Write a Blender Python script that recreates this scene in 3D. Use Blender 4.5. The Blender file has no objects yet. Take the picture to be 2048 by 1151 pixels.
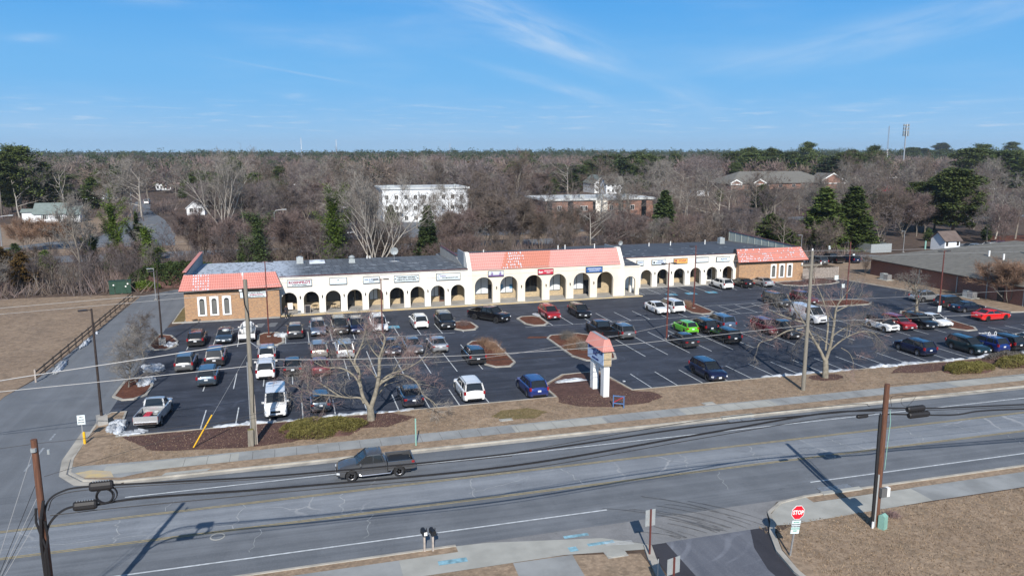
import bpy, bmesh, math, random
import numpy as np
from mathutils import Vector, Matrix
R = math.radians
scene = bpy.context.scene
C = scene.collection

# ---------------- camera ----------------
FPX, CXP, CYP, HOR, VYX, CAMH = 1555.0, 1024.0, 575.5, 302.0, 570.0, 22.0
PITCH = math.atan((CYP-HOR)/FPX)
YAW = math.atan((CXP-VYX)*math.cos(PITCH)/FPX)
cam_d = bpy.data.cameras.new("camera"); cam = bpy.data.objects.new("camera", cam_d); C.objects.link(cam)
cam.location = (0, 0, CAMH); cam.rotation_euler = (math.pi/2-PITCH, 0, -YAW)
cam_d.sensor_width = 36; cam_d.lens = 36*FPX/2048; cam_d.clip_end = 20000; cam_d.clip_start = 0.5
scene.camera = cam
scene.render.resolution_x = 1024; scene.render.resolution_y = 575
scene.view_settings.view_transform = 'Standard'; scene.view_settings.look = 'None'
scene.view_settings.exposure = 0.55; scene.view_settings.gamma = 1

# ---------------- sun ----------------
SUN_EL, SUN_AZ = 33.6, 193.3      # azimuth clockwise from +Y
sd = bpy.data.lights.new("sun", 'SUN'); sd.energy = 3.9; sd.angle = R(0.5); sd.color = (1, .945, .87)
so = bpy.data.objects.new("sun", sd); C.objects.link(so)
v = Vector((math.sin(R(SUN_AZ))*math.cos(R(SUN_EL)), math.cos(R(SUN_AZ))*math.cos(R(SUN_EL)), math.sin(R(SUN_EL))))
so.rotation_euler = v.to_track_quat('Z', 'Y').to_euler(); so.location = v*300

# ---------------- node helpers ----------------
class NT:
    def __init__(s, tree): s.t = tree; s.n = tree.nodes; s.l = tree.links
    def node(s, kind, **kw):
        n = s.n.new(kind)
        for k, val in kw.items(): setattr(n, k, val)
        return n
    def put(s, sock, val):
        if isinstance(val, bpy.types.NodeSocket): s.l.new(val, sock)
        elif val is not None: sock.default_value = val
    def m(s, op, a, b=None, c=None, clamp=False):
        n = s.node('ShaderNodeMath', operation=op, use_clamp=clamp)
        s.put(n.inputs[0], a)
        if b is not None: s.put(n.inputs[1], b)
        if c is not None: s.put(n.inputs[2], c)
        return n.outputs[0]
    def mix(s, f, a, b, mode='MIX'):
        n = s.node('ShaderNodeMix', data_type='RGBA', blend_type=mode)
        s.put(n.inputs[0], f); s.put(n.inputs[6], a if isinstance(a, bpy.types.NodeSocket) else (*a[:3], 1)); s.put(n.inputs[7], b if isinstance(b, bpy.types.NodeSocket) else (*b[:3], 1))
        return n.outputs[2]
    def noise(s, vec, scale, detail=3, rough=.55, dist=0):
        n = s.node('ShaderNodeTexNoise'); s.put(n.inputs['Vector'], vec)
        n.inputs['Scale'].default_value = scale; n.inputs['Detail'].default_value = detail
        n.inputs['Roughness'].default_value = rough; n.inputs['Distortion'].default_value = dist
        return n.outputs['Fac']
    def ramp(s, f, a, b):     # smooth 0..1 between a and b
        n = s.node('ShaderNodeMapRange', interpolation_type='SMOOTHSTEP'); s.put(n.inputs[0], f)
        n.inputs[1].default_value = a; n.inputs[2].default_value = b
        return n.outputs[0]
    def scale(s, vec, sc, rot=(0, 0, 0), loc=(0, 0, 0)):
        n = s.node('ShaderNodeMapping'); s.put(n.inputs[0], vec)
        n.inputs['Scale'].default_value = sc; n.inputs['Rotation'].default_value = rot; n.inputs['Location'].default_value = loc
        return n.outputs[0]
    def sep(s, vec):
        n = s.node('ShaderNodeSeparateXYZ'); s.put(n.inputs[0], vec); return n.outputs

# ---------------- world: sky with thin cirrus ----------------
w = bpy.data.worlds.new("World"); scene.world = w; w.use_nodes = True
t = NT(w.node_tree); t.n.clear()
sky = t.node('ShaderNodeTexSky', sky_type='NISHITA'); sky.sun_disc = False
sky.sun_elevation = R(SUN_EL); sky.sun_rotation = R(SUN_AZ); sky.air_density = 1.0; sky.dust_density = 0.35; sky.ozone_density = 2.5; sky.altitude = 0
tc = t.node('ShaderNodeTexCoord')
x, y, z = t.sep(tc.outputs['Generated'])[:3]
az = t.m('ARCTAN2', x, y); el = t.m('ARCSINE', z)
comb = t.node('ShaderNodeCombineXYZ'); t.put(comb.inputs[0], az); t.put(comb.inputs[1], el)
aev = comb.outputs[0]
def wisp(a0, e0, length, width, ang, strength, ns=6.0):
    # one soft streak of ice cloud centred on a compass bearing and an elevation (degrees)
    dx = t.m('SUBTRACT', az, R(a0)); dy = t.m('SUBTRACT', el, R(e0)); ca, sa = math.cos(R(ang)), math.sin(R(ang))
    u = t.m('ADD', t.m('MULTIPLY', dx, ca), t.m('MULTIPLY', dy, sa)); vv = t.m('SUBTRACT', t.m('MULTIPLY', dy, ca), t.m('MULTIPLY', dx, sa))
    cb = t.node('ShaderNodeCombineXYZ'); t.put(cb.inputs[0], t.m('MULTIPLY', u, ns)); t.put(cb.inputs[1], t.m('MULTIPLY', vv, ns*7))
    nz = t.noise(cb.outputs[0], 1.0, 7, .62, .6)
    bend = t.m('MULTIPLY', t.m('SUBTRACT', nz, .5), R(width)*1.2)
    vv = t.m('ADD', vv, bend)
    g = t.m('ADD', t.m('POWER', t.m('DIVIDE', u, R(length)), 2), t.m('POWER', t.m('DIVIDE', vv, R(width)), 2))
    g = t.m('EXPONENT', t.m('MULTIPLY', g, -1))
    return t.m('MULTIPLY', t.m('MULTIPLY', g, t.ramp(nz, .28, .72)), strength)
ws = [wisp(17.2, 8.6, 6.5, 1.15, -21, .62), wisp(21.5, 6.6, 2.6, .5, -14, .45), wisp(20.3, 4.3, 5.2, .34, -15, .50), wisp(40, 7.2, 11, .95, 9, .30), wisp(47, 9.0, 9, 1.1, 10, .26),
      wisp(28.3, 4.0, 2.8, .7, -22, .30), wisp(-10.5, 10.1, 6, .55, -3, .55), wisp(-14.6, 6.8, 1.2, .22, 4, .55), wisp(3, 7.6, 5, .75, -3, .26), wisp(1.6, 5.2, 4.2, .07, -9, .5), wisp(12, 3.0, 3.4, .07, -4, .5), wisp(.8, 3.75, .7, .16, 0, .55), wisp(39, 2.9, 2.2, .14, 2, .5), wisp(46, 3.0, 2.4, .14, 2, .4), wisp(9, 9.0, 4, .4, 6, .2)]
tot = ws[0]
for k in ws[1:]: tot = t.m('ADD', tot, k)
# low band of small flat clouds near the horizon
nz = t.noise(t.scale(aev, (20, 230, 1)), 1.0, 5, .6); band = t.m('MULTIPLY', t.ramp(el, R(.8), R(1.6)), t.ramp(el, R(4.4), R(2.0)))
low = t.m('MULTIPLY', t.m('MULTIPLY', t.ramp(nz, .50, .74), band), .42)
wide = t.m('MULTIPLY', t.ramp(t.noise(t.scale(aev, (3, 16, 1), loc=(3, 1, 0)), 1.0, 6, .6), .42, .85), .16)
tot = t.m('ADD', t.m('ADD', tot, wide), low, clamp=True)
lowc = t.mix(t.ramp(el, R(-.5), R(5)), (3.6, 6.0, 8.7), (1.9, 5.0, 8.9)); lowc = t.mix(t.ramp(el, R(4), R(12)), lowc, (.9, 3.85, 8.5))
skyc = t.mix(t.ramp(el, R(14), R(38)), lowc, sky.outputs[0])
col = t.mix(tot, skyc, (6.3, 7.6, 9.2))
bg = t.node('ShaderNodeBackground'); bg.inputs[1].default_value = 0.068; t.l.new(col, bg.inputs[0])
out = t.node('ShaderNodeOutputWorld'); t.l.new(bg.outputs[0], out.inputs[0])

# ---------------- materials ----------------
def new_mat(name):
    m = bpy.data.materials.new(name); m.use_nodes = True
    k = NT(m.node_tree); b = m.node_tree.nodes['Principled BSDF']
    return m, k, b
def mat(name, col, rough=.8, var=.0, scale=3.0, metal=0, spec=.5, coat=0, col2=None, detail=4, stretch=None, bump=0, bscale=None, coords='Object'):
    m, k, b = new_mat(name)
    b.inputs['Roughness'].default_value = rough; b.inputs['Metallic'].default_value = metal
    b.inputs['Specular IOR Level'].default_value = spec; b.inputs['Coat Weight'].default_value = coat; b.inputs['Coat Roughness'].default_value = .04
    tcn = k.node('ShaderNodeTexCoord'); vec = tcn.outputs[coords]
    if stretch: vec = k.scale(vec, stretch)
    c2 = col2 if col2 else tuple(min(1, c*(1+var)) for c in col); c1 = col if col2 else tuple(c*(1-var) for c in col)
    if var or col2:
        nzz = k.noise(vec, scale, detail)
        k.put(b.inputs['Base Color'], k.mix(k.ramp(nzz, .3, .7), c1, c2))
    else: b.inputs['Base Color'].default_value = (*col, 1)
    if bump:
        bp = k.node('ShaderNodeBump'); bp.inputs['Strength'].default_value = bump; bp.inputs['Distance'].default_value = .05
        k.put(bp.inputs['Height'], k.noise(vec, bscale or scale*3, 3)); k.put(b.inputs['Normal'], bp.outputs[0])
    return m

# ---------------- geometry helpers ----------------
def G(px, py, z=0.0):
    """where the sight line through a photo pixel meets the level z"""
    u = (px-CXP)/FPX; v = (CYP-py)/FPX
    fy = math.cos(PITCH)+v*math.sin(PITCH); fz = -math.sin(PITCH)+v*math.cos(PITCH)
    x = u*math.cos(YAW)+fy*math.sin(YAW); y = -u*math.sin(YAW)+fy*math.cos(YAW)
    s = (z-CAMH)/fz
    return Vector((x*s, y*s, z))
def RY(px, py, Y):
    u = (px-CXP)/FPX; v = (CYP-py)/FPX
    fy = math.cos(PITCH)+v*math.sin(PITCH); fz = -math.sin(PITCH)+v*math.cos(PITCH)
    x = u*math.cos(YAW)+fy*math.sin(YAW); y = -u*math.sin(YAW)+fy*math.cos(YAW)
    s = Y/y
    return Vector((x*s, Y, CAMH+fz*s))

class MB:
    """collects shapes and links them as ONE mesh object"""
    def __init__(s): s.v = []; s.f = []; s.mi = []; s.M = None; s.cur = 0
    def add(s, vs, fs):
        o = len(s.v)
        if s.M is not None: vs = [tuple(s.M @ Vector(p)) for p in vs]
        s.v.extend(vs); s.f.extend([tuple(i+o for i in f) for f in fs]); s.mi.extend([s.cur]*len(fs)); return s
    def box(s, c, d, rz=0):
        x, y, z = c; a, b, h = d[0]/2, d[1]/2, d[2]/2
        ca, sa = math.cos(rz), math.sin(rz)
        P = [(-a,-b,-h),(a,-b,-h),(a,b,-h),(-a,b,-h),(-a,-b,h),(a,-b,h),(a,b,h),(-a,b,h)]
        P = [(x+p[0]*ca-p[1]*sa, y+p[0]*sa+p[1]*ca, z+p[2]) for p in P]
        return s.add(P, [(3,2,1,0),(4,5,6,7),(0,1,5,4),(1,2,6,5),(2,3,7,6),(3,0,4,7)])
    def bb(s, x0, x1, y0, y1, z0, z1): return s.box(((x0+x1)/2, (y0+y1)/2, (z0+z1)/2), (x1-x0, y1-y0, z1-z0))
    def prism(s, poly, z0, z1, top=True, bot=False):
        n = len(poly)
        A = sum(poly[i][0]*poly[(i+1)%n][1]-poly[(i+1)%n][0]*poly[i][1] for i in range(n))
        if A < 0: poly = poly[::-1]
        P = [(p[0], p[1], z0) for p in poly]+[(p[0], p[1], z1) for p in poly]
        F = [(i, (i+1)%n, n+(i+1)%n, n+i) for i in range(n)]
        if top: F.append(tuple(range(n, 2*n)))
        if bot: F.append(tuple(range(n-1, -1, -1)))
        return s.add(P, F)
    def sheet(s, poly, z):
        n = len(poly); A = sum(poly[i][0]*poly[(i+1)%n][1]-poly[(i+1)%n][0]*poly[i][1] for i in range(n))
        if A < 0: poly = poly[::-1]
        return s.add([(p[0], p[1], z) for p in poly], [tuple(range(n))])
    def tube(s, pts, rad, n=6, cap=True):
        pts = [Vector(p) for p in pts]; rad = rad if hasattr(rad, '__len__') else [rad]*len(pts)
        P = []; F = []; u0 = None
        for i, p in enumerate(pts):
            d = (pts[min(i+1, len(pts)-1)]-pts[max(i-1, 0)])
            d = d.normalized() if d.length > 1e-9 else Vector((0, 0, 1))
            if u0 is None:
                u0 = d.cross(Vector((0, 0, 1)) if abs(d.z) < .9 else Vector((1, 0, 0))).normalized()
            else:
                u0 = (u0-d*u0.dot(d)); u0 = u0.normalized() if u0.length > 1e-6 else d.orthogonal().normalized()
            w_ = d.cross(u0)
            for k in range(n):
                a = 2*math.pi*k/n; q = p+(u0*math.cos(a)+w_*math.sin(a))*rad[i]; P.append(tuple(q))
        for i in range(len(pts)-1):
            for k in range(n):
                k2 = (k+1) % n; F.append((i*n+k, i*n+k2, (i+1)*n+k2, (i+1)*n+k))
        if cap and n > 2: F.append(tuple(range(n-1, -1, -1))); F.append(tuple((len(pts)-1)*n+k for k in range(n)))
        return s.add(P, F)
    def cyl(s, c, r, h, n=12, axis='z', r2=None):
        x, y, z = c; r2 = r if r2 is None else r2
        a = {'z': (0,0,h), 'x': (h,0,0), 'y': (0,h,0)}[axis]
        return s.tube([(x, y, z), (x+a[0], y+a[1], z+a[2])], [r, r2], n)
    def blob(s, c, r, rng, sub=2, rough=.25, flat=1.0):
        import mathutils
        bm = bmesh.new(); bmesh.ops.create_icosphere(bm, subdivisions=sub, radius=1)
        off = Vector((rng.uniform(-50, 50),)*3)
        vs = [];
        for vv in bm.verts:
            k = 1+rough*(mathutils.noise.noise(vv.co*1.7+off)+.5*mathutils.noise.noise(vv.co*4+off))
            vs.append((c[0]+vv.co.x*r[0]*k, c[1]+vv.co.y*r[1]*k, c[2]+vv.co.z*r[2]*k))
        fs = [tuple(q.index for q in f.verts) for f in bm.faces]; bm.free()
        return s.add(vs, fs)
    def mesh(s, name, mats, smooth=False):
        me = bpy.data.meshes.new(name); me.from_pydata(s.v, [], s.f)
        mats = mats if isinstance(mats, (list, tuple)) else [mats]
        for m in mats: me.materials.append(m)
        if len(mats) > 1: me.polygons.foreach_set('material_index', s.mi)
        if smooth is not False:
            me.shade_smooth()
            if smooth is not True: me.set_sharp_from_angle(angle=R(smooth))
        me.update(); return me
    def build(s, name, mats, parent=None, smooth=False, loc=None, rz=0):
        o = bpy.data.objects.new(name, s.mesh(name, mats, smooth)); C.objects.link(o)
        if parent is not None: o.parent = parent
        if loc is not None: o.location = loc
        if rz: o.rotation_euler = (0, 0, rz)
        return o
def tag(o, label=None, cat=None, group=None, kind=None):
    if label: o['label'] = label
    if cat: o['category'] = cat
    if group: o['group'] = group
    if kind: o['kind'] = kind
    return o
def thing(name, label, cat, loc=(0, 0, 0), rz=0, group=None):
    o = bpy.data.objects.new(name, None); C.objects.link(o); o.location = loc; o.rotation_euler = (0, 0, rz); o.empty_display_size = .3
    return tag(o, label, cat, group)
def inst(name, me, parent, loc=(0, 0, 0), rot=(0, 0, 0), sc=None):
    o = bpy.data.objects.new(name, me); C.objects.link(o); o.parent = parent; o.location = loc; o.rotation_euler = rot
    if sc: o.scale = sc
    return o
_tc = {}
def text_mesh(txt, size, m, bold=0, align='CENTER', wide=1.0, ext=.008):
    key = (txt, size, m.name, bold, align, wide)
    if key in _tc: return _tc[key]
    cu = bpy.data.curves.new("lettering", 'FONT'); cu.body = txt; cu.size = size; cu.align_x = align; cu.align_y = 'CENTER'; cu.extrude = ext; cu.offset = bold; cu.resolution_u = 2
    o = bpy.data.objects.new("lettering", cu); C.objects.link(o); o.scale = (wide, 1, 1)
    dg = bpy.context.evaluated_depsgraph_get(); me = bpy.data.meshes.new_from_object(o.evaluated_get(dg))
    if wide != 1: me.transform(Matrix.Diagonal((wide, 1, 1, 1)))
    me.materials.clear(); me.materials.append(m); bpy.data.objects.remove(o); bpy.data.curves.remove(cu)
    _tc[key] = me; return me
M = {}
M['stucco'] = mat('cream_stucco', (.80, .755, .67), .9, .09, .8, stretch=(1.6, 1.6, .25), bump=.15, bscale=6)
M['stucco_c'] = mat('warm_cream_stucco', (.77, .69, .56), .9, .05, .8, bump=.15, bscale=6)
M['white'] = mat('white_paint', (.78, .78, .76), .5, .05, 2)
M['concrete'] = mat('concrete', (.33, .32, .30), .9, .16, .7, detail=6)
M['walk'] = mat('pavement_concrete', (.27, .28, .28), .9, .18, .5, detail=7)
M['walk_light'] = mat('light_concrete', (.36, .36, .33), .9, .12, .6, detail=6)
M['kerb'] = mat('kerb_concrete', (.36, .34, .30), .9, .2, .8, detail=6)
M['yellow_kerb'] = mat('worn_yellow_paint', (.55, .42, .20), .8, col2=(.42, .36, .27), scale=1.3)
M['lot_patch'] = mat('asphalt_patch', (.022, .025, .032), .85, .2, 2)
M['line'] = mat('white_marking', (.52, .55, .57), .7, .2, 3, detail=6)
M['line_worn'] = mat('worn_white_marking', (.30, .33, .36), .8, .35, 3, detail=6)
M['yline'] = mat('yellow_marking', (.36, .29, .14), .8, .2, 3)
M['blue'] = mat('blue_marking', (.10, .32, .46), .8, .2, 3)
M['cyan_spray'] = mat('blue_spray_paint', (.20, .37, .45), .9, .35, 3)
M['black'] = mat('black_plastic', (.012, .012, .014), .5)
M['rubber'] = mat('tyre_rubber', (.016, .016, .017), .85)
M['darksteel'] = mat('dark_bronze_metal', (.035, .024, .020), .5, .15, 4)
M['redsteel'] = mat('red_brown_metal', (.12, .035, .028), .5, .15, 4)
M['steel'] = mat('galvanised_steel', (.42, .43, .44), .4, .1, 4, metal=.6)
M['alum'] = mat('dull_aluminium', (.45, .48, .48), .45, .08, 4, metal=.4)
M['wood_grey'] = mat('weathered_pole_wood', (.21, .19, .155), .9, .2, 3, stretch=(6, 6, .5), bump=.3, bscale=8)
M['wood_brown'] = mat('brown_pole_wood', (.125, .055, .032), .85, .3, 3, stretch=(6, 6, .4), bump=.3, bscale=8)
M['wood_fence'] = mat('weathered_fence_wood', (.075, .058, .046), .9, .25, 3, stretch=(2, 2, 2))
M['picket'] = mat('pale_picket_wood', (.40, .35, .31), .9, .2, 3)
M['yellow'] = mat('yellow_plastic', (.72, .42, .02), .5, .06, 3)
M['green_box'] = mat('dark_green_paint', (.018, .055, .035), .5, .15, 2)
M['sage'] = mat('sage_green_plastic', (.22, .40, .34), .5, .06, 3)
M['blue_sign'] = mat('blue_painted_wood', (.07, .15, .32), .6, .1, 3)
M['cable'] = mat('black_cable', (.014, .013, .014), .6)
M['wire'] = mat('aluminium_wire', (.36, .36, .36), .45, metal=.3)
M['snow'] = mat('old_snow', (.40, .43, .47), .65, .38, 1.1, detail=7, bump=.5, bscale=5)
M['red'] = mat('sign_red', (.62, .012, .03), .4)
M['crimson'] = mat('crimson_sign', (.55, .03, .06), .5)
M['navy'] = mat('navy_sign', (.03, .12, .36), .5)
M['orange'] = mat('orange_sign', (.78, .42, .12), .5, .1, 1)
M['maroon_text'] = mat('maroon_lettering', (.30, .02, .06), .6)
M['purple_text'] = mat('purple_lettering', (.16, .08, .26), .6)
M['navy_text'] = mat('navy_lettering', (.03, .05, .20), .6)
M['dark_text'] = mat('black_lettering', (.02, .02, .025), .6)
M['green_text'] = mat('green_lettering', (.05, .30, .20), .6)
M['sign_face'] = mat('pale_sign_face', (.66, .74, .76), .5, .04, 1)
M['sign_blue'] = mat('pale_blue_sign_face', (.50, .64, .84), .5, .06, 1)
M['glass'] = mat('dark_glass', (.018, .022, .026), .06, spec=.6)
M['blind'] = mat('window_blinds', (.62, .66, .68), .6, .05, 8, stretch=(8, 1, .1), spec=.5)
M['blind_grey'] = mat('grey_window_screen', (.13, .13, .12), .5, .1, 2)
M['poster_blue'] = mat('blue_window_poster', (.10, .30, .48), .6, .3, 4)
M['tan_brick'] = None
M['snow_line'] = mat('frosted_seam', (.55, .6, .66), .7)
M['trunk_grey'] = mat('grey_bark', (.20, .175, .145), .95, .25, 5, stretch=(3, 3, .6))
M['trunk_olive'] = mat('olive_grey_bark', (.23, .205, .16), .95, .3, 3, bump=.4, bscale=10)
M['trunk_dark'] = mat('dark_bark', (.085, .068, .055), .95, .25, 5)
M['trunk_pale'] = mat('pale_bark', (.36, .33, .29), .95, .2, 4)
def leafmat(name, c1, c2, scale=.9, rough=.7, big=.12):
    m, k, b = new_mat(name); g = k.node('ShaderNodeNewGeometry'); tcn = k.node('ShaderNodeTexCoord'); oi = k.node('ShaderNodeObjectInfo')
    n1 = k.noise(tcn.outputs['Object'], scale, 4); n2 = g.outputs['Random Per Island']
    f = k.m('ADD', k.m('MULTIPLY', k.ramp(n1, .3, .7), .55), k.m('MULTIPLY', n2, .45))
    c = k.mix(f, c1, c2)
    h = k.node('ShaderNodeHueSaturation'); k.put(h.inputs['Color'], c)
    k.put(h.inputs['Value'], k.m('ADD', k.m('MULTIPLY', oi.outputs['Random'], .5), .75))
    k.put(b.inputs['Base Color'], h.outputs[0]); b.inputs['Roughness'].default_value = rough; b.inputs['Specular IOR Level'].default_value = .25
    return m
M['pine'] = leafmat('pine_needles', (.036, .058, .018), (.150, .185, .055))
M['pine_far'] = leafmat('far_pine_foliage', (.018, .030, .014), (.052, .070, .030))
M['spruce'] = leafmat('spruce_needles', (.026, .046, .018), (.098, .135, .042))
M['leyland'] = leafmat('cypress_foliage', (.034, .058, .014), (.130, .175, .042))
M['ivy'] = leafmat('ivy_leaves', (.040, .075, .010), (.15, .21, .035), 1.5)
M['juniper'] = leafmat('juniper_foliage', (.085, .080, .020), (.255, .225, .070), 2.5)
M['cedar_brown'] = leafmat('bronze_cedar_foliage', (.05, .032, .010), (.14, .085, .025))
M['twig_purple'] = leafmat('purple_grey_twigs', (.070, .057, .056), (.195, .165, .160), .25)
M['twig_brown'] = leafmat('brown_twigs', (.075, .058, .048), (.20, .160, .132), .25)
M['twig_red'] = leafmat('reddish_twigs', (.14, .092, .088), (.26, .185, .172), .5)
M['twig_grey'] = leafmat('grey_twigs', (.10, .090, .080), (.29, .265, .235), .25)
M['twig_tan'] = leafmat('tan_twigs', (.17, .11, .075), (.30, .19, .13), .4)
M['twig_maroon'] = leafmat('maroon_brush', (.085, .062, .056), (.205, .150, .136), .3)

def ground_mat(name, cols, scales, fine=40, bump=.4, rough=.95):
    m, k, b = new_mat(name); tcn = k.node('ShaderNodeTexCoord'); v = tcn.outputs['Object']
    c = k.mix(k.ramp(k.noise(v, scales[0], 6, .6, .3), .36, .64), cols[0], cols[1])
    c = k.mix(k.m('MULTIPLY', k.ramp(k.noise(v, scales[1], 6, .65, .5), .45, .7), .8), c, cols[2])
    f = k.noise(v, fine, 2, .7); c = k.mix(k.m('MULTIPLY', k.ramp(f, .42, .75), .30), c, tuple(min(1, q*1.9) for q in cols[1]))
    c = k.mix(k.m('MULTIPLY', k.ramp(k.noise(v, fine*.37, 2, .7), .60, .32), .45), c, tuple(q*.5 for q in cols[0]))
    k.put(b.inputs['Base Color'], c); b.inputs['Roughness'].default_value = rough; b.inputs['Specular IOR Level'].default_value = .15
    bp = k.node('ShaderNodeBump'); bp.inputs['Strength'].default_value = bump; bp.inputs['Distance'].default_value = .06; k.put(bp.inputs['Height'], f); k.put(b.inputs['Normal'], bp.outputs[0])
    return m
M['grass'] = ground_mat('dormant_grass', [(.260, .192, .136), (.325, .245, .175), (.215, .168, .120)], [.22, .6], 5)
M['field'] = ground_mat('dormant_field', [(.245, .182, .132), (.295, .222, .160), (.195, .150, .114)], [.09, .25], 3)
M['mulch'] = ground_mat('bark_mulch', [(.095, .055, .048), (.125, .072, .060), (.070, .042, .038)], [.7, 2], 9)
M['mulch_red'] = ground_mat('red_bark_mulch', [(.115, .048, .032), (.15, .065, .042), (.08, .035, .026)], [.7, 2], 9)
M['litter'] = ground_mat('leaf_litter', [(.085, .062, .050), (.125, .092, .074), (.065, .052, .044)], [.06, .25], 2)  # litter tones darkened, shade among the trees is put into the colour
M['green_grass'] = ground_mat('greenish_grass', [(.17, .135, .06), (.20, .15, .075), (.12, .105, .05)], [.5, 1.4], 6)

def asphalt(name, base, light, streak=(0.02, 1.6), amt=.5, crack=False, rough=.85, arcs=False):
    m, k, b = new_mat(name); tcn = k.node('ShaderNodeTexCoord'); v = tcn.outputs['Object']
    n1 = k.noise(k.scale(v, (streak[0], streak[1], 1)), 1.0, 7, .62, .4)
    n2 = k.noise(v, .35, 6, .6)
    n3 = k.noise(v, 14, 2, .7)
    f = k.m('ADD', k.m('MULTIPLY', k.ramp(n1, .36, .68), amt), k.m('MULTIPLY', k.ramp(n2, .35, .7), 1-amt))
    c = k.mix(f, base, light)
    c = k.mix(k.m('MULTIPLY', k.ramp(k.noise(v, .8, 5, .7), .60, .74), .45), c, tuple(q*.55 for q in base))
    if arcs:
        vo = k.node('ShaderNodeTexNoise'); k.put(vo.inputs['Vector'], k.scale(v, (.05, .11, 1), rot=(0, 0, .5))); vo.inputs['Scale'].default_value = 1; vo.inputs['Detail'].default_value = 2; vo.inputs['Distortion'].default_value = 1.4
        s1 = k.m('SINE', k.m('MULTIPLY', vo.outputs['Fac'], 130))
        c = k.mix(k.m('MULTIPLY', k.m('MULTIPLY', k.ramp(s1, .55, 1), k.ramp(n2, .42, .62)), .28), c, tuple(q*1.9 for q in light))
    c = k.mix(k.m('MULTIPLY', k.ramp(n3, .45, .8), .3), c, tuple(q*1.6 for q in light))
    if crack:
        vz = k.node('ShaderNodeTexVoronoi', feature='DISTANCE_TO_EDGE'); 
        dn = k.node('ShaderNodeTexNoise'); k.put(dn.inputs['Vector'], v); dn.inputs['Scale'].default_value = .9; dn.inputs['Detail'].default_value = 4
        ad = k.node('ShaderNodeVectorMath', operation='MULTIPLY_ADD'); k.put(ad.inputs[0], dn.outputs['Color']); ad.inputs[1].default_value = (1.1, 1.1, 0); k.put(ad.inputs[2], v)
        k.put(vz.inputs['Vector'], k.scale(ad.outputs[0], (.17, .26, 1))); vz.inputs['Scale'].default_value = 1
        c = k.mix(k.m('MULTIPLY', k.m('MULTIPLY', k.ramp(vz.outputs['Distance'], .016, .004), k.ramp(k.noise(v, .13, 3), .46, .60)), .75), c, (.36, .37, .38))
    k.put(b.inputs['Base Color'], c); b.inputs['Roughness'].default_value = rough; b.inputs['Specular IOR Level'].default_value = .3
    bp = k.node('ShaderNodeBump'); bp.inputs['Strength'].default_value = .25; bp.inputs['Distance'].default_value = .02; k.put(bp.inputs['Height'], n3); k.put(b.inputs['Normal'], bp.outputs[0])
    return m
M['road'] = asphalt('worn_asphalt', (.112, .123, .138), (.185, .200, .220), crack=False)
M['road_turn'] = asphalt('pale_worn_asphalt', (.165, .182, .205), (.270, .292, .320), (.03, 1.1), .6, crack=True)
M['road_side'] = asphalt('side_street_asphalt', (.126, .137, .152), (.180, .195, .215), (1.0, .04), .5)
M['road_apron'] = asphalt('driveway_apron_asphalt', (.17, .172, .176), (.25, .252, .256), (.6, .6), .5)
M['lot'] = asphalt('sealed_asphalt', (.026, .031, .044), (.056, .065, .088), (.05, .9), .55, arcs=True)
M['drive_dark'] = asphalt('driveway_asphalt', (.028, .028, .036), (.05, .05, .06), (.5, .05), .5)
M['drive'] = asphalt('driveway_centre_asphalt', (.10, .108, .132), (.16, .17, .195), (.9, .08), .6, arcs=True)

def brick(name, c1, c2, mortar, bw=.21, bh=.075, ms=.012):
    m, k, b = new_mat(name); tcn = k.node('ShaderNodeTexCoord'); x, y, z = k.sep(tcn.outputs['Object'])[:3]
    cb = k.node('ShaderNodeCombineXYZ'); k.put(cb.inputs[0], k.m('ADD', x, y)); k.put(cb.inputs[1], z)
    t_ = k.node('ShaderNodeTexBrick'); k.put(t_.inputs['Vector'], cb.outputs[0])
    for nm, val in (('Scale', 1), ('Brick Width', bw), ('Row Height', bh), ('Mortar Size', ms), ('Bias', 0)): t_.inputs[nm].default_value = val
    t_.inputs['Color1'].default_value = (*c1, 1); t_.inputs['Color2'].default_value = (*c2, 1); t_.inputs['Mortar'].default_value = (*mortar, 1)
    nz = k.noise(k.scale(tcn.outputs['Object'], (1, 1, 2.2)), 3.2, 5, .7)
    c = k.mix(k.m('MULTIPLY', k.ramp(nz, .38, .66), .55), t_.outputs['Color'], tuple(q*1.5 for q in c2))
    k.put(b.inputs['Base Color'], c); b.inputs['Roughness'].default_value = .9
    return m
M['brick'] = brick('brown_brick', (.24, .115, .055), (.38, .215, .105), (.32, .26, .20))
M['tan_brick'] = brick('tan_brick', (.33, .245, .14), (.41, .315, .19), (.38, .33, .25))
M['red_brick'] = brick('red_brick', (.22, .085, .052), (.29, .12, .078), (.24, .15, .12))
M['orange_brick'] = brick('orange_brick', (.185, .088, .062), (.245, .125, .09), (.22, .16, .13))

def tile_mat(name, a, bcol, patches=()):
    m, k, b = new_mat(name); tcn = k.node('ShaderNodeTexCoord'); v = tcn.outputs['Object']
    x, y, z = k.sep(v)[:3]
    c = k.mix(k.ramp(k.noise(v, .35, 3), .4, .6), a, tuple(q*1.07 for q in a))
    for (x0, x1) in patches:
        # replaced tiles: a darker batch with a stepped outline
        zz = k.m('MULTIPLY', k.m('FLOOR', k.m('MULTIPLY', z, 2.4)), .42)
        f = k.m('MULTIPLY', k.m('GREATER_THAN', x, k.m('SUBTRACT', k.m('MULTIPLY', zz, .5), -x0+2.6)), k.m('LESS_THAN', x, k.m('ADD', k.m('MULTIPLY', zz, .35), x1-1.9)))
        c = k.mix(f, c, bcol)
    c = k.mix(k.m('MULTIPLY', k.noise(v, 5, 3), .35), c, tuple(q*.72 for q in a))
    k.put(b.inputs['Base Color'], c); b.inputs['Roughness'].default_value = .65
    return m
M['tile_l'] = tile_mat('terracotta_tiles', (.60, .25, .21), (.5, .15, .1))
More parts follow.
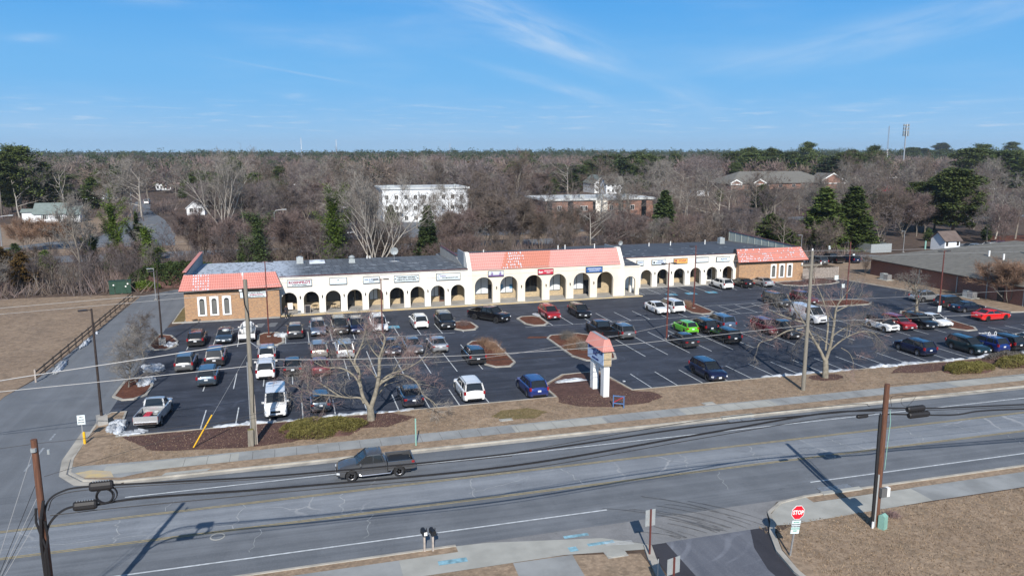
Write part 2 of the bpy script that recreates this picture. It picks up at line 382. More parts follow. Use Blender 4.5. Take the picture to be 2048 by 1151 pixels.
M['tile_c'] = tile_mat('faded_pink_tiles', (.63, .31, .275), (.54, .205, .14), ((29.6, 37.0),))
M['tile_r'] = tile_mat('terracotta_tiles_right', (.55, .22, .175), (.5, .15, .1))

def roofing(name, base, light, bw=.9, bh=5.5, frost=None):
    m, k, b = new_mat(name); tcn = k.node('ShaderNodeTexCoord'); v = tcn.outputs['Object']
    t_ = k.node('ShaderNodeTexBrick'); k.put(t_.inputs['Vector'], v)
    k_ = t_.inputs; k_['Scale'].default_value = 1; k_['Brick Width'].default_value = bw; k_['Row Height'].default_value = bh; k_['Mortar Size'].default_value = .05; k_['Bias'].default_value = 0
    k_['Color1'].default_value = (*base, 1); k_['Color2'].default_value = (*light, 1); k_['Mortar'].default_value = (*[q*.55 for q in base], 1)
    t_.offset = .37
    c = t_.outputs['Color']
    nz = k.noise(k.scale(v, (1.2, .25, 1)), 1.0, 6, .65)
    c = k.mix(k.m('MULTIPLY', k.ramp(nz, .4, .7), .35), c, light)
    if frost:
        x = k.sep(v)[0]
        fr = k.m('MULTIPLY', k.ramp(x, frost[1], frost[0]), k.ramp(k.noise(k.scale(v, (1.6, .5, 1)), 1.3, 6, .7), .34, .52))
        c = k.mix(fr, c, (.46, .52, .60))
    k.put(b.inputs['Base Color'], c); b.inputs['Roughness'].default_value = .75
    return m
M['roof_l'] = roofing('grey_membrane_roof', (.075, .085, .10), (.125, .14, .16), .9, 4.6, frost=(-1.8, 2.5))
M['roof_r'] = roofing('dark_membrane_roof', (.052, .060, .075), (.085, .095, .115), .9, 6)
M['shingle'] = mat('grey_shingles', (.150, .145, .130), .9, .14, 1.2, detail=8)
M['shingle_green'] = mat('grey_green_shingles', (.17, .21, .20), .9, .12, 1.0, detail=8)
M['shingle_dark'] = mat('dark_shingles', (.07, .072, .078), .9, .15, 1.0, detail=8)
M['shingle_brown'] = mat('brown_shingles', (.13, .10, .088), .9, .15, 1.0, detail=8)
M['siding'] = mat('white_siding', (.72, .75, .78), .7, .05, 4, stretch=(.2, .2, 6))
M['metalwall'] = mat('pale_green_metal_siding', (.40, .43, .38), .6, .12, 1.2, stretch=(1, 1, .3))
M['greywall'] = mat('grey_metal_siding', (.24, .27, .30), .6, .1, 2)
M['rooftop'] = mat('pale_flat_roof', (.50, .52, .52), .8, .15, .6)
rng = random.Random(7)
def structure(name, mb, m, smooth=False):
    o = mb.build(name, m, smooth=smooth); o['kind'] = 'structure'; return o
def sheet(name, poly, z, m): return structure(name, MB().sheet(poly, z), m)
def rect(x0, x1, y0, y1): return [(x0, y0), (x1, y0), (x1, y1), (x0, y1)]
# ---- base ground: one sheet to the horizon
sheet('ground', rect(-9000, 9000, -60, 14000), 0.0, M['litter'])
sheet('field', [(-140, 60), (-25.6, 60), (-25.6, 78), (-24.6, 84), (-22.4, 128), (-24, 131), (-140, 137)], .03, M['field'])
# ---- main road
sheet('main_road', rect(-160, 320, 39.95, 54.25), .012, M['road'])
sheet('turn_lane', rect(-160, 320, 45.75, 48.85), .018, M['road_turn'])
def hline(name, x0, x1, y, wd, m, z=.024): sheet(name, rect(x0, x1, y-wd/2, y+wd/2), z, m)
hline('edge_line', -11, 320, 52.15, .13, M['line']); 
sheet('edge_line', rect(-160, 18.2, 41.85, 41.98), .024, M['line']); sheet('edge_line', rect(33, 320, 41.85, 41.98), .024, M['line'])
for yy in (48.98, 49.15, 45.50, 45.67): hline('centre_line', -160, 320, yy, .075, M['yline'])
ck = MB(); r_ = random.Random(31)
def crack(p, q, n, amp, wd):
    P = [Vector(p).lerp(Vector(q), i/n)+Vector((r_.uniform(-amp, amp), r_.uniform(-amp, amp)*.5)) for i in range(n+1)]
    for a, b in zip(P, P[1:]):
        d = (b-a).normalized(); nn = Vector((-d.y, d.x))*wd/2; ck.add([(a.x-nn.x, a.y-nn.y, .027), (b.x-nn.x, b.y-nn.y, .027), (b.x+nn.x, b.y+nn.y, .027), (a.x+nn.x, a.y+nn.y, .027)], [(0, 1, 2, 3)])
x = -18
while x < 130:
    crack((x, 45.8), (x+r_.uniform(-1.2, 1.2), 48.8), 9, .22, .05)
    if r_.random() < .45: crack((x, r_.uniform(46.2, 47.6)), (x+r_.uniform(3, 7), r_.uniform(46, 48)), 12, .2, .035)
    if r_.random() < .3: crack((x+2, 49.4), (x+2.5, r_.uniform(50.5, 51.8)), 6, .18, .03)
    if r_.random() < .35: crack((x+1, 42.5), (x+1.6, 45.2), 8, .2, .03)
    x += r_.uniform(4.5, 8.5)
structure('road_cracks', ck, mat('pale_crack_filler', (.34, .36, .37), .9, .25, 3))
# ---- side street with flare at the junction
side = [(-26.5, 54), (-11.6, 54), (-11.8, 56), (-13.5, 57), (-15, 58.5), (-15.2, 60), (-15.2, 70), (-15.4, 75), (-15.4, 106), (-14.6, 127), (-22.4, 129), (-24.4, 84), (-25.6, 78), (-31, 74), (-60, 66), (-120, 60), (-120, 54)]
sheet('side_street', side, .010, M['road_side'])
for k in range(3): sheet('stop_line_dash', rect(-18.6, -18.45, 58.6+k*3.1, 60.0+k*3.1), .022, M['line_worn'])
# ---- car park
lot = [(-13.45, 64.0), (150, 64.0), (150, 80), (95.5, 82), (95, 97), (93.4, 104), (92.2, 110), (89.5, 118), (84.6, 119), (84.6, 113.5), (71, 113.4), (52, 114.4), (48.8, 107.3), (-13.5, 106.5), (-15.5, 104), (-15.5, 70.2)]
sheet('car_park', lot, .020, M['lot'])
# ---- stall markings
def stall_lines():
    mb = MB(); wd = .095
    def ln(x, y0, y1): mb.sheet(rect(x-wd/2, x+wd/2, y0, y1), .030)
    for k in range(10): ln(-7.6+2.66*k, 64.2, 69.0)
    for k in range(28): ln(32.2+2.7*k, 64.2, 69.1)
    for k in range(11): ln(-8.4+2.68*k, 74.8, 80.2)
    for k in (4, 5, 6, 7, 8, 9, 10): ln(-8.4+2.68*k, 80.2, 85.5)
    for k in range(16): ln(36.6+2.7*k, 74.8, 85.4)
    for k in range(6): ln(84.8+2.7*k, 71.5, 76.0)
    for k in list(range(0, 9)): ln(-1.0+2.64*k, 91.6, 97.2)
    for k in (-3, -2, -1): ln(-2.4+2.7*k-1.2, 91.6, 97)
    for k in range(14): ln(31.9+2.72*k, 92.0, 97.6)
    mb.sheet(rect(-1.5, 19, 91.5, 91.6), .030); mb.sheet(rect(28.2, 68, 91.9, 92.0), .030); mb.sheet(rect(57, 72, 97.9, 98.0), .030)
    for k in range(13): ln(52.6+2.7*k, 108.4, 113.2)
    for k in range(5):  mb.sheet([(52.0, 108.9+k), (57.5, 108.6+k), (57.5, 108.72+k), (52.0, 109.02+k)], .034)
    for k in range(5): mb.sheet(rect(87.0, 92.0, 79.4+2.9*k, 79.5+2.9*k), .030)
    for k in range(4): ln(118+2.7*k, 64.2, 69)
    for k in range(4): ln(100+2.7*k, 128, 133)
    return mb
structure('parking_stall_lines', stall_lines(), M['line'])
def hc(x, y):
    mb = MB(); mb.sheet(rect(x-.8, x+.8, y-.75, y+.75), .036); structure('accessible_bay_marking', mb, M['blue'])
    k = MB(); k.sheet([(x+.32*math.cos(a)-.05, y+.32*math.sin(a)-.15) for a in [i*math.pi/6 for i in range(12)]], .040)
    k.sheet(rect(x-.1, x+.1, y+.1, y+.55), .041); structure('accessible_bay_symbol', k, M['line_worn'])
for p in ((786, 654), (1343, 589), (1382, 587), (1423, 584.5)):
    q = G(*p); hc(q.x, q.y)
cw = MB()
for k in range(3):
    q = G(490+k*26, 652.5-k*1.5); cw.sheet([(q.x-.5, q.y-1.2), (q.x+.5, q.y-1.2), (q.x+.9, q.y+1.2), (q.x-.1, q.y+1.2)], .026)
structure('faded_crossing_bars', cw, M['road'])

# ---- raised verge between road and car park
verge = [(-11.8, 54.9), (-14.1, 55.75), (-15.3, 57.3), (-15.75, 60), (-15.75, 68.6), (-15.2, 70.2), (-14.2, 70.2), (-13.75, 63.85), (22.6, 63.85), (22.6, 67.5), (25.5, 70.4), (29.4, 70.6), (30.0, 63.85), (320, 63.85), (320, 54.9)]
def offset_poly(poly, d):
    n = len(poly); A = sum(poly[i][0]*poly[(i+1)%n][1]-poly[(i+1)%n][0]*poly[i][1] for i in range(n)); s = 1 if A > 0 else -1
    o = []
    for i in range(n):
        a, b, c = Vector(poly[i-1]), Vector(poly[i]), Vector(poly[(i+1)%n]); d1 = (b-a).normalized(); d2 = (c-b).normalized()
        nn = (Vector((d1.y, -d1.x))+Vector((d2.y, -d2.x)))*s; nn = nn.normalized() if nn.length > 1e-6 else Vector((0, 0))
        cosv = max(.5, nn.dot(Vector((d1.y, -d1.x))*s)); o.append(tuple(b+nn*d/cosv))
    return o
def kerbed(name, poly, fill, h=.13, wd=.16, km='kerb', gutter=0):
    """a raised bed: a kerb ring with a separate fill that lies 10 mm lower inside it"""
    mb = MB(); inner = poly; outer = offset_poly(poly, wd); n = len(poly)
    for i in range(n):
        j = (i+1) % n
        a, b, c, d = inner[i], inner[j], outer[j], outer[i]
        mb.add([(a[0], a[1], h), (b[0], b[1], h), (c[0], c[1], h), (d[0], d[1], h), (c[0], c[1], 0), (d[0], d[1], 0), (a[0], a[1], h-.05), (b[0], b[1], h-.05)],
               [(0, 1, 2, 3), (3, 2, 4, 5), (1, 0, 6, 7)])
    if gutter:
        o2 = offset_poly(poly, wd+gutter)
        for i in range(n):
            j = (i+1) % n; a, b, c, d = outer[i], outer[j], o2[j], o2[i]
            mb.add([(p[0], p[1], .032) for p in (a, b, c, d)], [(0, 1, 2, 3)])
    structure('kerb', mb, M[km]); return structure(name, MB().sheet(poly, h-.02), fill)
kerbed('verge', verge, M['grass'], wd=.17)
ZV = .115
gm = MB(); gm.sheet([(-11.5, 54.24), (-11.5, 54.74), (320, 54.74), (320, 54.24)], .026); gm.sheet([(-12, 54.24), (-11.5, 54.74), (-12, 54.75), (-14.3, 55.55), (-15.6, 57.2), (-16.0, 60), (-16.0, 66), (-16.6, 66), (-16.55, 60), (-16.0, 57), (-14.6, 55.0)], .028)
structure('gutter', gm, M['kerb'])
# pavement with joints, slabs of slightly different age
wk = MB(); wk.sheet([(-15.25, 57.2), (-14.2, 56.0), (-11.8, 55.4), (-9.5, 56.2), (320, 56.15), (320, 57.75), (-9, 58.0), (-15.6, 58.3)], ZV+.006); structure('pavement', wk, M['walk'])
for (a, b) in ((-13.2, -4.3), (16.5, 24.3), (31.5, 40.5), (60, 72)): sheet('pavement_slabs', rect(a, b, 56.17, 57.73), ZV+.011, M['walk_light'])
jn = MB()
for k in range(120): jn.sheet(rect(-8+k*1.55, -8+k*1.55+.025, 56.18, 57.72), ZV+.015)
structure('pavement_joints', jn, mat('dark_joint', (.10, .10, .10), .9))  # joints drawn as flat dark grey lines across the slabs
q = G(185, 955); sheet('tactile_paving', [(-15.0, 57.0), (-14.1, 55.95), (-12.3, 55.6), (-12.7, 56.7), (-14.0, 57.3)], ZV+.014, M['yellow_kerb'])
sheet('pavement_ramp', [(-9.2, 54.95), (-6.3, 54.95), (-6.0, 55.35), (-9.0, 55.4)], ZV+.008, M['walk_light'])
# beds of bark
def bed(pts, m, z=None, n=60, name='bark_bed', seed=1):
    r_ = random.Random(seed); P = []
    for i in range(len(pts)):
        a = Vector(pts[i]); b = Vector(pts[(i+1) % len(pts)]); k = max(2, int((b-a).length/.6))
        for s in range(k): 
            p = a.lerp(b, s/k); P.append((p.x+r_.uniform(-.09, .09), p.y+r_.uniform(-.09, .09)))
    return sheet(name, P, (z if z else ZV+.008), m)
bed([(-10.5, 59.9), (-13.3, 63.7), (7.5, 63.7), (9.5, 62.0), (7, 60.3), (5.0, 60.5), (2.5, 61), (-.5, 58.9), (-4, 58.8)], M['mulch'], seed=2)
bed([(22.7, 63.6), (22.7, 67.3), (25.6, 70.2), (29.2, 70.4), (29.8, 63.7), (31.6, 62.8), (31.9, 61.2), (29.8, 60.1), (26.6, 59.8), (23.6, 60.7), (22.2, 62.3)], M['mulch'], z=ZV+.010, seed=3)
bed([(57.2, 61.8), (60, 63.7), (95, 63.7), (95, 61.2), (74, 60.9), (66, 61.4), (60.5, 61.0)], M['mulch'], seed=4)
bed([(50.1+1.9*math.cos(a), 62.4+1.1*math.sin(a)) for a in [i*.7 for i in range(9)]], M['mulch'], seed=5)
bed([(16.6, 59.2), (15.6, 60.3), (16.8, 61.6), (19.2, 61.6), (20.4, 60.2), (19, 59)], M['green_grass'], seed=6)
# raised islands in the car park
islands = {
 'a': ([(-15.9, 75.2), (-15.0, 74.0), (-14.2, 74.0), (-13.4, 75.0), (-13.3, 77.6), (-14.0, 80.4), (-15.1, 81.0), (-15.8, 80)], 'mulch_red'),
 'b': ([(-15.9, 94.6), (-15.1, 92.6), (-14.0, 92.4), (-13.2, 93.6), (-13.3, 96), (-14.4, 99.2), (-15.6, 100)], 'mulch_red'),
 'c': ([(-3.9, 92.1), (-3.2, 91.2), (-2.0, 91.2), (-1.4, 92.1), (-1.5, 96.4), (-2.2, 97.3), (-3.4, 97.3), (-4.0, 96.4)], 'mulch_red'),
 'd': ([(19.6, 93.3), (20.3, 92.4), (21.6, 92.5), (22.2, 93.6), (22.0, 96.2), (21.2, 97.1), (20, 97.0), (19.5, 96.2)], 'mulch_red'),
 'e': ([(28.9, 93.8), (29.6, 92.6), (30.8, 92.5), (31.5, 93.4), (31.6, 96.9), (30.9, 97.8), (29.6, 97.8), (28.8, 96.9)], 'mulch_red'),
 'f': ([(19.2, 76.4), (19.9, 75.2), (21.3, 75.1), (22.1, 76.3), (22.3, 84.9), (21.6, 86.2), (20.1, 86.3), (19.3, 85.1)], 'mulch_red'),
 'g': ([(29.1, 77.0), (29.9, 75.0), (31.4, 74.3), (33.0, 74.9), (33.6, 76.6), (34.3, 85.4), (33.2, 86.6), (29.9, 86.6), (29.1, 85.4)], 'mulch_red'),
 'h': ([(53.0, 94.2), (53.8, 93.0), (55.0, 93.0), (55.9, 94.0), (56.2, 99.2), (55.6, 100.2), (54.0, 100.2), (53.2, 99.2)], 'mulch_red'),
 'i': ([(78.8, 110.2), (81, 108.7), (87, 109.0), (89.3, 110.0), (90.2, 112.0), (88.9, 114.6), (85, 115.2), (79.2, 114.6)], 'mulch'),
 'j': ([(73.4, 93.6), (75, 92.4), (80.6, 92.5), (81.9, 93.6), (81.6, 95.4), (80, 96.0), (74.5, 96.2), (73.3, 95.2)], 'mulch_red'),
 'k': ([(79.6, 76.4), (80.4, 75.0), (81.7, 75.0), (82.6, 76.2), (83.5, 85.1), (82.9, 86.4), (81.4, 86.8), (80.2, 85.6)], 'mulch_red'),
 'l': ([(95.2, 76.5), (96.2, 75.4), (110, 75.4), (110, 78.4), (96.5, 78.6), (95.3, 77.8)], 'mulch'),
}
for k, (pl, mm) in islands.items(): kerbed('bark_island', pl, M[mm], wd=.24 if k not in 'cde' else .3, h=.14)
sheet('worn_patch', [(26.6, 86.3), (29.3, 85.7), (29.4, 86.5), (27.2, 87.1)], .026, M['mulch_red'])
# lawn and kerb on the west side and round the brick building
kerbed('lawn', [(-15.0, 106.9), (-13.7, 106.9), (-13.7, 128), (-14.0, 128), (-14.9, 116)], M['green_grass'], wd=.15)
kerbed('lawn', [(95.7, 82.4), (99.5, 81.6), (160, 80.6), (160, 129), (97, 129), (90.2, 126), (89.6, 119), (92.2, 112), (93.8, 105), (95.3, 97)], M['field'], wd=.15)
sheet('rear_lane', [(84.6, 113.5), (92.3, 108), (90, 118), (90.2, 126.5), (97, 129.6), (121, 129.6), (121, 138), (92, 150), (84.6, 136)], .016, M['road'])
sheet('service_lane', [(-22.4, 128.9), (-14.6, 126.9), (84.6, 137.2), (84.6, 140.5), (-18, 133.6)], .014, M['road_side'])
# ---- near side of the road
sheet('near_lawn', [(-160, 20), (16.9, 20), (17.9, 36.4), (13.8, 37.35), (13.0, 37.4), (6.3, 37.4), (-20, 37.4), (-160, 37.4)], .05, M['grass'])
sheet('near_lawn', [(25.5, 20), (25.2, 32.3), (25.7, 34.6), (26.5, 36.3), (28.2, 37.0), (33.5, 37.2), (320, 37.2), (320, 20)], .05, M['grass'])
sheet('near_strip', rect(-160, 8.2, 39.35, 40.0), .045, M['grass']); sheet('near_strip', rect(31.2, 320, 39.25, 40.0), .045, M['grass'])
sheet('near_pavement', [(-160, 37.4), (4.9, 37.4), (4.9, 39.35), (-160, 39.35)], .055, M['walk'])
sheet('near_pavement', [(4.9, 37.4), (13.8, 37.4), (18.5, 36.7), (18.9, 37.1), (16.5, 38.6), (10, 39.9), (8.2, 40.0), (8.2, 39.35), (4.9, 39.35)], .058, M['walk_light'])
sheet('near_pavement', [(26.9, 37.2), (27.5, 38.4), (29.0, 39.6), (31.2, 39.95), (31.2, 39.2), (38.7, 39.2), (38.7, 37.3), (28.0, 37.0)], .058, M['walk_light'])
sheet('near_pavement', rect(38.7, 320, 37.3, 39.25), .055, M['walk'])
sheet('driveway_apron', [(8.5, 40.0), (16.5, 38.6), (19.0, 37.1), (26.6, 37.15), (27.4, 38.6), (29.0, 39.9), (30, 40.1)], .048, M['road_apron'])
sheet('driveway_edge', [(18.6, 37.15), (17.0, 20), (25.2, 20), (24.9, 32.4), (25.4, 34.8), (26.6, 37.15)], .044, M['drive_dark'])
sheet('driveway', [(19.8, 37.14), (19.2, 20), (23.6, 20), (23.7, 33), (24.3, 35.2), (25.3, 37.14)], .049, M['drive'])
sheet('near_concrete_drive', [(10.8, 37.35), (14.2, 37.3), (14.0, 34), (10.6, 34)], .056, M['walk'])
kb = MB()
def strip(pts, wd, z0, z1, mb):
    L = [Vector(p) for p in pts]; A = []; B = []
    for i, p in enumerate(L):
        d = (L[min(i+1, len(L)-1)]-L[max(i-1, 0)]).normalized(); nn = Vector((-d.y, d.x))*wd/2; A.append(p+nn); B.append(p-nn)
    for i in range(len(L)-1):
        mb.prism([tuple(A[i]), tuple(A[i+1]), tuple(B[i+1]), tuple(B[i])], z0, z1)
strip([(25.0, 28), (24.95, 32.3), (25.35, 34.4), (26.2, 36.3), (27.0, 37.4)], .32, 0, .16, kb)
strip([(27.0, 37.4), (27.6, 38.7), (29.1, 39.7), (31.2, 40.05), (60, 40.05), (320, 40.05)], .18, 0, .12, kb)
strip([(16.7, 24), (17.4, 31.5), (18.2, 35.6), (18.6, 37.0)], .45, 0, .15, kb); strip([(-160, 40.0), (8.2, 40.05)], .16, 0, .10, kb)
structure('kerb', kb, M['kerb'])
sp = MB()
for (a, b, c, d) in ((6.9, 38.2, 1.6, .45), (15.4, 37.9, 1.6, .3), (14.4, 39.1, 1.5, .3), (14.2, 37.6, .5, .5)): sp.sheet(rect(a, a+c, b, b+d), .066)
structure('utility_paint_marks', sp, M['cyan_spray'])
wm = MB()
for k in range(4): wm.sheet([(16.4, 37.75+k*.12), (18.0, 37.45+k*.12), (18.0, 37.49+k*.12), (16.4, 37.79+k*.12)], .067)
structure('white_paint_marks', wm, M['line'])
# cracks between lanes are in the surface; sealed seams and tyre arcs at the drive mouth
ar = MB(); rr = random.Random(5)
for k in range(34):
    r0 = rr.uniform(6, 13); cx_, cy_ = 12.5+rr.uniform(-.5, 3), 33+rr.uniform(-2, 1); a0 = rr.uniform(.05, .5); a1 = a0+rr.uniform(.3, .7); pts = [(cx_+r0*math.cos(a0+(a1-a0)*i/8), cy_+r0*.9*math.sin(a0+(a1-a0)*i/8)) for i in range(9)]
    if min(p[1] for p in pts) < 37.2: pts = [p for p in pts if p[1] > 37.25]
    if len(pts) > 2:
        A = []
        for i in range(len(pts)-1):
            p, q = Vector(pts[i]), Vector(pts[i+1]); d = (q-p).normalized(); nn = Vector((-d.y, d.x))*rr.uniform(.02, .05)
            ar.add([(p.x+nn.x, p.y+nn.y, .062+k*.0004), (q.x+nn.x, q.y+nn.y, .062+k*.0004), (q.x-nn.x, q.y-nn.y, .062+k*.0004), (p.x-nn.x, p.y-nn.y, .062+k*.0004)], [(0, 3, 2, 1)])
structure('tyre_marks', ar, mat('tyre_mark_rubber', (.125, .128, .135), .9, .3, 3))
# ---- highway behind, median, side roads and clearings
sheet('highway', [(-300, 160), (-55, 172.6), (-20, 174.6), (60, 176), (140, 190), (420, 236), (420, 248), (140, 200), (60, 187), (-20, 186), (-55, 184), (-300, 172)], .03, M['road'])
sheet('highway', [(-300, 186), (-55, 198), (0, 199), (60, 199), (140, 212), (420, 262), (420, 275), (140, 223), (60, 210), (0, 210), (-55, 214), (-300, 200)], .03, M['road'])
sheet('highway_median', [(-300, 173), (-55, 185), (60, 188), (140, 201), (420, 250), (420, 261), (140, 211), (60, 198), (-55, 197), (-300, 185)], .04, M['field'])
hw = MB()
for (p, q) in (((-300, 166), (-20, 180.2)), ((-20, 180.2), (60, 181.5)), ((-55, 206), (60, 204.5)), ((60, 181.5), (140, 195))):
    p, q = Vector(p), Vector(q); n = int((q-p).length/9); d = (q-p).normalized(); nn = Vector((-d.y, d.x))*.09
    for i in range(n):
        a = p+d*i*9; b = a+d*3; hw.add([(a.x-nn.x, a.y-nn.y, .05), (b.x-nn.x, b.y-nn.y, .05), (b.x+nn.x, b.y+nn.y, .05), (a.x+nn.x, a.y+nn.y, .05)], [(0, 1, 2, 3)])
structure('lane_dashes', hw, M['line'])
def pxpoly(l): return [(G(*p).x, G(*p).y) for p in l]
sheet('side_road', pxpoly([(165, 488), (205, 470), (250, 446), (262, 424), (300, 420), (330, 440), (352, 470), (340, 488)]), .045, M['road'])
sheet('side_road', pxpoly([(262, 425), (270, 405), (290, 396), (302, 400), (300, 421)]), .046, M['road'])
sheet('house_lawn', pxpoly([(0, 497), (0, 452), (60, 440), (165, 440), (250, 425), (230, 450), (178, 474)]), .035, M['field'])
sheet('office_car_park', pxpoly([(560, 470), (640, 446), (1000, 440), (1010, 462), (760, 474)]), .04, M['road'])
sheet('clearing', pxpoly([(350, 490), (350, 470), (520, 470), (560, 487)]), .035, M['field'])
sheet('rear_car_park', pxpoly([(1880, 505), (1880, 488), (2080, 484), (2080, 500)]), .04, M['road'])
sheet('bare_bank', pxpoly([(1975, 488), (1975, 472), (2080, 470), (2080, 485)]), .05, M['mulch_red'])
sheet('rear_road', pxpoly([(1690, 455), (1740, 450), (1735, 432), (1715, 432)]), .05, M['road'])
# =============== shopping centre ===============
ctr = thing('shopping_centre', 'long single-storey arcaded shopping centre with cream arches, brick end blocks and orange tile mansards', 'building')
def arcade(x0, x1, y, z0, z1, centres, w, ztop, th=.55, mb=None):
    """wall from x0 to x1 at depth y..y+th with round-headed openings"""
    mb = mb or MB(); r = w/2; zs = ztop-r; N = 14; xs = x0
    for c in centres:
        a, b = c-r, c+r
        mb.bb(xs, a, y, y+th, z0, z1)
        arc = [(c-r*math.cos(math.pi*i/N), zs+r*math.sin(math.pi*i/N)) for i in range(N+1)]
        for i in range(N):
            (xa, za), (xb, zb) = arc[i], arc[i+1]
            mb.add([(xa, y, za), (xb, y, zb), (xb, y, z1), (xa, y, z1)], [(0, 1, 2, 3)])
            mb.add([(xa, y+th, za), (xb, y+th, zb), (xb, y+th, z1), (xa, y+th, z1)], [(3, 2, 1, 0)])
            mb.add([(xa, y, za), (xb, y, zb), (xb, y+th, zb), (xa, y+th, za)], [(3, 2, 1, 0)])
            mb.add([(xa, y, z1), (xb, y, z1), (xb, y+th, z1), (xa, y+th, z1)], [(0, 1, 2, 3)])
        xs = b
    mb.bb(xs, x1, y, y+th, z0, z1)
    return mb
YF = 108.3
LC = [-.42+2.93*i for i in range(9)]; CC = [26.85+3.81*i for i in range(6)]
arcade(-1.65, 24.5, YF, .14, 5.22, LC, 2.06, 3.08).build('arcade_wall', M['stucco'], ctr)
arcade(25.05, 48.35, YF-.05, .14, 5.0, CC, 2.66, 3.98).build('arcade_wall', M['stucco_c'], ctr)
# end piers of the middle block with their splayed tops
for (a, b, yb) in ((24.5, 25.05, 110.6), (48.35, 48.95, 110.6)):
    mb = MB(); P = [(YF-.16, 0), (YF-.16, 5.0), (109.9, 7.42), (yb+.3, 7.42), (yb+.3, 0)]
    mb.add([(a, p[0], p[1]) for p in P]+[(b, p[0], p[1]) for p in P], [(4, 3, 2, 1, 0), (5, 6, 7, 8, 9)]+[(i, (i+1) % 5, 5+(i+1) % 5, 5+i)[::-1] for i in range(5)])
    mb.build('end_pier', M['stucco'], ctr)
for (a, b) in ((24.55, 24.75), (48.65, 48.85)):
    MB().bb(a, b, 110.9, 115.4, 4.6, 7.3).build('parapet', M['greywall'], ctr)
# mansards: real pantile corrugation, courses stepped
def mansard(x0, x1, yb, zb, yt, zt, m, left_in=0, right_in=0, pitch=.30, courses=6):
    mb = MB(); n = int(round((x1-x0)/pitch)); sub = 4; prof = [0, .055, .075, .055]
    for c in range(courses):
        f0, f1 = c/courses, (c+1)/courses
        rows = []
        for (f, lift) in ((f0, .05), (f1, .0)):
            row = []
            xa = x0+left_in*f; xb = x1-right_in*f
            for i in range(n*sub+1):
                u = i/(n*sub); xx = xa+(xb-xa)*u; h = prof[i % sub]+lift
                row.append((xx, yb+(yt-yb)*f-h*.85, zb+(zt-zb)*f+h*.5))
            rows.append(row)
        k = len(rows[0]); mb.add(rows[0]+rows[1], [(i, i+1, k+i+1, k+i) for i in range(k-1)])
        low = [(p[0], p[1]+.09, p[2]-.03) for p in rows[0]]; mb.add(rows[0]+low, [(i+1, i, k+i, k+i+1) for i in range(k-1)])
    return mb
def snow_on(x0, x1, yb, zb, yt, zt, cells, seed, courses=6, pitch=.30, name='snow_patch'):
    r_ = random.Random(seed); mb = MB()
    for (u0, u1, v0, v1, pr) in cells:
        n0, n1 = int((u0-x0)/pitch), int((u1-x0)/pitch)
        for i in range(n0, n1):
            for c in range(courses):
                f = (c+.5)/courses
                if v0 <= f <= v1 and r_.random() < pr:
                    xx = x0+(i)*pitch; fa = (c+r_.uniform(.08, .4))/courses; fb = (c+r_.uniform(.6, .97))/courses; wv = r_.uniform(.05, .09)
                    A = [(xx-wv, yb+(yt-yb)*fa-.09, zb+(zt-zb)*fa+.05), (xx+wv, yb+(yt-yb)*fa-.09, zb+(zt-zb)*fa+.05), (xx+wv*.7, yb+(yt-yb)*fb-.09, zb+(zt-zb)*fb+.05), (xx-wv*.7, yb+(yt-yb)*fb-.09, zb+(zt-zb)*fb+.05)]
                    mb.add(A+[(p[0], p[1]+.08, p[2]-.05) for p in A], [(0, 1, 2, 3), (0, 4, 5, 1), (1, 5, 6, 2), (2, 6, 7, 3), (3, 7, 4, 0)])
    return mb
mansard(-14.05, -1.25, 106.25, 4.22, 108.05, 6.05, M['tile_l'], .55, .75).build('mansard_roof', M['tile_l'], ctr)
snow_on(-14.05, -1.25, 106.25, 4.22, 108.05, 6.05, [(-12.0, -10.0, 0, 1, .8), (-12.2, -10.2, 0, .2, .9)], 2).build('snow_patch', M['snow_line'], ctr)['kind'] = 'stuff'
mansard(25.05, 48.35, 108.2, 5.0, 110.0, 7.3, M['tile_c']).build('mansard_roof', M['tile_c'], ctr)
snow_on(25.05, 48.35, 108.2, 5.0, 110.0, 7.3, [(30.1, 33.0, 0, .18, .8), (30.2, 33, .18, .35, .85), (30.5, 33.4, .35, .52, .85), (30.8, 33.5, .52, .68, .85), (31.1, 33.6, .68, .85, .85), (31.2, 33.2, .85, 1, .7)], 3).build('snow_patch', M['snow_line'], ctr)['kind'] = 'stuff'
mb = MB()                                              # closing faces of the left mansard and its side run to the back
mb.add([(-14.05, 106.2, 4.2), (-13.5, 108.05, 6.08), (-13.5, 129.3, 6.35), (-14.05, 129.3, 4.3)], [(0, 3, 2, 1)])
mb.build('side_mansard', M['tile_l'], ctr)
mb = MB(); mb.bb(-13.5, -13.2, 108.1, 129.3, 4.4, 6.10); mb.add([(-13.5, 108.1, 6.10), (-13.2, 108.1, 6.10), (-13.2, 129.3, 6.10), (-13.5, 129.3, 6.10), (-13.5, 129.3, 6.45), (-13.2, 129.3, 6.45)], [(0, 1, 5, 4), (1, 2, 5), (0, 4, 3), (3, 4, 5, 2)])
mb.build('parapet', M['greywall'], ctr)
MB().bb(-13.62, -13.12, 108.05, 129.4, 6.44, 6.50).build('coping', M['tile_l'], ctr)
mb = MB(); mb.bb(-13.95, -1.35, 106.3, 108.4, 4.12, 4.2); mb.bb(-13.4, -2.0, 107.95, 108.15, 5.2, 6.0); mb.add([(-1.25, 106.2, 4.2), (-2.0, 108.05, 6.1), (-2.0, 108.4, 6.1), (-1.25, 108.4, 4.2)], [(0, 3, 2, 1)]); mb.build('soffit', M['darksteel'], ctr)
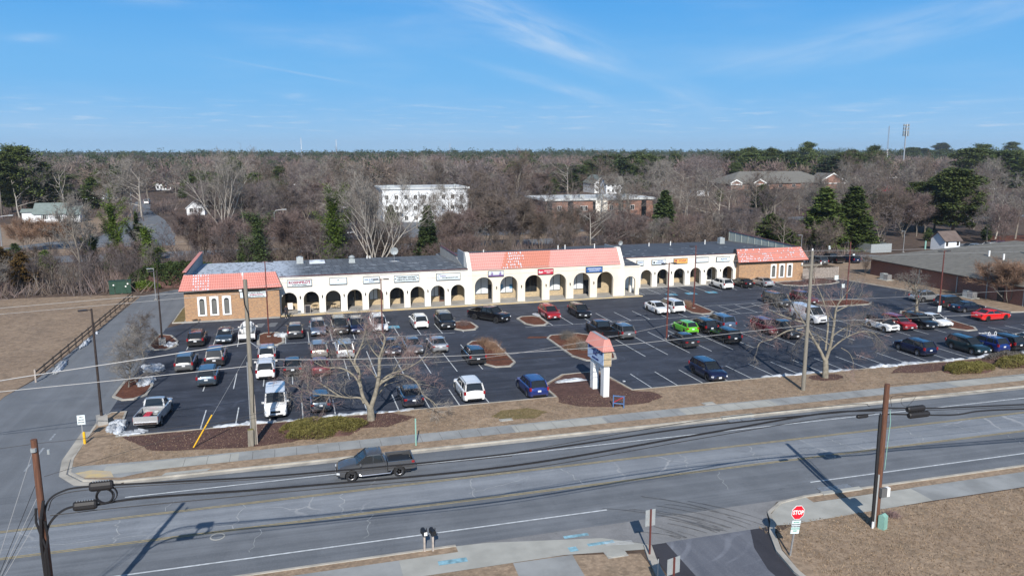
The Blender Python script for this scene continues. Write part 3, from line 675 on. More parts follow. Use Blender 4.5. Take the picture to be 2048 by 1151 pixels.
# brick end blocks
mb = MB(); mb.bb(-13.5, -1.65, 106.95, 107.3, 0, 4.14); mb.bb(-13.5, -13.2, 107.3, 129.3, 0, 4.5); mb.bb(-1.95, -1.65, 107.3, 111.4, 0, 4.5); mb.build('brick_wall', M['brick'], ctr)
YR = 113.25
mb = MB(); mb.bb(72.15, 84.6, YR, YR+.35, 0, 3.65); mb.bb(84.3, 84.6, YR+.35, 136.6, 0, 4.4); mb.bb(72.15, 72.5, YR+.35, 117, 0, 4.4); mb.build('brick_wall', M['brick'], ctr)
mansard(71.55, 85.2, 112.6, 3.72, 114.2, 5.75, M['tile_r'], .5, .55).build('mansard_roof', M['tile_r'], ctr)
snow_on(71.55, 85.2, 112.6, 3.72, 114.2, 5.75, [(72.0, 76.2, 0, 1, .36), (76.6, 78.6, 0, .7, .55), (79.6, 83.6, .1, 1, .25), (84.0, 84.8, .1, 1, .6), (76.2, 77.2, .6, 1, .4)], 5).build('snow_patch', M['snow_line'], ctr)['kind'] = 'stuff'
mb = MB(); mb.add([(85.2, 112.6, 3.7), (84.65, 114.2, 5.75), (84.65, 118, 5.75), (85.2, 118, 3.7)], [(0, 3, 2, 1)][::-1]); mb.add([(71.55, 112.6, 3.7), (72.05, 114.2, 5.75), (72.05, 115, 5.75), (71.55, 115, 3.7)], [(0, 1, 2, 3)]); mb.bb(71.7, 85.1, 112.65, 113.9, 3.62, 3.69); mb.bb(72.2, 84.4, 114.2, 114.35, 4.4, 5.65); mb.build('soffit', M['darksteel'], ctr)
# right-hand metal parapet running back from the end block
mb = MB(); n = 10
for i in range(n):
    ya, yb_ = 114.4+(136.6-114.4)*i/n, 114.4+(136.6-114.4)*(i+1)/n; za, zb_ = 5.7+.55*i/n, 5.7+.55*(i+1)/n
    mb.add([(84.35, ya+.03, 4.2), (84.35, yb_-.03, 4.2), (84.35, yb_-.03, zb_), (84.35, ya+.03, za)], [(3, 2, 1, 0)]); mb.bb(84.30, 84.36, yb_-.05, yb_+.05, 4.2, zb_)
mb.bb(84.4, 84.6, 114.4, 136.6, 4.2, 5.69)
mb.build('metal_parapet', M['metalwall'], ctr)
MB().add([(84.25, 114.4, 5.72), (84.65, 114.4, 5.72), (84.65, 136.6, 6.30), (84.25, 136.6, 6.30), (84.25, 114.4, 5.8), (84.65, 114.4, 5.8), (84.65, 136.6, 6.38), (84.25, 136.6, 6.38)], [(4, 5, 6, 7), (0, 4, 7, 3), (0, 1, 5, 4), (1, 2, 6, 5), (2, 3, 7, 6)]).build('coping', M['redsteel'], ctr)
# recessed right wing
YW = 114.2
RC = [RY(px, 545, YW).x for px in (1292.8, 1325.8, 1359, 1391.5, 1424, 1456)]
arcade(51.45, 72.15, YW, .14, 4.98, RC, 2.02, 2.98).build('arcade_wall', M['stucco'], ctr)
# low corner pavilion that joins the two
arcade(48.95, 51.55, YF-.02, .14, 4.62, [50.05], 1.72, 3.1, th=.45).build('pavilion_wall', M['stucco_c'], ctr)
mb = MB(); mb.bb(51.1, 51.55, YF+.43, YF+.62, .14, 4.62); mb.bb(51.1, 51.55, 110.7, 111.15, .14, 4.62); mb.bb(51.1, 51.55, 113.7, YW, .14, 4.62); mb.bb(51.12, 51.53, YF+.62, 113.7, 3.05, 4.6); mb.build('pavilion_side', M['stucco'], ctr)
MB().add([(48.9, YF-.1, 4.66), (51.65, YF-.1, 4.66), (51.65, YW+.05, 5.02), (48.9, YW+.05, 5.02), (48.9, YF-.1, 4.74), (51.65, YF-.1, 4.74), (51.65, YW+.05, 5.1), (48.9, YW+.05, 5.1)], [(4, 5, 6, 7), (0, 1, 5, 4), (1, 2, 6, 5)]).build('pavilion_roof', M['roof_r'], ctr)
# roofs falling to the back
def roof(name, x0, x1, y0, z0, y1, z1, m):
    MB().add([(x0, y0, z0), (x1, y0, z0), (x1, y1, z1), (x0, y1, z1), (x0, y0, z0-.2), (x1, y0, z0-.2), (x1, y1, z1-.2), (x0, y1, z1-.2)], [(0, 1, 2, 3), (4, 5, 1, 0), (5, 6, 2, 1), (6, 7, 3, 2), (7, 4, 0, 3)]).build(name, m, ctr)
roof('roof', -13.2, 24.5, 108.2, 5.36, 129.3, 4.62, M['roof_l'])
roof('roof', 24.75, 48.9, 110.2, 5.26, 133.0, 4.5, M['roof_r'])
roof('roof', 48.9, 84.35, YW+.06, 5.12, 136.6, 4.35, M['roof_r'])
# eaves trim: cream band with reddish flashing above it
for (x0, x1, y, z) in ((-1.6, 24.5, YF, 5.22), (51.45, 72.0, YW, 4.98)):
    MB().bb(x0, x1, y-.09, y+.1, z-.16, z+.04).build('cornice', M['stucco'], ctr); MB().bb(x0, x1, y-.12, y+.2, z+.042, z+.13).build('flashing', M['redsteel'], ctr)
MB().bb(48.95, 51.6, YF-.14, YF-.022, 4.55, 4.72).build('cornice', M['stucco_c'], ctr)
# back, side and shop-front walls; walkway and ceilings
mb = MB(); mb.bb(-13.2, 24.5, 129.0, 129.28, 0, 4.4); mb.bb(24.5, 48.9, 132.7, 132.95, 0, 4.3); mb.bb(48.9, 84.3, 136.3, 136.58, 0, 4.15); mb.bb(24.4, 24.6, 129.3, 132.9, 0, 4.4); mb.build('rear_wall', M['greywall'], ctr)
mb = MB(); mb.bb(-1.6, 24.5, 108.9, 111.4, 4.0, 4.1); mb.bb(25.05, 48.3, 108.8, 111.4, 4.6, 4.7); mb.bb(48.95, 51.1, 108.75, 114.2, 3.9, 4.0); mb.bb(51.4, 72.1, 114.8, 117.2, 4.0, 4.1); mb.build('walkway_ceiling', M['stucco'], ctr)
mb = MB(); mb.bb(-1.65, 24.5, 111.4, 111.6, .14, 4.4); mb.bb(24.5, 48.9, 111.4, 111.6, .14, 4.8); mb.bb(48.9, 72.1, 117.0, 117.2, .14, 4.3); mb.bb(48.96, 49.15, 111.6, 117, .14, 4.2); mb.build('shopfront_wall', M['tan_brick'], ctr)
def kerb_slab(name, poly, z, m): return MB().prism(poly, 0, z).build(name, m, ctr)
kerb_slab('walkway', [(-1.66, 107.6), (48.4, 107.6), (51.6, 107.6), (51.6, 113.6), (72.1, 113.6), (72.1, 117), (48.9, 117), (48.9, 111.4), (-1.66, 111.4)], .15, M['concrete'])
kerb_slab('walkway_kerb', [(-1.66, 107.25), (51.75, 107.25), (51.75, 107.58), (-1.66, 107.58)], .15, M['yellow_kerb'])
kerb_slab('apron', [(-14.0, 106.45), (-1.68, 106.45), (-1.68, 106.93), (-14.0, 106.93)], .15, M['concrete'])
kerb_slab('apron', [(72.15, 112.6), (84.9, 112.6), (84.9, 113.23), (72.15, 113.23)], .15, M['concrete'])
# arched windows in the brick blocks
def arch_window(x, y, zb, w, h):
    r = w/2; N = 10; fr = MB(); o = .24
    arc = [(x-r*math.cos(math.pi*i/N), zb+h-r+r*math.sin(math.pi*i/N)) for i in range(N+1)]
    X0, X1, Z0, Z1 = x-r-o, x+r+o, zb-.2, zb+h+o
    fr.bb(X0, x-r, y-.1, y, Z0, Z1); fr.bb(x+r, X1, y-.1, y, Z0, Z1); fr.bb(x-r, x+r, y-.1, y, Z0, zb)
    for i in range(N):
        (xa, za), (xb, zb2) = arc[i], arc[i+1]
        fr.add([(xa, y-.1, za), (xb, y-.1, zb2), (xb, y-.1, Z1), (xa, y-.1, Z1)], [(0, 1, 2, 3)]); fr.add([(xa, y-.1, za), (xb, y-.1, zb2), (xb, y, zb2), (xa, y, za)], [(3, 2, 1, 0)])
    fr.bb(x-r, x+r, y-.1, y-.001, Z1-.001, Z1+.03)
    f = fr.build('arched_window', M['white'], ctr)
    p = MB(); p.add([(x-r, y-.03, zb), (x+r, y-.03, zb)]+[(a, y-.03, b) for a, b in arc[::-1]], [tuple(range(2+N+1))]); p.build('pane', M['glass'], f)
    s = MB(); s.bb(x-r+.06, x+r-.06, y-.045, y-.035, zb+.08, zb+h-r+.05); s.build('screen', M['blind_grey'], f)
for px in (403.5, 428, 453): arch_window(RY(px, 600, 106.95).x, 106.95, .95, .62, 2.1)
for px in (1546, 1562.5, 1578): arch_window(RY(px, 550, YR).x, YR, .95, .66, 1.95)
# shop-fronts behind the arches
def shop_window(x0, x1, y, z0, z1, pane, mull=1):
    f = MB(); tW = .06; f.bb(x0, x1, y-.07, y, z0-.06, z0); f.bb(x0, x1, y-.07, y, z1, z1+.06); n = mull+1
    for i in range(n+1): xx = x0+(x1-x0)*i/n; f.bb(xx-tW/2, xx+tW/2, y-.07, y, z0, z1)
    fo = f.build('window', M['black'], ctr); MB().bb(x0+.04, x1-.04, y-.035, y-.01, z0+.002, z1-.002).build('pane', pane, fo)
    return fo
def shop_door(x, y, z0=.15, w=1.0, h=2.15, m=None):
    f = MB(); f.bb(x-w/2, x-w/2+.09, y-.08, y, z0, z0+h); f.bb(x+w/2-.09, x+w/2, y-.08, y, z0, z0+h); f.bb(x-w/2+.09, x+w/2-.09, y-.08, y, z0+h-.1, z0+h); f.bb(x-w/2+.09, x+w/2-.09, y-.08, y, z0, z0+.2)
    d = f.build('door', m or M['black'], ctr); MB().bb(x-w/2+.09, x+w/2-.09, y-.04, y-.02, z0+.2, z0+h-.1).build('pane', M['glass'], d)
    MB().bb(x+w/2-.2, x+w/2-.16, y-.14, y-.09, z0+.9, z0+1.3).build('handle', M['alum'], d)
YS = 111.4
for i, c in enumerate(LC):
    s = .55     # seen from the camera the shop-front shows to the right of each arch
    if i == 0: fo = shop_window(c-.5, c+1.8, YS, 1.1, 3.2, M['glass'], 1)
    elif i == 1: shop_window(c-.55, c+1.0, YS, 1.1, 3.2, M['glass'], 0)
    elif i == 2: shop_window(c-.7, c+1.05, YS, 1.1, 3.2, M['blind_grey'], 0); shop_door(c+1.6, YS)
    elif i == 3: shop_door(c-.3, YS); shop_window(c+.35, c+1.5, YS, 1.0, 3.1, M['glass'], 1)
    elif i in (4, 8): shop_window(c-.6, c+.55, YS, 1.0, 3.1, M['blind'] if i == 4 else M['glass'], 1)
    elif i == 5: shop_window(c-.5, c+.75, YS, 1.0, 3.1, M['glass'], 1); shop_door(c+1.35, YS)
    elif i == 6: shop_window(c-.6, c+.6, YS, 1.0, 3.1, M['glass'], 1)
    elif i == 7: shop_window(c-.6, c+.65, YS, 1.0, 3.1, M['blind'], 1); shop_door(c+1.25, YS, m=mat('brown_door', (.12, .05, .03), .6))
for i, c in enumerate(CC):
    if i in (0, 1, 3, 4): shop_window(c-.75, c+1.45, YS, 1.0, 3.5, M['blind'], 1)
    elif i == 2: shop_window(c-.75, c+1.45, YS, 1.0, 3.4, M['glass'], 3)
    else: shop_window(c-.75, c+.6, YS, 1.0, 3.4, M['glass'], 2)
    if i in (0, 4): shop_door(c+1.95, YS)
c = CC[1]; MB().bb(c-.65, c-.1, YS-.09, YS-.075, 1.6, 2.3).build('window_poster', M['poster_blue'], ctr); MB().bb(c+.95, c+1.4, YS-.09, YS-.075, 1.6, 2.2).build('window_poster', M['poster_blue'], ctr)
YS2 = 117.0
for i, c in enumerate(RC):
    if i == 0: shop_window(c-.2, c+.6, YS2, 1.0, 3.0, M['blind'], 0)
    elif i == 1: shop_door(c+.3, YS2); shop_window(c+.95, c+1.9, YS2, 1.0, 3.0, M['glass'], 0)
    elif i == 2: shop_window(c+.5, c+2.0, YS2, 1.0, 2.9, M['glass'], 1)
    elif i == 3: shop_window(c-.2, c+1.0, YS2, 1.0, 3.0, M['glass'], 1)
    elif i == 4: shop_window(c-.1, c+.55, YS2, 1.0, 3.0, M['blind'], 0); shop_door(c+1.1, YS2, m=M['white'])
    elif i == 5: shop_door(c+1.0, YS2)
# wall lanterns between the arches
def lantern(x, y, z):
    mb = MB(); mb.bb(x-.05, x+.05, y-.06, y, z-.02, z+.2); mb.cyl((x, y-.15, z-.2), .05, .3, 6, r2=.09); mb.cyl((x, y-.15, z+.1), .10, .08, 6, r2=.01)
    mb.build('wall_lantern', M['black'], ctr)
for cs, y in ((LC, YF), (CC, YF-.05), (RC, YW)):
    for i in range(len(cs)-1): lantern((cs[i]+cs[i+1])/2, y, 2.35)
lantern(51.33, YW-.6, 2.3)
# rooftop plant
def hvac(x, y, z, a, b, h, m='alum'):
    mb = MB(); mb.bb(x-a/2, x+a/2, y-b/2, y+b/2, z+.12, z+h); mb.bb(x-a/2-.05, x+a/2+.05, y-b/2-.05, y+b/2+.05, z, z+.12); mb.bb(x-a/2+.08, x+a/2-.08, y-b/2-.02, y-b/2, z+.25, z+h-.15); mb.cyl((x, y, z+h), min(a, b)*.32, .12, 12)
    mb.build('roof_unit', M[m], ctr)
hvac(1.4, 124.5, 4.75, 1.0, 1.0, 1.0); hvac(4.0, 124.4, 4.72, 2.3, 2.4, .35, 'snow_line'); hvac(9.2, 122.5, 4.85, .9, .9, .6)
mb = MB(); mb.cyl((9.2, 122.5, 5.3), .28, .45, 12, r2=.5); mb.cyl((9.2, 122.5, 5.75), .5, .25, 12, r2=.2); mb.build('roof_fan', M['alum'], ctr)
hvac(79.5, 131.5, 4.55, 1.0, 1.0, 1.1)
for (px, py, hh) in ((596, 522, .6), (734, 514, .6), (740, 514, .6), (967, 502, .5), (1116, 493, .5), (1130, 492, .5), (1189, 490, .5), (1298, 488, .45), (1341, 485, .5), (1410, 482, .4)):
    p = RY(px, py, 128 if px < 900 else 131.5); mb = MB(); mb.cyl((p.x, p.y, 4.45), .09, max(.4, p.z-4.45+.25), 8); mb.build('vent_pipe', M['white'], ctr)
# the old fire wall where the left wing's roof steps down to the middle block
mb = MB(); mb.add([(24.5, 112.5, 5.2), (24.5, 129.3, 4.6), (24.5, 129.3, 6.2), (24.5, 116.5, 5.9), (24.75, 112.5, 5.2), (24.75, 129.3, 4.6), (24.75, 129.3, 6.2), (24.75, 116.5, 5.9)], [(0, 1, 2, 3)[::-1], (4, 5, 6, 7), (3, 2, 6, 7), (0, 3, 7, 4), (1, 5, 6, 2)]); mb.build('fire_wall', M['concrete'], ctr)
MB().bb(24.44, 24.8, 116.5, 129.4, 6.2, 6.26).build('coping', M['redsteel'], ctr)
# roof membrane overlaps catching frost
sm = MB(); r_ = random.Random(9)
for k in range(60):
    x = r_.uniform(-1, 24); y = r_.choice((109.3, 110.4, 113.5, 114.2, 118.0, 118.7))+r_.uniform(-.2, .2); z = 5.36-(y-108.2)*.0351+.015; sm.add([(x, y, z), (x+.75, y, z), (x+.75, y+.16, z), (x, y+.16, z)], [(0, 1, 2, 3)])
for k in range(46):
    x = r_.uniform(51, 83); y = r_.choice((115.3, 116.4, 119, 124.0, 125.2))+r_.uniform(-.2, .2); z = 5.12-(y-114.26)*.0345+.015; sm.add([(x, y, z), (x+.5, y, z), (x+.5, y+.18, z), (x, y+.18, z)], [(0, 1, 2, 3)])
sm.build('frosted_seam', M['snow_line'], ctr)
for (px, py, r0) in ((788, 502, .62), (1240, 486, .42)):   # satellite dishes
    p = RY(px, py, 122 if px < 900 else 131); dt = thing('satellite_dish', 'round satellite dish on a sled in the middle of the left roof' if px < 900 else 'small satellite dish on a mast at the back of the roof beside the middle block', 'satellite dish', (p.x, p.y, 4.9 if px < 900 else 4.55), group='rooftop satellite dishes')
    hgt = p.z-dt.location.z
    mb = MB(); mb.tube([(0, 0, -.05), (0, 0, hgt)], .04, 6); mb.build('mast', M['steel'], dt)
    mb = MB(); N = 16; mb.add([(0, -.12, hgt)]+[(r0*math.cos(2*math.pi*i/N), -.28-.1*math.sin(2*math.pi*i/N), hgt+.05+r0*math.sin(2*math.pi*i/N)) for i in range(N)], [(0, 1+i, 1+(i+1) % N) for i in range(N)]); mb.tube([(0, -.2, hgt-r0), (0, -.9, hgt)], .02, 4); mb.build('dish', M['alum'], dt)
    mb = MB(); mb.box((0, 0, -.02), (1.5, 1.5, .06)); mb.box((0, 0, .03), (.9, .2, .1)); mb.build('base_frame', M['steel'] if px < 900 else M['black'], dt)
# =============== shop signs ===============
def board(x0, x1, z0, z1, y, face, label, texts=(), frame='darksteel', depth=.2, cat='sign', name='shop_sign', deco=None):
    cx_, w_, h_ = (x0+x1)/2, x1-x0, z1-z0
    o = thing(name, label, cat, (cx_, y-depth, z0))
    MB().bb(-w_/2, w_/2, 0, depth-.003, 0, h_).build('cabinet', M[frame], o)
    MB().bb(-w_/2+.06, w_/2-.06, -.015, -.002, .06, h_-.06).build('face', M[face], o)
    for tx in texts:
        s, sz, dx, dz, mm = tx[:5]; wide = tx[5] if len(tx) > 5 else 1; bd = tx[6] if len(tx) > 6 else .008
        inst('lettering', text_mesh(s, sz, M[mm], bd, wide=wide), o, (dx, -.024, h_/2+dz), (math.pi/2, 0, 0))
    if deco: deco(o, w_, h_)
    return o
def px_board(pxl, pxr, pyt, pyb, Y, **k):
    a = RY(pxl, pyt, Y); b = RY(pxr, pyb, Y); return a.x, b.x
YL = YF
def sg(pxl, pytl, pxr, pybr, Y=YF, pybl=None):
    a = RY(pxl, pytl, Y); c = RY(pxr, pybr, Y); return a.x, c.x, a.z, c.z
a = RY(574, 565, YF); b = RY(624, 571, YF)
board(a.x, b.x, 3.86, 4.82, YF, 'sign_face', 'white shop sign with big dark red capitals above the two leftmost arches', [("ROSENFELD'S", .50, 0, .10, 'maroon_text', .95, .02), ('JEWISH DELICATESSEN', .17, 0, -.26, 'dark_text', 1.1)])
def house(o, w, h): MB().add([(-.13, -.02, h/2+.08), (.13, -.02, h/2+.08), (0, -.02, h/2+.25), (-.13, -.03, h/2+.08), (.13, -.03, h/2+.08), (0, -.03, h/2+.25)], [(3, 4, 5), (0, 1, 4, 3)]).build('emblem', M['dark_text'], o)
a = RY(658.5, 560, YF); b = RY(694, 569, YF)
board(a.x, b.x, 3.90, 4.86, YF, 'sign_face', 'nearly blank pale blue shop sign above the third arch from the left', [], deco=house)
a = RY(725.5, 556, YF); b = RY(759.5, 567, YF)
board(a.x, b.x, 3.86, 4.80, YF, 'sign_face', 'pale shop sign with two lines of thin navy capitals beside a lamp post top', [('NAIL & MASSAGE', .25, 0, .08, 'navy_text', 1.0), ('SALON', .22, .05, -.2, 'navy_text')])
def figs(o, w, h):
    mb = MB()
    for s in (-1, 1):
        for k in (0, 1): mb.bb(s*(w/2-.22-k*.22)-.07, s*(w/2-.22-k*.22)+.07, -.03, -.016, h/2+.22-.2*(1-k)-.06, h/2+.22-.2*(1-k)+.09)
    mb.build('emblem', M['dark_text'], o)
a = RY(787.5, 553, YF); b = RY(838, 563, YF)
board(a.x, b.x, 3.84, 4.78, YF, 'sign_face', 'white shop sign with two full lines of bold black capitals and corner squares', [('EASTERN SHORE', .27, 0, .17, 'dark_text', 1.15, .014), ('HEALTH & FITNESS', .27, 0, -.15, 'dark_text', 1.18, .014)], deco=figs)
def swirl(o, w, h): MB().tube([(-w/2+.45+.22*math.cos(t_*.5), -.02, h/2+.30*math.sin(t_*.5)) for t_ in range(0, 11)], .025, 4).build('emblem', M['purple_text'], o)
a = RY(872, 549, YF); b = RY(920.5, 561, YF)
board(a.x, b.x, 3.84, 4.82, YF, 'sign_face', 'white shop sign with thin purple script and an oval swirl, next to the middle block', [('Decor', .30, -.75, .13, 'purple_text'), ('FULL SERVICE SALON & SPA', .17, .25, -.17, 'dark_text', 1.1)], deco=swirl)
def seated(o, w, h):
    mb = MB(); mb.bb(-w/2+.07, w/2-.07, -.03, -.016, .07, .24)
    for s in (-1, 1):
        x = s*w*.26; mb.bb(x-.16, x+.16, -.032, -.016, .24, .38); mb.bb(x-.07, x+.08, -.032, -.016, .38, .62); mb.bb(x-.06, x+.04, -.032, -.016, .64, .76); mb.bb(x-.3, x+.3, -.031, -.016, .46, .51)
    mb.build('emblem', M['purple_text'], o)
a = RY(975.5, 541, YF); b = RY(1007, 552, YF)
board(a.x, b.x, 4.02, 4.86, YF-.05, 'sign_face', 'pale picture sign with two dark seated figures on the middle block', [], deco=seated)
a = RY(1075, 538, YF); b = RY(1106, 549, YF)
board(a.x, b.x, 4.0, 4.84, YF-.05, 'crimson', 'crimson shop sign with white lettering on the middle block', [('kw', .52, -.78, -.02, 'white', 1, .02), ('KELLER WILLIAMS', .17, .42, .13, 'white', 1.0), ('REALTY', .17, .42, -.15, 'white')])
a = RY(1171, 532, YF); b = RY(1204, 543, YF)
board(a.x, b.x, 3.98, 4.84, YF-.05, 'navy', 'blue shop sign with white lettering on the middle block', [('Advanced Computers', .24, 0, .13, 'white', 1.0, .01), ('SALES SERVICE SUPPORT', .14, 0, -.17, 'white', 1.1)])
zt = lambda px, py: RY(px, py, YW)
def rs(pl, pr, py0, py1, label, face, texts, deco=None):
    a = zt(pl, py0); b = zt(pr, py1); z0 = zt((pl+pr)/2, py1).z; z1 = zt((pl+pr)/2, py0).z
    return board(a.x, b.x, z0, z1, YW, face, label, texts, deco=deco)
rs(1273, 1286.5, 520.5, 530.5, 'pale shop sign half hidden behind the low corner roof', 'sign_face', [('TENSION', .26, 0, .08, 'navy_text', .8)])
def dot(o, w, h): MB().cyl((-w/2+.38, -.005, h/2-.05), .17, -.03, 12, 'y').build('emblem', M['dark_text'], o)
rs(1303, 1330.5, 518.5, 528.5, 'white shop sign with a round dark emblem left of the orange one', 'sign_face', [('TITLE AND', .2, .2, .17, 'navy_text'), ('SURVEYING', .26, .2, -.1, 'navy_text', 1.05)], deco=dot)
def treeem(o, w, h):
    mb = MB(); mb.bb(-w/2+.33, -w/2+.41, -.03, -.016, .12, .5); mb.bb(-w/2+.2, -w/2+.54, -.03, -.016, .42, .66); mb.bb(-w/2+.25, -w/2+.49, -.03, -.016, .1, .16); mb.build('emblem', M['maroon_text'], o)
rs(1347, 1374, 516.5, 526.5, 'orange shop sign on the right wing, the only orange one', 'orange', [('YOGA', .44, .28, .04, 'maroon_text', 1.1)], deco=treeem)
rs(1391, 1416, 514.5, 524, 'faded pale blue shop sign behind the tall lamp post', 'sign_face', [])
rs(1432, 1458.5, 513, 522.5, 'pale shop sign with small wavy letters next to the right brick block', 'sign_face', [('spa & body', .26, .1, .08, 'navy_text'), ('care', .16, -.1, -.16, 'poster_blue')])
# banner on the left brick block
a = RY(480, 600, 106.95); b = RY(535.5, 600, 106.95)
board(a.x, b.x, 2.85, 3.72, 106.95, 'sign_face', 'long white banner with small lettering on the left brick wall', [('NEW LIFE CHRISTIAN CENTER CHURCH', .17, .2, .22, 'dark_text', .9), ('INTERNATIONAL', .22, .35, -.02, 'maroon_text', 1.0, .012), ('WORSHIP WITH US SUNDAYS 10 AM', .14, .2, -.26, 'dark_text', 1.0)], name='wall_banner', depth=.06)
# =============== roadside monument sign ===============
mx, my = 26.85, 64.35
ms = thing('monument_sign', 'tall roadside sign on two white piers with an orange tiled cap', 'sign', (mx, my, 0))
for y0 in (-1.8, .75): MB().bb(-.27, .27, y0, y0+.72, .1, 2.85).build('pier', M['white'], ms)
mb = MB(); mb.bb(-.255, .255, -1.75, 1.42, 2.85, 3.0)
for i in range(10):
    y0 = -1.08+i*1.83/10; c = (i+.5-5)/5; d = .95*(1-math.sqrt(max(0, 1-c*c))); mb.bb(-.25, .25, y0, y0+1.83/10, 2.83-d, 2.852)
mb.build('arch_beam', M['white'], ms)
MB().bb(-.36, .36, -1.95, 1.95, 3.0, 4.42).build('cabinet', M['tan_brick'], ms)
for s in (-1, 1):
    f = MB(); f.bb(min(s*.36, s*.39), max(s*.36, s*.39), -1.9, 1.9, 3.05, 4.37); fo = f.build('face', M['sign_blue'], ms)
    for (tx, sz, zz, wd) in (('MARKET PLACE', .50, 4.14, .95), ('EAST', .44, 3.76, 1.1), ('OFFICES & SHOPS', .2, 3.3, 1)):
        inst('lettering', text_mesh(tx, sz, M['navy_text'], .02, wide=wd), ms, (s*.402, 0, zz), (math.pi/2, 0, s*math.pi/2))
mb = MB()
def frus(z0, z1, a0, b0, a1, b1):
    P0 = [(-a0, -b0), (a0, -b0), (a0, b0), (-a0, b0)]; P1 = [(-a1, -b1), (a1, -b1), (a1, b1), (-a1, b1)]
    for i in range(4):
        A, B = Vector(P0[i]), Vector(P0[(i+1) % 4]); A1, B1 = Vector(P1[i]), Vector(P1[(i+1) % 4]); k = max(5, int((B-A).length/.22)); nn = Vector(((B-A).y, -(B-A).x)).normalized(); r0 = []; r1 = []
        for j in range(k*2+1):
            u = j/(k*2); e = nn*(.05 if j % 2 else 0); p = A.lerp(B, u)+e; q = A1.lerp(B1, u)+e*.7; r0.append((p.x, p.y, z0)); r1.append((q.x, q.y, z1))
        m_ = len(r0); mb.add(r0+r1, [(i_, i_+1, m_+i_+1, m_+i_) for i_ in range(m_-1)])
frus(4.42, 5.42, .55, 2.12, .26, 1.7); mb.add([(-.28, -1.72, 5.42), (.28, -1.72, 5.42), (.28, 1.72, 5.42), (-.28, 1.72, 5.42)], [(0, 1, 2, 3)]); mb.bb(-.53, .53, -2.1, 2.1, 4.36, 4.43)
mb.build('tile_cap', M['tile_l'], ms)
MB().bb(-.15, .15, -1.65, 1.65, 5.425, 5.455).build('cap_flashing', M['alum'], ms)
# =============== vehicles ===============
def paint(name, col, metal=.35, rough=.32):
    m, k, b = new_mat(name+'_car_paint'); b.inputs['Base Color'].default_value = (*col, 1); b.inputs['Metallic'].default_value = metal; b.inputs['Roughness'].default_value = rough
    b.inputs['Coat Weight'].default_value = 1; b.inputs['Coat Roughness'].default_value = .05
    tcn = k.node('ShaderNodeTexCoord'); x, y, z = k.sep(tcn.outputs['Object'])[:3]
    dust = k.m('MULTIPLY', k.ramp(z, .75, .15), k.m('MULTIPLY', k.noise(tcn.outputs['Object'], 5, 4), .6))   # road film low on the sills
    k.put(b.inputs['Base Color'], k.mix(dust, col, (.20, .19, .17))); return m
PT = {n: paint(n, *a) for n, a in {
 'black': ((.008, .008, .010),), 'charcoal': ((.035, .036, .04),), 'grey': ((.12, .125, .13),), 'silver': ((.42, .43, .44), .6), 'lightsilver': ((.55, .56, .57), .5), 'white': ((.80, .80, .79), 0),
 'pearl': ((.72, .73, .74), .1), 'red': ((.34, .012, .016), .2), 'brightred': ((.72, .012, .012), 0), 'maroon': ((.14, .008, .018), .3), 'blue': ((.014, .035, .20), .4), 'navy': ((.008, .014, .055), .4),
 'slate': ((.045, .07, .10), .4), 'teal': ((.010, .032, .040), .4), 'green': ((.14, .52, .02), .1), 'beige': ((.34, .32, .29), .5), 'darkblue': ((.012, .02, .045), .4), 'bluegrey': ((.10, .14, .21), .4), 'brown': ((.03, .018, .014), .3), 'gunmetal': ((.085, .088, .095), .3)}.items()}
M['chrome'] = mat('chrome', (.6, .6, .62), .15, metal=1)
M['rim'] = mat('alloy_rim', (.38, .38, .40), .35, metal=.7)
M['rim_dark'] = mat('dark_rim', (.06, .06, .065), .4, metal=.5)
M['lamp_red'] = mat('red_lamp_lens', (.26, .012, .016), .2, spec=.7)
M['lamp_clear'] = mat('clear_lamp_lens', (.62, .65, .68), .12, spec=.8)
M['lamp_amber'] = mat('amber_lamp_lens', (.75, .28, .02), .2)
M['plate'] = mat('number_plate', (.62, .64, .66), .5)
M['interior'] = mat('dark_interior', (.03, .03, .032), .9)
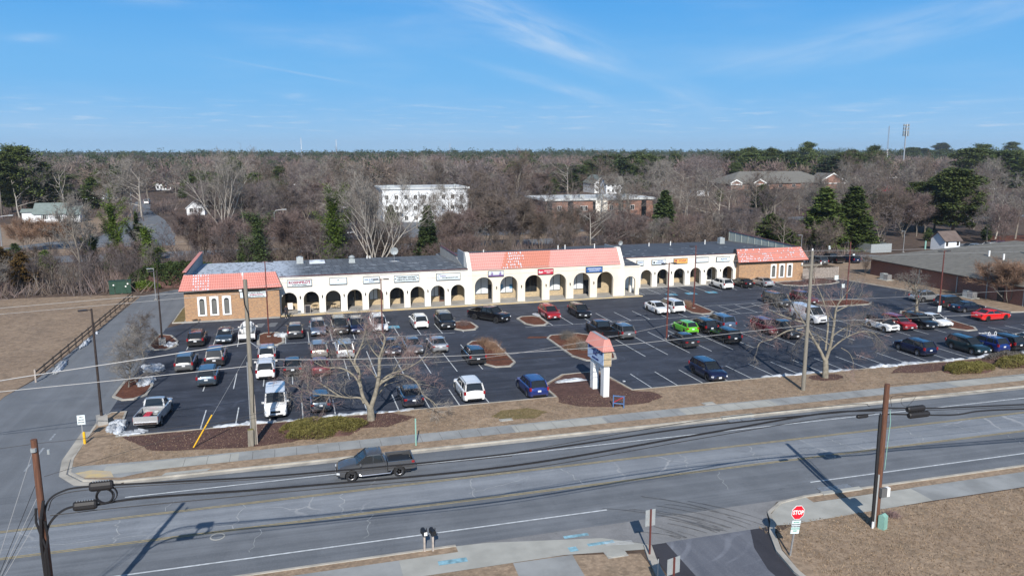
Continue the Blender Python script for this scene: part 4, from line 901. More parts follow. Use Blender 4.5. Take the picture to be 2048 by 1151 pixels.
KIND = {
 'sedan':  dict(L=4.80, W=1.83, H=1.45, R=.33, wf=1.42, wr=-1.38, top=[(-2.4,.80),(-2.34,.98),(-2.1,1.04),(-1.6,1.03),(-.9,.96),(.9,.93),(1.25,.94),(1.8,.86),(2.2,.74),(2.36,.62),(2.4,.50)], gh=(-1.95,-1.05,.28,1.18), belt=.95, roof=1.45),
 'sport':  dict(L=5.0, W=1.90, H=1.43, R=.35, wf=1.52, wr=-1.5, top=[(-2.5,.80),(-2.44,1.0),(-2.1,1.05),(-1.6,1.03),(-.9,.95),(.7,.93),(1.05,.96),(1.8,.90),(2.3,.78),(2.46,.66),(2.5,.5)], gh=(-2.05,-1.15,.05,.98), belt=.96, roof=1.43),
 'suv':    dict(L=4.65, W=1.87, H=1.69, R=.36, wf=1.38, wr=-1.34, top=[(-2.32,.75),(-2.29,.98),(-2.2,1.06),(-1.5,1.06),(.9,1.02),(1.15,1.04),(1.75,.98),(2.12,.88),(2.27,.74),(2.32,.55)], gh=(-2.24,-1.80,.30,1.20), belt=1.04, roof=1.66, rails=1, clad=1),
 'bigsuv': dict(L=4.95, W=1.98, H=1.80, R=.39, wf=1.46, wr=-1.42, top=[(-2.47,.8),(-2.44,1.05),(-2.35,1.13),(-1.5,1.13),(1.0,1.10),(1.3,1.12),(1.9,1.08),(2.3,1.0),(2.42,.85),(2.47,.6)], gh=(-2.38,-2.10,.42,1.25), belt=1.11, roof=1.78, rails=1, clad=1),
 'boxy':   dict(L=4.25, W=1.80, H=1.67, R=.35, wf=1.27, wr=-1.27, top=[(-2.12,.8),(-2.1,1.0),(-2.02,1.07),(-1.4,1.07),(1.0,1.05),(1.2,1.07),(1.7,1.05),(2.0,.99),(2.09,.85),(2.12,.6)], gh=(-2.05,-1.88,.55,1.1), belt=1.05, roof=1.66, rails=1, clad=1),
 'hatch':  dict(L=4.10, W=1.70, H=1.52, R=.31, wf=1.26, wr=-1.24, top=[(-2.05,.7),(-2.02,.92),(-1.95,1.0),(-1.4,1.0),(.9,.95),(1.2,.95),(1.6,.86),(1.9,.74),(2.02,.62),(2.05,.5)], gh=(-1.98,-1.55,.28,1.28), belt=.97, roof=1.52),
 'fastback': dict(L=4.45, W=1.74, H=1.48, R=.32, wf=1.36, wr=-1.32, top=[(-2.22,.75),(-2.2,1.0),(-2.05,1.08),(-1.5,1.04),(-.6,.96),(.9,.92),(1.3,.90),(1.8,.80),(2.1,.68),(2.2,.58),(2.22,.48)], gh=(-2.0,-.95,.30,1.42), belt=.95, roof=1.48),
 'minivan':dict(L=5.15, W=1.98, H=1.75, R=.35, wf=1.62, wr=-1.42, top=[(-2.57,.75),(-2.54,1.0),(-2.45,1.08),(-1.6,1.06),(1.3,1.0),(1.6,1.0),(2.1,.92),(2.42,.78),(2.53,.65),(2.57,.5)], gh=(-2.48,-2.2,.62,1.72), belt=1.03, roof=1.74, rails=1),
 'van':    dict(L=4.82, W=1.84, H=1.98, R=.34, wf=1.52, wr=-1.4, top=[(-2.4,.7),(-2.38,1.0),(-2.34,1.08),(-1.5,1.12),(1.2,1.2),(1.45,1.24),(1.95,1.13),(2.25,.98),(2.37,.8),(2.4,.5)], gh=(-2.36,-2.28,1.05,1.52), belt=1.15, roof=2.0, panel=1),
 'bigvan': dict(L=5.7, W=2.0, H=2.10, R=.38, wf=1.85, wr=-1.7, top=[(-2.85,.7),(-2.83,1.1),(-2.8,1.2),(-1.5,1.2),(1.6,1.18),(1.9,1.2),(2.4,1.12),(2.7,.98),(2.82,.8),(2.85,.5)], gh=(-2.8,-2.72,1.05,1.95), belt=1.18, roof=2.08, panel=1),
 'pickup': dict(L=5.85, W=2.02, H=1.93, R=.41, wf=1.87, wr=-1.75, top=[(-.82,.6),(-.80,1.22),(-.7,1.24),(1.2,1.22),(1.45,1.24),(2.2,1.22),(2.7,1.14),(2.87,.95),(2.92,.62)], gh=(-.74,-.52,.72,1.42), belt=1.22, roof=1.90, bed=(-2.92,-.86,1.24)),
 'dualcab':dict(L=5.2, W=1.86, H=1.76, R=.37, wf=1.66, wr=-1.56, top=[(-.76,.6),(-.74,1.10),(-.6,1.12),(1.0,1.10),(1.3,1.10),(2.0,1.02),(2.4,.90),(2.55,.74),(2.60,.52)], gh=(-.66,-.42,.55,1.32), belt=1.10, roof=1.74, bed=(-2.6,-.80,1.13)),
 'pickup2':dict(L=5.5, W=1.90, H=1.78, R=.38, wf=1.72, wr=-1.68, top=[(-.22,.6),(-.20,1.12),(-.1,1.14),(1.0,1.12),(1.3,1.14),(2.1,1.10),(2.55,1.02),(2.70,.85),(2.75,.58)], gh=(-.12,.08,.68,1.32), belt=1.12, roof=1.76, bed=(-2.75,-.26,1.14)),
}
def prof(P, x):
    T = P['top']
    if x <= T[0][0]: return T[0][1]
    for (a, za), (b, zb) in zip(T, T[1:]):
        if x <= b: return za+(zb-za)*(x-a)/(b-a)
    return T[-1][1]
def car_meshes(kind):
    P = KIND[kind]; L, W, Rw = P['L'], P['W'], P['R']; x0 = P['top'][0][0]; x1 = L/2; hw = W/2; gc = .22 if not P.get('bed') else .32
    arch = Rw+.075; parts = {}
    xs = set([x0, x0+.02, x1, x1-.02])
    for i in range(15): xs.add(x0+(x1-x0)*i/14)
    for a, _ in P['top']: xs.add(a)
    for xw in (P['wf'], P['wr']):
        for i in range(9):
            q = xw-arch*math.cos(math.pi*i/8)
            if x0+.05 < q < x1-.05: xs.add(q)
    xs = sorted(xs); xs = [x for i, x in enumerate(xs) if i == 0 or x-xs[i-1] > .012]
    mb = MB(); rings = []
    for x in xs:
        e = min(1, (x1-x)/.5); e2 = min(1, (x+L/2)/.4) if x0 < -L/2+.3 else 1
        tw = 1-.15*(1-math.sin(max(0, e)*math.pi/2))-.11*(1-math.sin(max(0, e2)*math.pi/2)); w_ = hw*tw; zt = prof(P, x); zb = gc+.14*(1-min(1, max(0, e)))+.10*(1-min(1, max(0, e2)))
        z_side = zb
        for xw in (P['wf'], P['wr']):
            if abs(x-xw) < arch: z_side = max(z_side, Rw+math.sqrt(max(0, arch*arch-(x-xw)**2)))
        zs = max(z_side+.02, zb+(zt-zb)*.62); zt2 = max(zt-.03, zs+.02)
        rings.append([(x, 0, z_side), (x, w_*.95, z_side), (x, w_, z_side+.04 if z_side > zb+.01 else zb+.10), (x, w_*1.0, zs), (x, w_*.975, zt2-.02), (x, w_*.90, zt), (x, w_*.5, zt+.02), (x, 0, zt+.03)])
    n = 8
    for s in (1, -1):
        vs = [(p[0], p[1]*s, p[2]) for r in rings for p in r]; fs = []
        for i in range(len(rings)-1):
            for k in range(n-1):
                f = (i*n+k, (i+1)*n+k, (i+1)*n+k+1, i*n+k+1); fs.append(f if s == 1 else f[::-1])
        fs.append(tuple(range(n)) if s == -1 else tuple(range(n-1, -1, -1))); e = (len(rings)-1)*n; fs.append(tuple(range(e, e+n))[::1] if s == 1 else tuple(range(e+n-1, e-1, -1)))
        mb.add(vs, fs)
    bm_ = mb
    # glasshouse
    rb, rt, ft, fb = P['gh']; be = P['belt']; ro = P['roof']; wb = hw*.885; wt = hw*(.70 if ro < 1.6 else .76)
    if P.get('panel'): wt = hw*.84; wb = hw*.93
    g = MB(); zf = prof(P, fb)+.0; zr = prof(P, rb)
    def hull(mbx, sh, lo=0):
        V = [(rb, -wb, be-.02), (rb, wb, be-.02), (fb, wb*.96, zf-.01), (fb, -wb*.96, zf-.01), (rt, -wt, ro-.05), (rt, wt, ro-.05), (ft, wt, ro-.05), (ft, -wt, ro-.05)]
        V = [(p[0], p[1]*sh, p[2]) for p in V]; mbx.add(V, [(0, 1, 5, 4), (1, 2, 6, 5), (2, 3, 7, 6), (3, 0, 4, 7), (4, 5, 6, 7)])
    hull(g, 1.0)
    if P.get('panel'):
        V = [(rb, -wb, be-.02), (rb, wb, be-.02), (.25, wb, be-.02), (.25, -wb, be-.02), (rt, -wt, ro-.05), (rt, wt, ro-.05), (.25, wt, ro-.05), (.25, -wt, ro-.05)]
        bm_.add([(p[0], p[1]*1.012, p[2]) for p in V], [(0, 1, 5, 4), (1, 2, 6, 5), (2, 3, 7, 6), (3, 0, 4, 7)])
    parts['window'] = (g.mesh(kind+'_window', M['glass']), 'glass')
    # roof panel and pillars
    r = MB(); N = 6; M_ = 6; V = []; F = []
    for i in range(N+1):
        u = i/N; x = rt+(ft-rt)*u; ex = min(u, 1-u)*N
        for j in range(M_+1):
            v_ = j/M_; yv = (v_*2-1); edge = abs(yv)**4; V.append((x-.05*(1-u*2)*0+(.03 if i == N else (-.03 if i == 0 else 0)), wt*1.02*yv, ro-.05*edge-.02*(1 if ex < .5 else 0)))
    for i in range(N):
        for j in range(M_): a = i*(M_+1)+j; F.append((a, a+M_+1, a+M_+2, a+1))
    r.add(V, F); b0 = [V[i*(M_+1)] for i in range(N+1)]; b1 = [V[i*(M_+1)+M_] for i in range(N+1)]
    for B, fl in ((b0, 0), (b1, 1)):
        lo = [(p[0], p[1]*1.02, p[2]-.07) for p in B]; k = len(B); r.add(B+lo, [((i, i+1, k+i+1, k+i) if fl == 0 else (i+1, i, k+i, k+i+1)) for i in range(k-1)])
    def pillar(p, q, wd):
        p, q = Vector(p), Vector(q); d = Vector((wd/2, 0, 0)); nrm = Vector((0, math.copysign(.012, p.y), .006)); a = [p-d+nrm, p+d+nrm, q+d*.9+nrm, q-d*.9+nrm]; b = [p-d-nrm, p+d-nrm, q+d*.9-nrm, q-d*.9-nrm]
        r.add([tuple(x) for x in a+b], [(0, 1, 2, 3), (3, 2, 1, 0), (0, 4, 5, 1), (1, 5, 6, 2), (2, 6, 7, 3), (3, 7, 4, 0)])
    for s in (-1, 1):
        pillar((fb, s*wb*.96, zf-.01), (ft, s*wt, ro-.05), .10); pillar((rb+.07, s*wb, be-.02), (rt+.05, s*wt, ro-.05), .22 if not P.get('bed') else .14)
        xm = (ft+rt)/2+.12
        if not P.get('panel'): pillar((xm, s*wb, be-.02), (xm-.04, s*wt, ro-.05), .085)
        if ro > 1.6 and not P.get('bed') and not P.get('panel'): xq = rt+(ft-rt)*.14; pillar((xq-.05, s*wb, be-.02), (xq, s*wt, ro-.05), .10)
    # rear corner posts seen from behind, and the sill under the rear window
    for s in (-1, 1):
        p, q = Vector((rb-.012, s*wb*.93, be)), Vector((rt-.03, s*wt*.93, ro-.05)); d = Vector((0, .055, 0)); r.add([tuple(x) for x in (p-d, p+d, q+d, q-d)], [(0, 1, 2, 3), (3, 2, 1, 0)])
        p, q = Vector((fb+.012, s*wb*.90, zf)), Vector((ft+.02, s*wt*.93, ro-.05)); d = Vector((0, .035, 0)); r.add([tuple(x) for x in (p-d, p+d, q+d, q-d)], [(0, 1, 2, 3), (3, 2, 1, 0)])
    parts['roof'] = (r.mesh(kind+'_roof', PT['white'], smooth=45), 'paint')
    # pickup bed
    if P.get('bed'):
        a, b, zt = P['bed']; t_ = .09; zi = .72; bd = MB()
        def side(s):
            # outer skin follows the wheel arch
            X = sorted(set([a, b]+[P['wr']-arch*math.cos(math.pi*i/10) for i in range(11)])); lo = []
            for x in X:
                z_ = .5
                if abs(x-P['wr']) < arch+1e-6: z_ = max(.5, Rw+math.sqrt(max(0, arch*arch-(x-P['wr'])**2)))
                lo.append(z_)
            y = s*hw; yi = s*(hw-t_); V = [(x, y, z) for x, z in zip(X, lo)]+[(x, y, (z+zt)/2) for x, z in zip(X, lo)]+[(x, y*.985, zt) for x in X]+[(x, yi, zt) for x in X]+[(x, yi, zi) for x in X]; k = len(X)
            for q in range(4):
                bd.add(V[q*k:(q+2)*k], [((i, i+1, k+i+1, k+i) if s == -1 else (i+1, i, k+i, k+i+1)) for i in range(k-1)])
        side(1); side(-1); bd.bb(a-.03, a+.06, -hw*.97, hw*.97, .5, zt+.0); bd.bb(b-.05, b-.01, -hw*.97, hw*.97, .5, zt-.02)
        parts['cargo_bed'] = (bd.mesh(kind+'_bed', PT['white']), 'paint')
        fl = MB(); fl.bb(a+.06, b-.05, -(hw-t_-.005), hw-t_-.005, zi-.2, zi); fl.bb(P['wr']-.45, P['wr']+.45, -(hw-t_-.006), -(hw-.3), zi, zi+.22); fl.bb(P['wr']-.45, P['wr']+.45, (hw-.3), (hw-t_-.006), zi, zi+.22); parts['bed_liner'] = (fl.mesh(kind+'_liner', M['black']), 'black')
    parts['body'] = (bm_.mesh(kind+'_body', PT['white'], smooth=38), 'paint')
    # black trim: underbody, seams, grille, lower cladding
    tr = MB(); tr.bb(x0+.15 if not P.get('bed') else -L/2+.2, x1-.2, -hw+.3, hw-.3, .2, .62)
    for s in (-1, 1):
        y = s*hw
        for xx in ((ft+rt)/2+.14, fb-.28, rb+.75 if not P.get('bed') else rb+.02):
            if abs(xx-P['wr']) > arch or True: tr.bb(xx-.008, xx+.008, min(y*.985, y*1.003), max(y*.985, y*1.003), max(gc+.25, Rw+arch+.02 if abs(xx-P['wr']) < arch else 0, Rw+arch+.02 if abs(xx-P['wf']) < arch else 0), be-.12)
        if P.get('clad'): tr.bb(P['wr']+arch, P['wf']-arch, min(y*.99, y*1.012), max(y*.99, y*1.012), gc-.02, gc+.17)
        for xw in (P['wf'], P['wr']):
            if P.get('clad'):
                for i in range(10):
                    a0, a1 = math.pi*i/10, math.pi*(i+1)/10; ri, ro2 = arch-.005, arch+.065
                    if xw == P['wr'] or True:
                        q = [(xw+ri*math.cos(a0), y*1.013, Rw+ri*math.sin(a0)), (xw+ro2*math.cos(a0), y*1.013, Rw+ro2*math.sin(a0)), (xw+ro2*math.cos(a1), y*1.013, Rw+ro2*math.sin(a1)), (xw+ri*math.cos(a1), y*1.013, Rw+ri*math.sin(a1))]; tr.add(q, [(0, 1, 2, 3), (3, 2, 1, 0)])
    fz = prof(P, x1-.04)
    tr.bb(x1-.12, x1+.012, -hw*.42, hw*.42, fz-.20, fz-.02); tr.bb(x1-.14, x1+.014, -hw*.62, hw*.62, .34, .46)
    tr.bb(-L/2-.014, -L/2+.1, -hw*.66, hw*.66, .32 if not P.get('bed') else .42, .46 if not P.get('bed') else .5)
    if P.get('rails'):
        for s in (-1, 1): tr.tube([(rt+.15, s*wt*.93, ro-.02), (rt+.3, s*wt*.93, ro+.045), (ft-.3, s*wt*.93, ro+.045), (ft-.15, s*wt*.93, ro-.02)], .022, 4)
    parts['trim'] = (tr.mesh(kind+'_trim', M['black']), 'black')
    # bumpers
    bu = MB(); bu.bb(-L/2-.035, -L/2+.12, -hw*.80, hw*.80, .46, .64) if not P.get('bed') else bu.bb(-L/2-.13, -L/2+.0, -hw*.90, hw*.90, .50, .68)
    parts['rear_bumper'] = (bu.mesh(kind+'_rb', M['chrome'] if P.get('bed') else PT['white']), 'chrome' if P.get('bed') else 'paint')
    bu = MB(); bu.bb(x1-.12, x1+.03, -hw*.70, hw*.70, .47, fz-.21 if fz-.21 > .5 else .55); parts['front_bumper'] = (bu.mesh(kind+'_fb', PT['white']), 'paint')
    hl = MB(); tl = MB(); zt = P['top'][1][1] if not P.get('bed') else 1.12
    hl.bb(-.17, .05, -.17, .17, -.065, .065); parts['headlight'] = (hl.mesh(kind+'_hl', M['lamp_clear']), 'clear')
    tw_ = .04 if P.get('bed') else (.13 if ro < 1.6 else .085); tl.bb(-.05, .14, -tw_, tw_, -.09 if ro < 1.6 else -.17, .08 if ro < 1.6 else .13); parts['taillight'] = (tl.mesh(kind+'_tl', M['lamp_red']), 'red')
    pl = MB(); pl.bb(-.008, .008, -.155, .155, -.08, .08); parts['plate'] = (pl.mesh(kind+'_plate', M['plate']), 'plate')
    mi = MB(); mi.bb(-.06, .06, -.11, .11, -.07, .08); parts['mirror'] = (mi.mesh(kind+'_mirror', PT['white']), 'paint')
    ty = MB(); wd = .215; pr = [(-wd/2, Rw*.62), (-wd/2, Rw*.93), (-wd*.36, Rw), (wd*.36, Rw), (wd/2, Rw*.93), (wd/2, Rw*.62)]; n = 20; V = []; F = []
    for i in range(n):
        a_ = 2*math.pi*i/n
        for (yy, rr_) in pr: V.append((rr_*math.cos(a_), yy, rr_*math.sin(a_)))
    for i in range(n):
        for j in range(len(pr)): a_ = i*6+j; b_ = ((i+1) % n)*6+j; c_ = ((i+1) % n)*6+(j+1) % 6; d_ = i*6+(j+1) % 6; F.append((a_, d_, c_, b_))
    ty.add(V, F); parts['tyre'] = (ty.mesh('tyre', M['rubber'], smooth=40), 'rubber')
    ri = MB()
    for i in range(5):
        a_ = 2*math.pi*i/5
        for s in (-1, 1):
            c_, s_ = math.cos(a_), math.sin(a_); r1, r0 = Rw*.60, Rw*.08; w1 = .055; y = s*(wd/2-.035)
            ri.add([(r0*c_-w1*s_, y, r0*s_+w1*c_), (r1*c_-w1*s_, y, r1*s_+w1*c_), (r1*c_+w1*s_, y, r1*s_-w1*c_), (r0*c_+w1*s_, y, r0*s_-w1*c_)], [(0, 1, 2, 3), (3, 2, 1, 0)])
    ri.tube([(0, -wd/2+.05, 0), (0, wd/2-.05, 0)], [Rw*.16, Rw*.16], 8)
    for s in (-1, 1):
        V = []; F = []
        for i in range(16): a_ = 2*math.pi*i/16; V += [(Rw*.55*math.cos(a_), s*(wd/2-.03), Rw*.55*math.sin(a_)), (Rw*.635*math.cos(a_), s*(wd/2-.015), Rw*.635*math.sin(a_))]
        for i in range(16): F += [(2*i, 2*i+1, (2*i+3) % 32, (2*i+2) % 32), ((2*i+2) % 32, (2*i+3) % 32, 2*i+1, 2*i)]
        ri.add(V, F)
    parts['rim'] = (ri.mesh('rim', M['rim']), 'rim')
    dk = MB(); dk.tube([(0, -.05, 0), (0, .05, 0)], [Rw*.6, Rw*.6], 14); parts['brake_disc'] = (dk.mesh('brake_disc', M['interior']), 'black')
    return parts, P, dict(fz=fz, wt=wt, wb=wb, hw=hw, x1=x1)
_cm = {}
NAMES = {'sedan': 'parked_car', 'sport': 'parked_car', 'hatch': 'parked_car', 'fastback': 'parked_car', 'suv': 'parked_suv', 'bigsuv': 'parked_suv', 'boxy': 'parked_suv', 'minivan': 'minivan', 'van': 'cargo_van', 'bigvan': 'cargo_van', 'pickup': 'pickup_truck', 'pickup2': 'pickup_truck', 'dualcab': 'pickup_truck'}
CATS = {'parked_car': 'car', 'parked_suv': 'car', 'minivan': 'van', 'cargo_van': 'van', 'pickup_truck': 'pickup truck'}
def car(kind, x, y, heading, colour, label, group='vehicles parked in the shopping centre car park', name=None, z=.03, rim='rim', roofm=None, lod=0):
    if kind not in _cm: _cm[kind] = car_meshes(kind)
    parts, P, q = _cm[kind]; nm = name or NAMES[kind]; o = thing(nm, label, CATS[NAMES[kind]], (x, y, z), heading, group)
    pm = PT[colour]
    def put(part, loc=(0, 0, 0), rot=(0, 0, 0), parent=None, over=None, pname=None):
        me, role = parts[part]; c = bpy.data.objects.new(pname or part, me); C.objects.link(c); c.parent = parent or o; c.location = loc; c.rotation_euler = rot
        mm = over or (pm if role == 'paint' else None)
        if mm: c.material_slots[0].link = 'OBJECT'; c.material_slots[0].material = mm
        return c
    body = put('body'); put('roof', over=roofm); put('window'); put('trim'); put('front_bumper'); put('rear_bumper')
    if P.get('bed'): put('cargo_bed'); put('bed_liner')
    hw, x1, fz, L = q['hw'], q['x1'], q['fz'], P['L']
    xr = -L/2; zt = 1.0 if not P.get('bed') else .95
    if P['roof'] > 1.6 and not P.get('bed'): zt = .98
    if P['roof'] < 1.6: zt = .86
    for s in (-1, 1):
        put('headlight', (x1-.09, s*hw*.70, max(.62, fz-.08)), (0, 0, -s*.45)); put('taillight', (xr+.03, s*(hw-.045 if P.get('bed') else hw*.80 if P['roof'] < 1.6 else hw*.87), zt), (0, 0, s*.22 if not P.get('bed') else 0))
        put('mirror', (P['gh'][3]-.28, s*(hw+.08), P['belt']+.06))
        for xw in (P['wf'], P['wr']):
            wh = put('tyre', (xw, s*(hw-.11), P['R']), pname='wheel'); put('rim', parent=wh, over=M[rim] if rim != 'rim' else None); put('brake_disc', parent=wh)
    put('plate', (xr-.02, 0, .78 if not P.get('bed') else .60)); put('plate', (x1+.035, 0, .52), pname='plate')
    return o
UP, DN, RT = math.pi/2, -math.pi/2, 0.0
def park(px, py, kind, colour, face, label, dx=0, ang=0, **k):
    """near-bumper spot read off the photo; face U: tail to camera, D: nose to camera"""
    p = G(px, py); L = KIND[kind]['L']; a = (UP if face == 'U' else DN)+ang
    return car(kind, p.x+dx, p.y+L/2, a, colour, label, **k)
park(391, 696, 'suv', 'black', 'U', 'black SUV at the left end of the row nearest the shops')
park(447.5, 690, 'sedan', 'slate', 'D', 'dark steel-blue saloon between the black SUV and the pickup with a white tank')
tankp = park(494, 687, 'pickup2', 'white', 'U', 'white pickup truck carrying a white tank in its bed')
park(591, 680, 'suv', 'charcoal', 'U', 'dark grey car, tail to the camera, first right of the rounded snow heap')
park(637.5, 675, 'suv', 'bluegrey', 'D', 'silver-blue wagon facing the camera, second to the right of the snow heap')
park(682, 672, 'bigsuv', 'brown', 'D', 'dark brown SUV facing the camera behind the upper twigs of the left big tree')
park(717.5, 670, 'suv', 'navy', 'D', 'dark navy SUV facing the camera, immediately left of the white minivan with a black grille')
park(762, 667, 'minivan', 'pearl', 'D', 'white minivan with a wide black grille facing the camera, left of the blue accessible bay')
park(843.7, 660, 'suv', 'white', 'U', 'white compact SUV with its tail to the camera, right of the blue accessible bay')
park(897.5, 661, 'bigsuv', 'black', 'D', 'black SUV with a chrome grille facing the camera beside a small bark island')
p1, p2 = G(938, 637), G(1003, 648); dv = (p2-p1).normalized(); c_ = (p1+p2)/2+Vector((-dv.y, dv.x, 0))*.9
car('pickup', c_.x, c_.y, math.atan2(dv.y, dv.x), 'black', 'black crew-cab pickup parked aslant, nose right, between two small bark islands', rim='rim_dark')
park(1110, 642, 'suv', 'red', 'D', 'bright red SUV facing the camera right of the small oval bark island')
park(1177, 638, 'suv', 'black', 'D', 'black compact SUV facing the camera, one bay to the right of the red SUV', dx=-.4)
park(1330, 631, 'sedan', 'white', 'D', 'white saloon facing the camera next to a white minivan')
park(1359, 628, 'minivan', 'white', 'U', 'white minivan, tail to the camera, left of a bark island with a lamp post')
park(1460, 580, 'suv', 'white', 'U', 'white SUV parked closest to the arches of the right wing', dx=-.2)
park(1500, 577, 'sedan', 'black', 'U', 'black saloon between a white SUV and a silver car at the right brick block')
park(1540, 575.6, 'sedan', 'lightsilver', 'U', 'silver saloon in front of the arched windows of the right brick block')
park(1221, 682, 'pickup', 'black', 'U', 'black pickup partly hidden behind the tiled cap of the roadside sign', rim='rim_dark')
park(1258, 681, 'suv', 'grey', 'U', 'grey SUV right of the black pickup that the roadside sign hides')
park(1386, 671, 'hatch', 'green', 'U', 'small lime green hatchback in the double row')
park(1424, 669, 'suv', 'black', 'U', 'black SUV directly right of the lime green hatchback')
park(1464, 662, 'bigsuv', 'bluegrey', 'U', 'blue-grey wagon second to the right of the lime green hatchback', dx=-.3)
park(1385, 699, 'fastback', 'charcoal', 'U', 'charcoal fastback with silver tail lamps, in front of the lime green hatchback')
park(1471, 690, 'suv', 'black', 'U', 'black SUV in the front half of the double row, right of the charcoal fastback')
park(1440, 766, 'suv', 'navy', 'D', 'glossy black SUV facing the camera alone in the row beside the grass verge')
park(1573.5, 616, 'bigsuv', 'charcoal', 'D', 'dark SUV facing the camera behind the left twigs of the right big tree')
park(1628, 611, 'suv', 'maroon', 'D', 'maroon SUV facing the camera behind the pale utility pole')
park(1646, 651, 'bigvan', 'pearl', 'D', 'tall white van facing the camera behind the pale utility pole')
park(1595, 681, 'pickup', 'charcoal', 'D', 'dark pickup with bright chrome headlamps just left of the pale utility pole')
park(1560, 672, 'suv', 'maroon', 'D', 'dark red car half hidden by twigs left of the dark pickup', dx=-.3)
jeep = park(1788.5, 667, 'boxy', 'white', 'D', 'boxy white SUV with a black bonnet stripe and black roof', roofm=M['black'])
park(1823.5, 663.7, 'suv', 'red', 'D', 'dark red SUV facing the camera right of the boxy white SUV')
park(1866, 661, 'suv', 'black', 'D', 'black SUV facing the camera between a dark red SUV and a white saloon')
park(1896, 657.5, 'sedan', 'white', 'D', 'white saloon facing the camera at the right end of its row by the bark island')
nb = 'cars parked against the brown brick building'
car('suv', 90.6, 92.3, .02, 'silver', 'silver SUV nosed towards the brown brick building behind the bare round tree', nb)
car('suv', 90.9, 87.9, .0, 'charcoal', 'dark grey hatch nosed towards the brick building, left half of it lost in twigs', nb)
car('sedan', 90.4, 84.6, .0, 'darkblue', 'dark blue saloon nosed towards the brick building between a grey car and a red one', nb)
car('sport', 88.9, 79.4, .03, 'brightred', 'bright red saloon nosed towards the brick building', nb, rim='rim_dark')
park(1861, 715, 'suv', 'navy', 'U', 'dark navy SUV with a white plate standing alone near the snowy verge')
park(1970, 712.5, 'suv', 'teal', 'D', 'dark teal SUV facing the camera beside the juniper hedge')
bk = park(2008, 707.5, 'suv', 'blue', 'U', 'blue SUV with a bicycle rack behind the juniper hedge')
park(2041, 704, 'suv', 'black', 'U', 'black SUV at the right edge behind the juniper hedge')
car('sedan', 81.6, 67.6, UP, 'white', 'white saloon mostly beyond the right edge next to the black SUV', 'vehicles parked in the shopping centre car park')
park(368, 747, 'suv', 'grey', 'U', 'grey SUV at the left end of the double row beside the twiggy island tree')
park(429, 736, 'bigsuv', 'charcoal', 'U', 'dark SUV with long red tail lamps behind the steel-blue SUV')
park(413, 776, 'suv', 'slate', 'U', 'steel-blue SUV in the front half of the double row, left of the grey utility pole')
park(527, 762, 'suv', 'white', 'U', 'white SUV with its tail to the camera right beside the grey utility pole', dx=.2)
park(534, 729, 'suv', 'silver', 'U', 'silver SUV with red lamps hidden behind the white SUV at the grey utility pole')
park(586, 755, 'sedan', 'black', 'U', 'black saloon with red lamps, second car right of the grey utility pole')
park(642, 755, 'sedan', 'maroon', 'U', 'dark red saloon behind the lower left branches of the left big tree')
park(552, 840, 'van', 'white', 'D', 'white cargo van facing the camera between the grey utility pole and the low juniper')
park(640, 829, 'hatch', 'slate', 'U', 'blue hatchback with tall red tail lamps right behind the low juniper', dx=.1)
silverp = park(300, 860, 'pickup2', 'lightsilver', 'U', 'silver pickup with red and white things in its bed by the corner snow heap', ang=-.10)
park(640, 720, 'suv', 'beige', 'U', 'beige-silver SUV with red lamps behind the left limbs of the left big tree')
park(692, 721, 'bigsuv', 'lightsilver', 'U', 'light silver SUV behind the left limbs of the left big tree')
park(787, 714, 'sedan', 'darkblue', 'D', 'dark blue saloon facing the camera right of the left big tree')
park(832, 712, 'sedan', 'grey', 'D', 'grey saloon facing the camera between a dark blue and a silver saloon')
park(882, 708, 'sedan', 'silver', 'U', 'silver saloon with its tail to the camera left of the long planted island')
park(957, 732, 'suv', 'black', 'U', 'black SUV pulled up against the long planted island')
park(829, 818, 'sedan', 'darkblue', 'U', 'dark blue saloon in the front row right of the left big tree')
park(950, 807, 'bigsuv', 'white', 'U', 'white SUV with black wheel arches in the middle of the front row')
park(1079, 799, 'suv', 'blue', 'U', 'bright blue SUV in the front row beside the snow patch and the roadside sign')
# the moving pickup
p = G(756, 958); mv = car('dualcab', p.x-.1, p.y+.95, math.pi, 'gunmetal', 'dark grey crew-cab pickup with silver side steps driving along the road', None, z=.025)
for s in (-1, 1):
    mb = MB(); mb.tube([(1.15, s*.93, .48), (1.05, s*1.0, .38), (-.95, s*1.0, .38), (-1.05, s*.93, .48)], .05, 6); mb.build('side_step', M['chrome'], mv)
MB().bb(-2.45, -.9, -.6, .65, .722, .95).build('bed_load', M['black'], mv)
# extras carried by cars
mb = MB(); mb.bb(1.05, 2.05, -.42, .42, 1.06, 1.128); mb.build('bonnet_stripe', M['black'], jeep)
tk = thing('tank', 'white plastic tank with a short pipe standing in a pickup bed', 'tank', (tankp.location.x+.1, tankp.location.y-1.3, .98))
mb = MB(); mb.tube([(0, 0, 0), (0, 0, .1), (0, 0, 1.25), (0, 0, 1.42)], [.5, .55, .55, .28], 16); mb.build('drum', M['white'], tk, smooth=40)
mb = MB(); mb.cyl((0, 0, 1.38), .12, .55, 8); mb.build('pipe', M['alum'], tk); mb = MB(); mb.tube([(-.7, -.55, -.2), (-.7, -.55, .9), (.7, -.55, .9), (.7, -.55, -.2)], .03, 5); mb.build('rack', M['steel'], tk)
br = thing('bicycle_rack', 'pale folding bicycle rack clamped on the roof of the blue SUV', 'bicycle rack', (bk.location.x, bk.location.y, 1.72))
mb = MB()
for s in (-.45, .45):
    mb.tube([(s-.1, -.6, 0), (s-.14, -.6, .28), (s, -.6, .42), (s+.14, -.6, .28), (s+.1, -.6, 0)], .03, 5); mb.tube([(s, -.7, .02), (s, .8, .02)], .025, 4)
mb.tube([(-.7, .5, 0), (.7, .5, 0)], .025, 4); mb.tube([(-.7, -.6, 0), (.7, -.6, 0)], .025, 4); mb.build('hoops', M['white'], br)
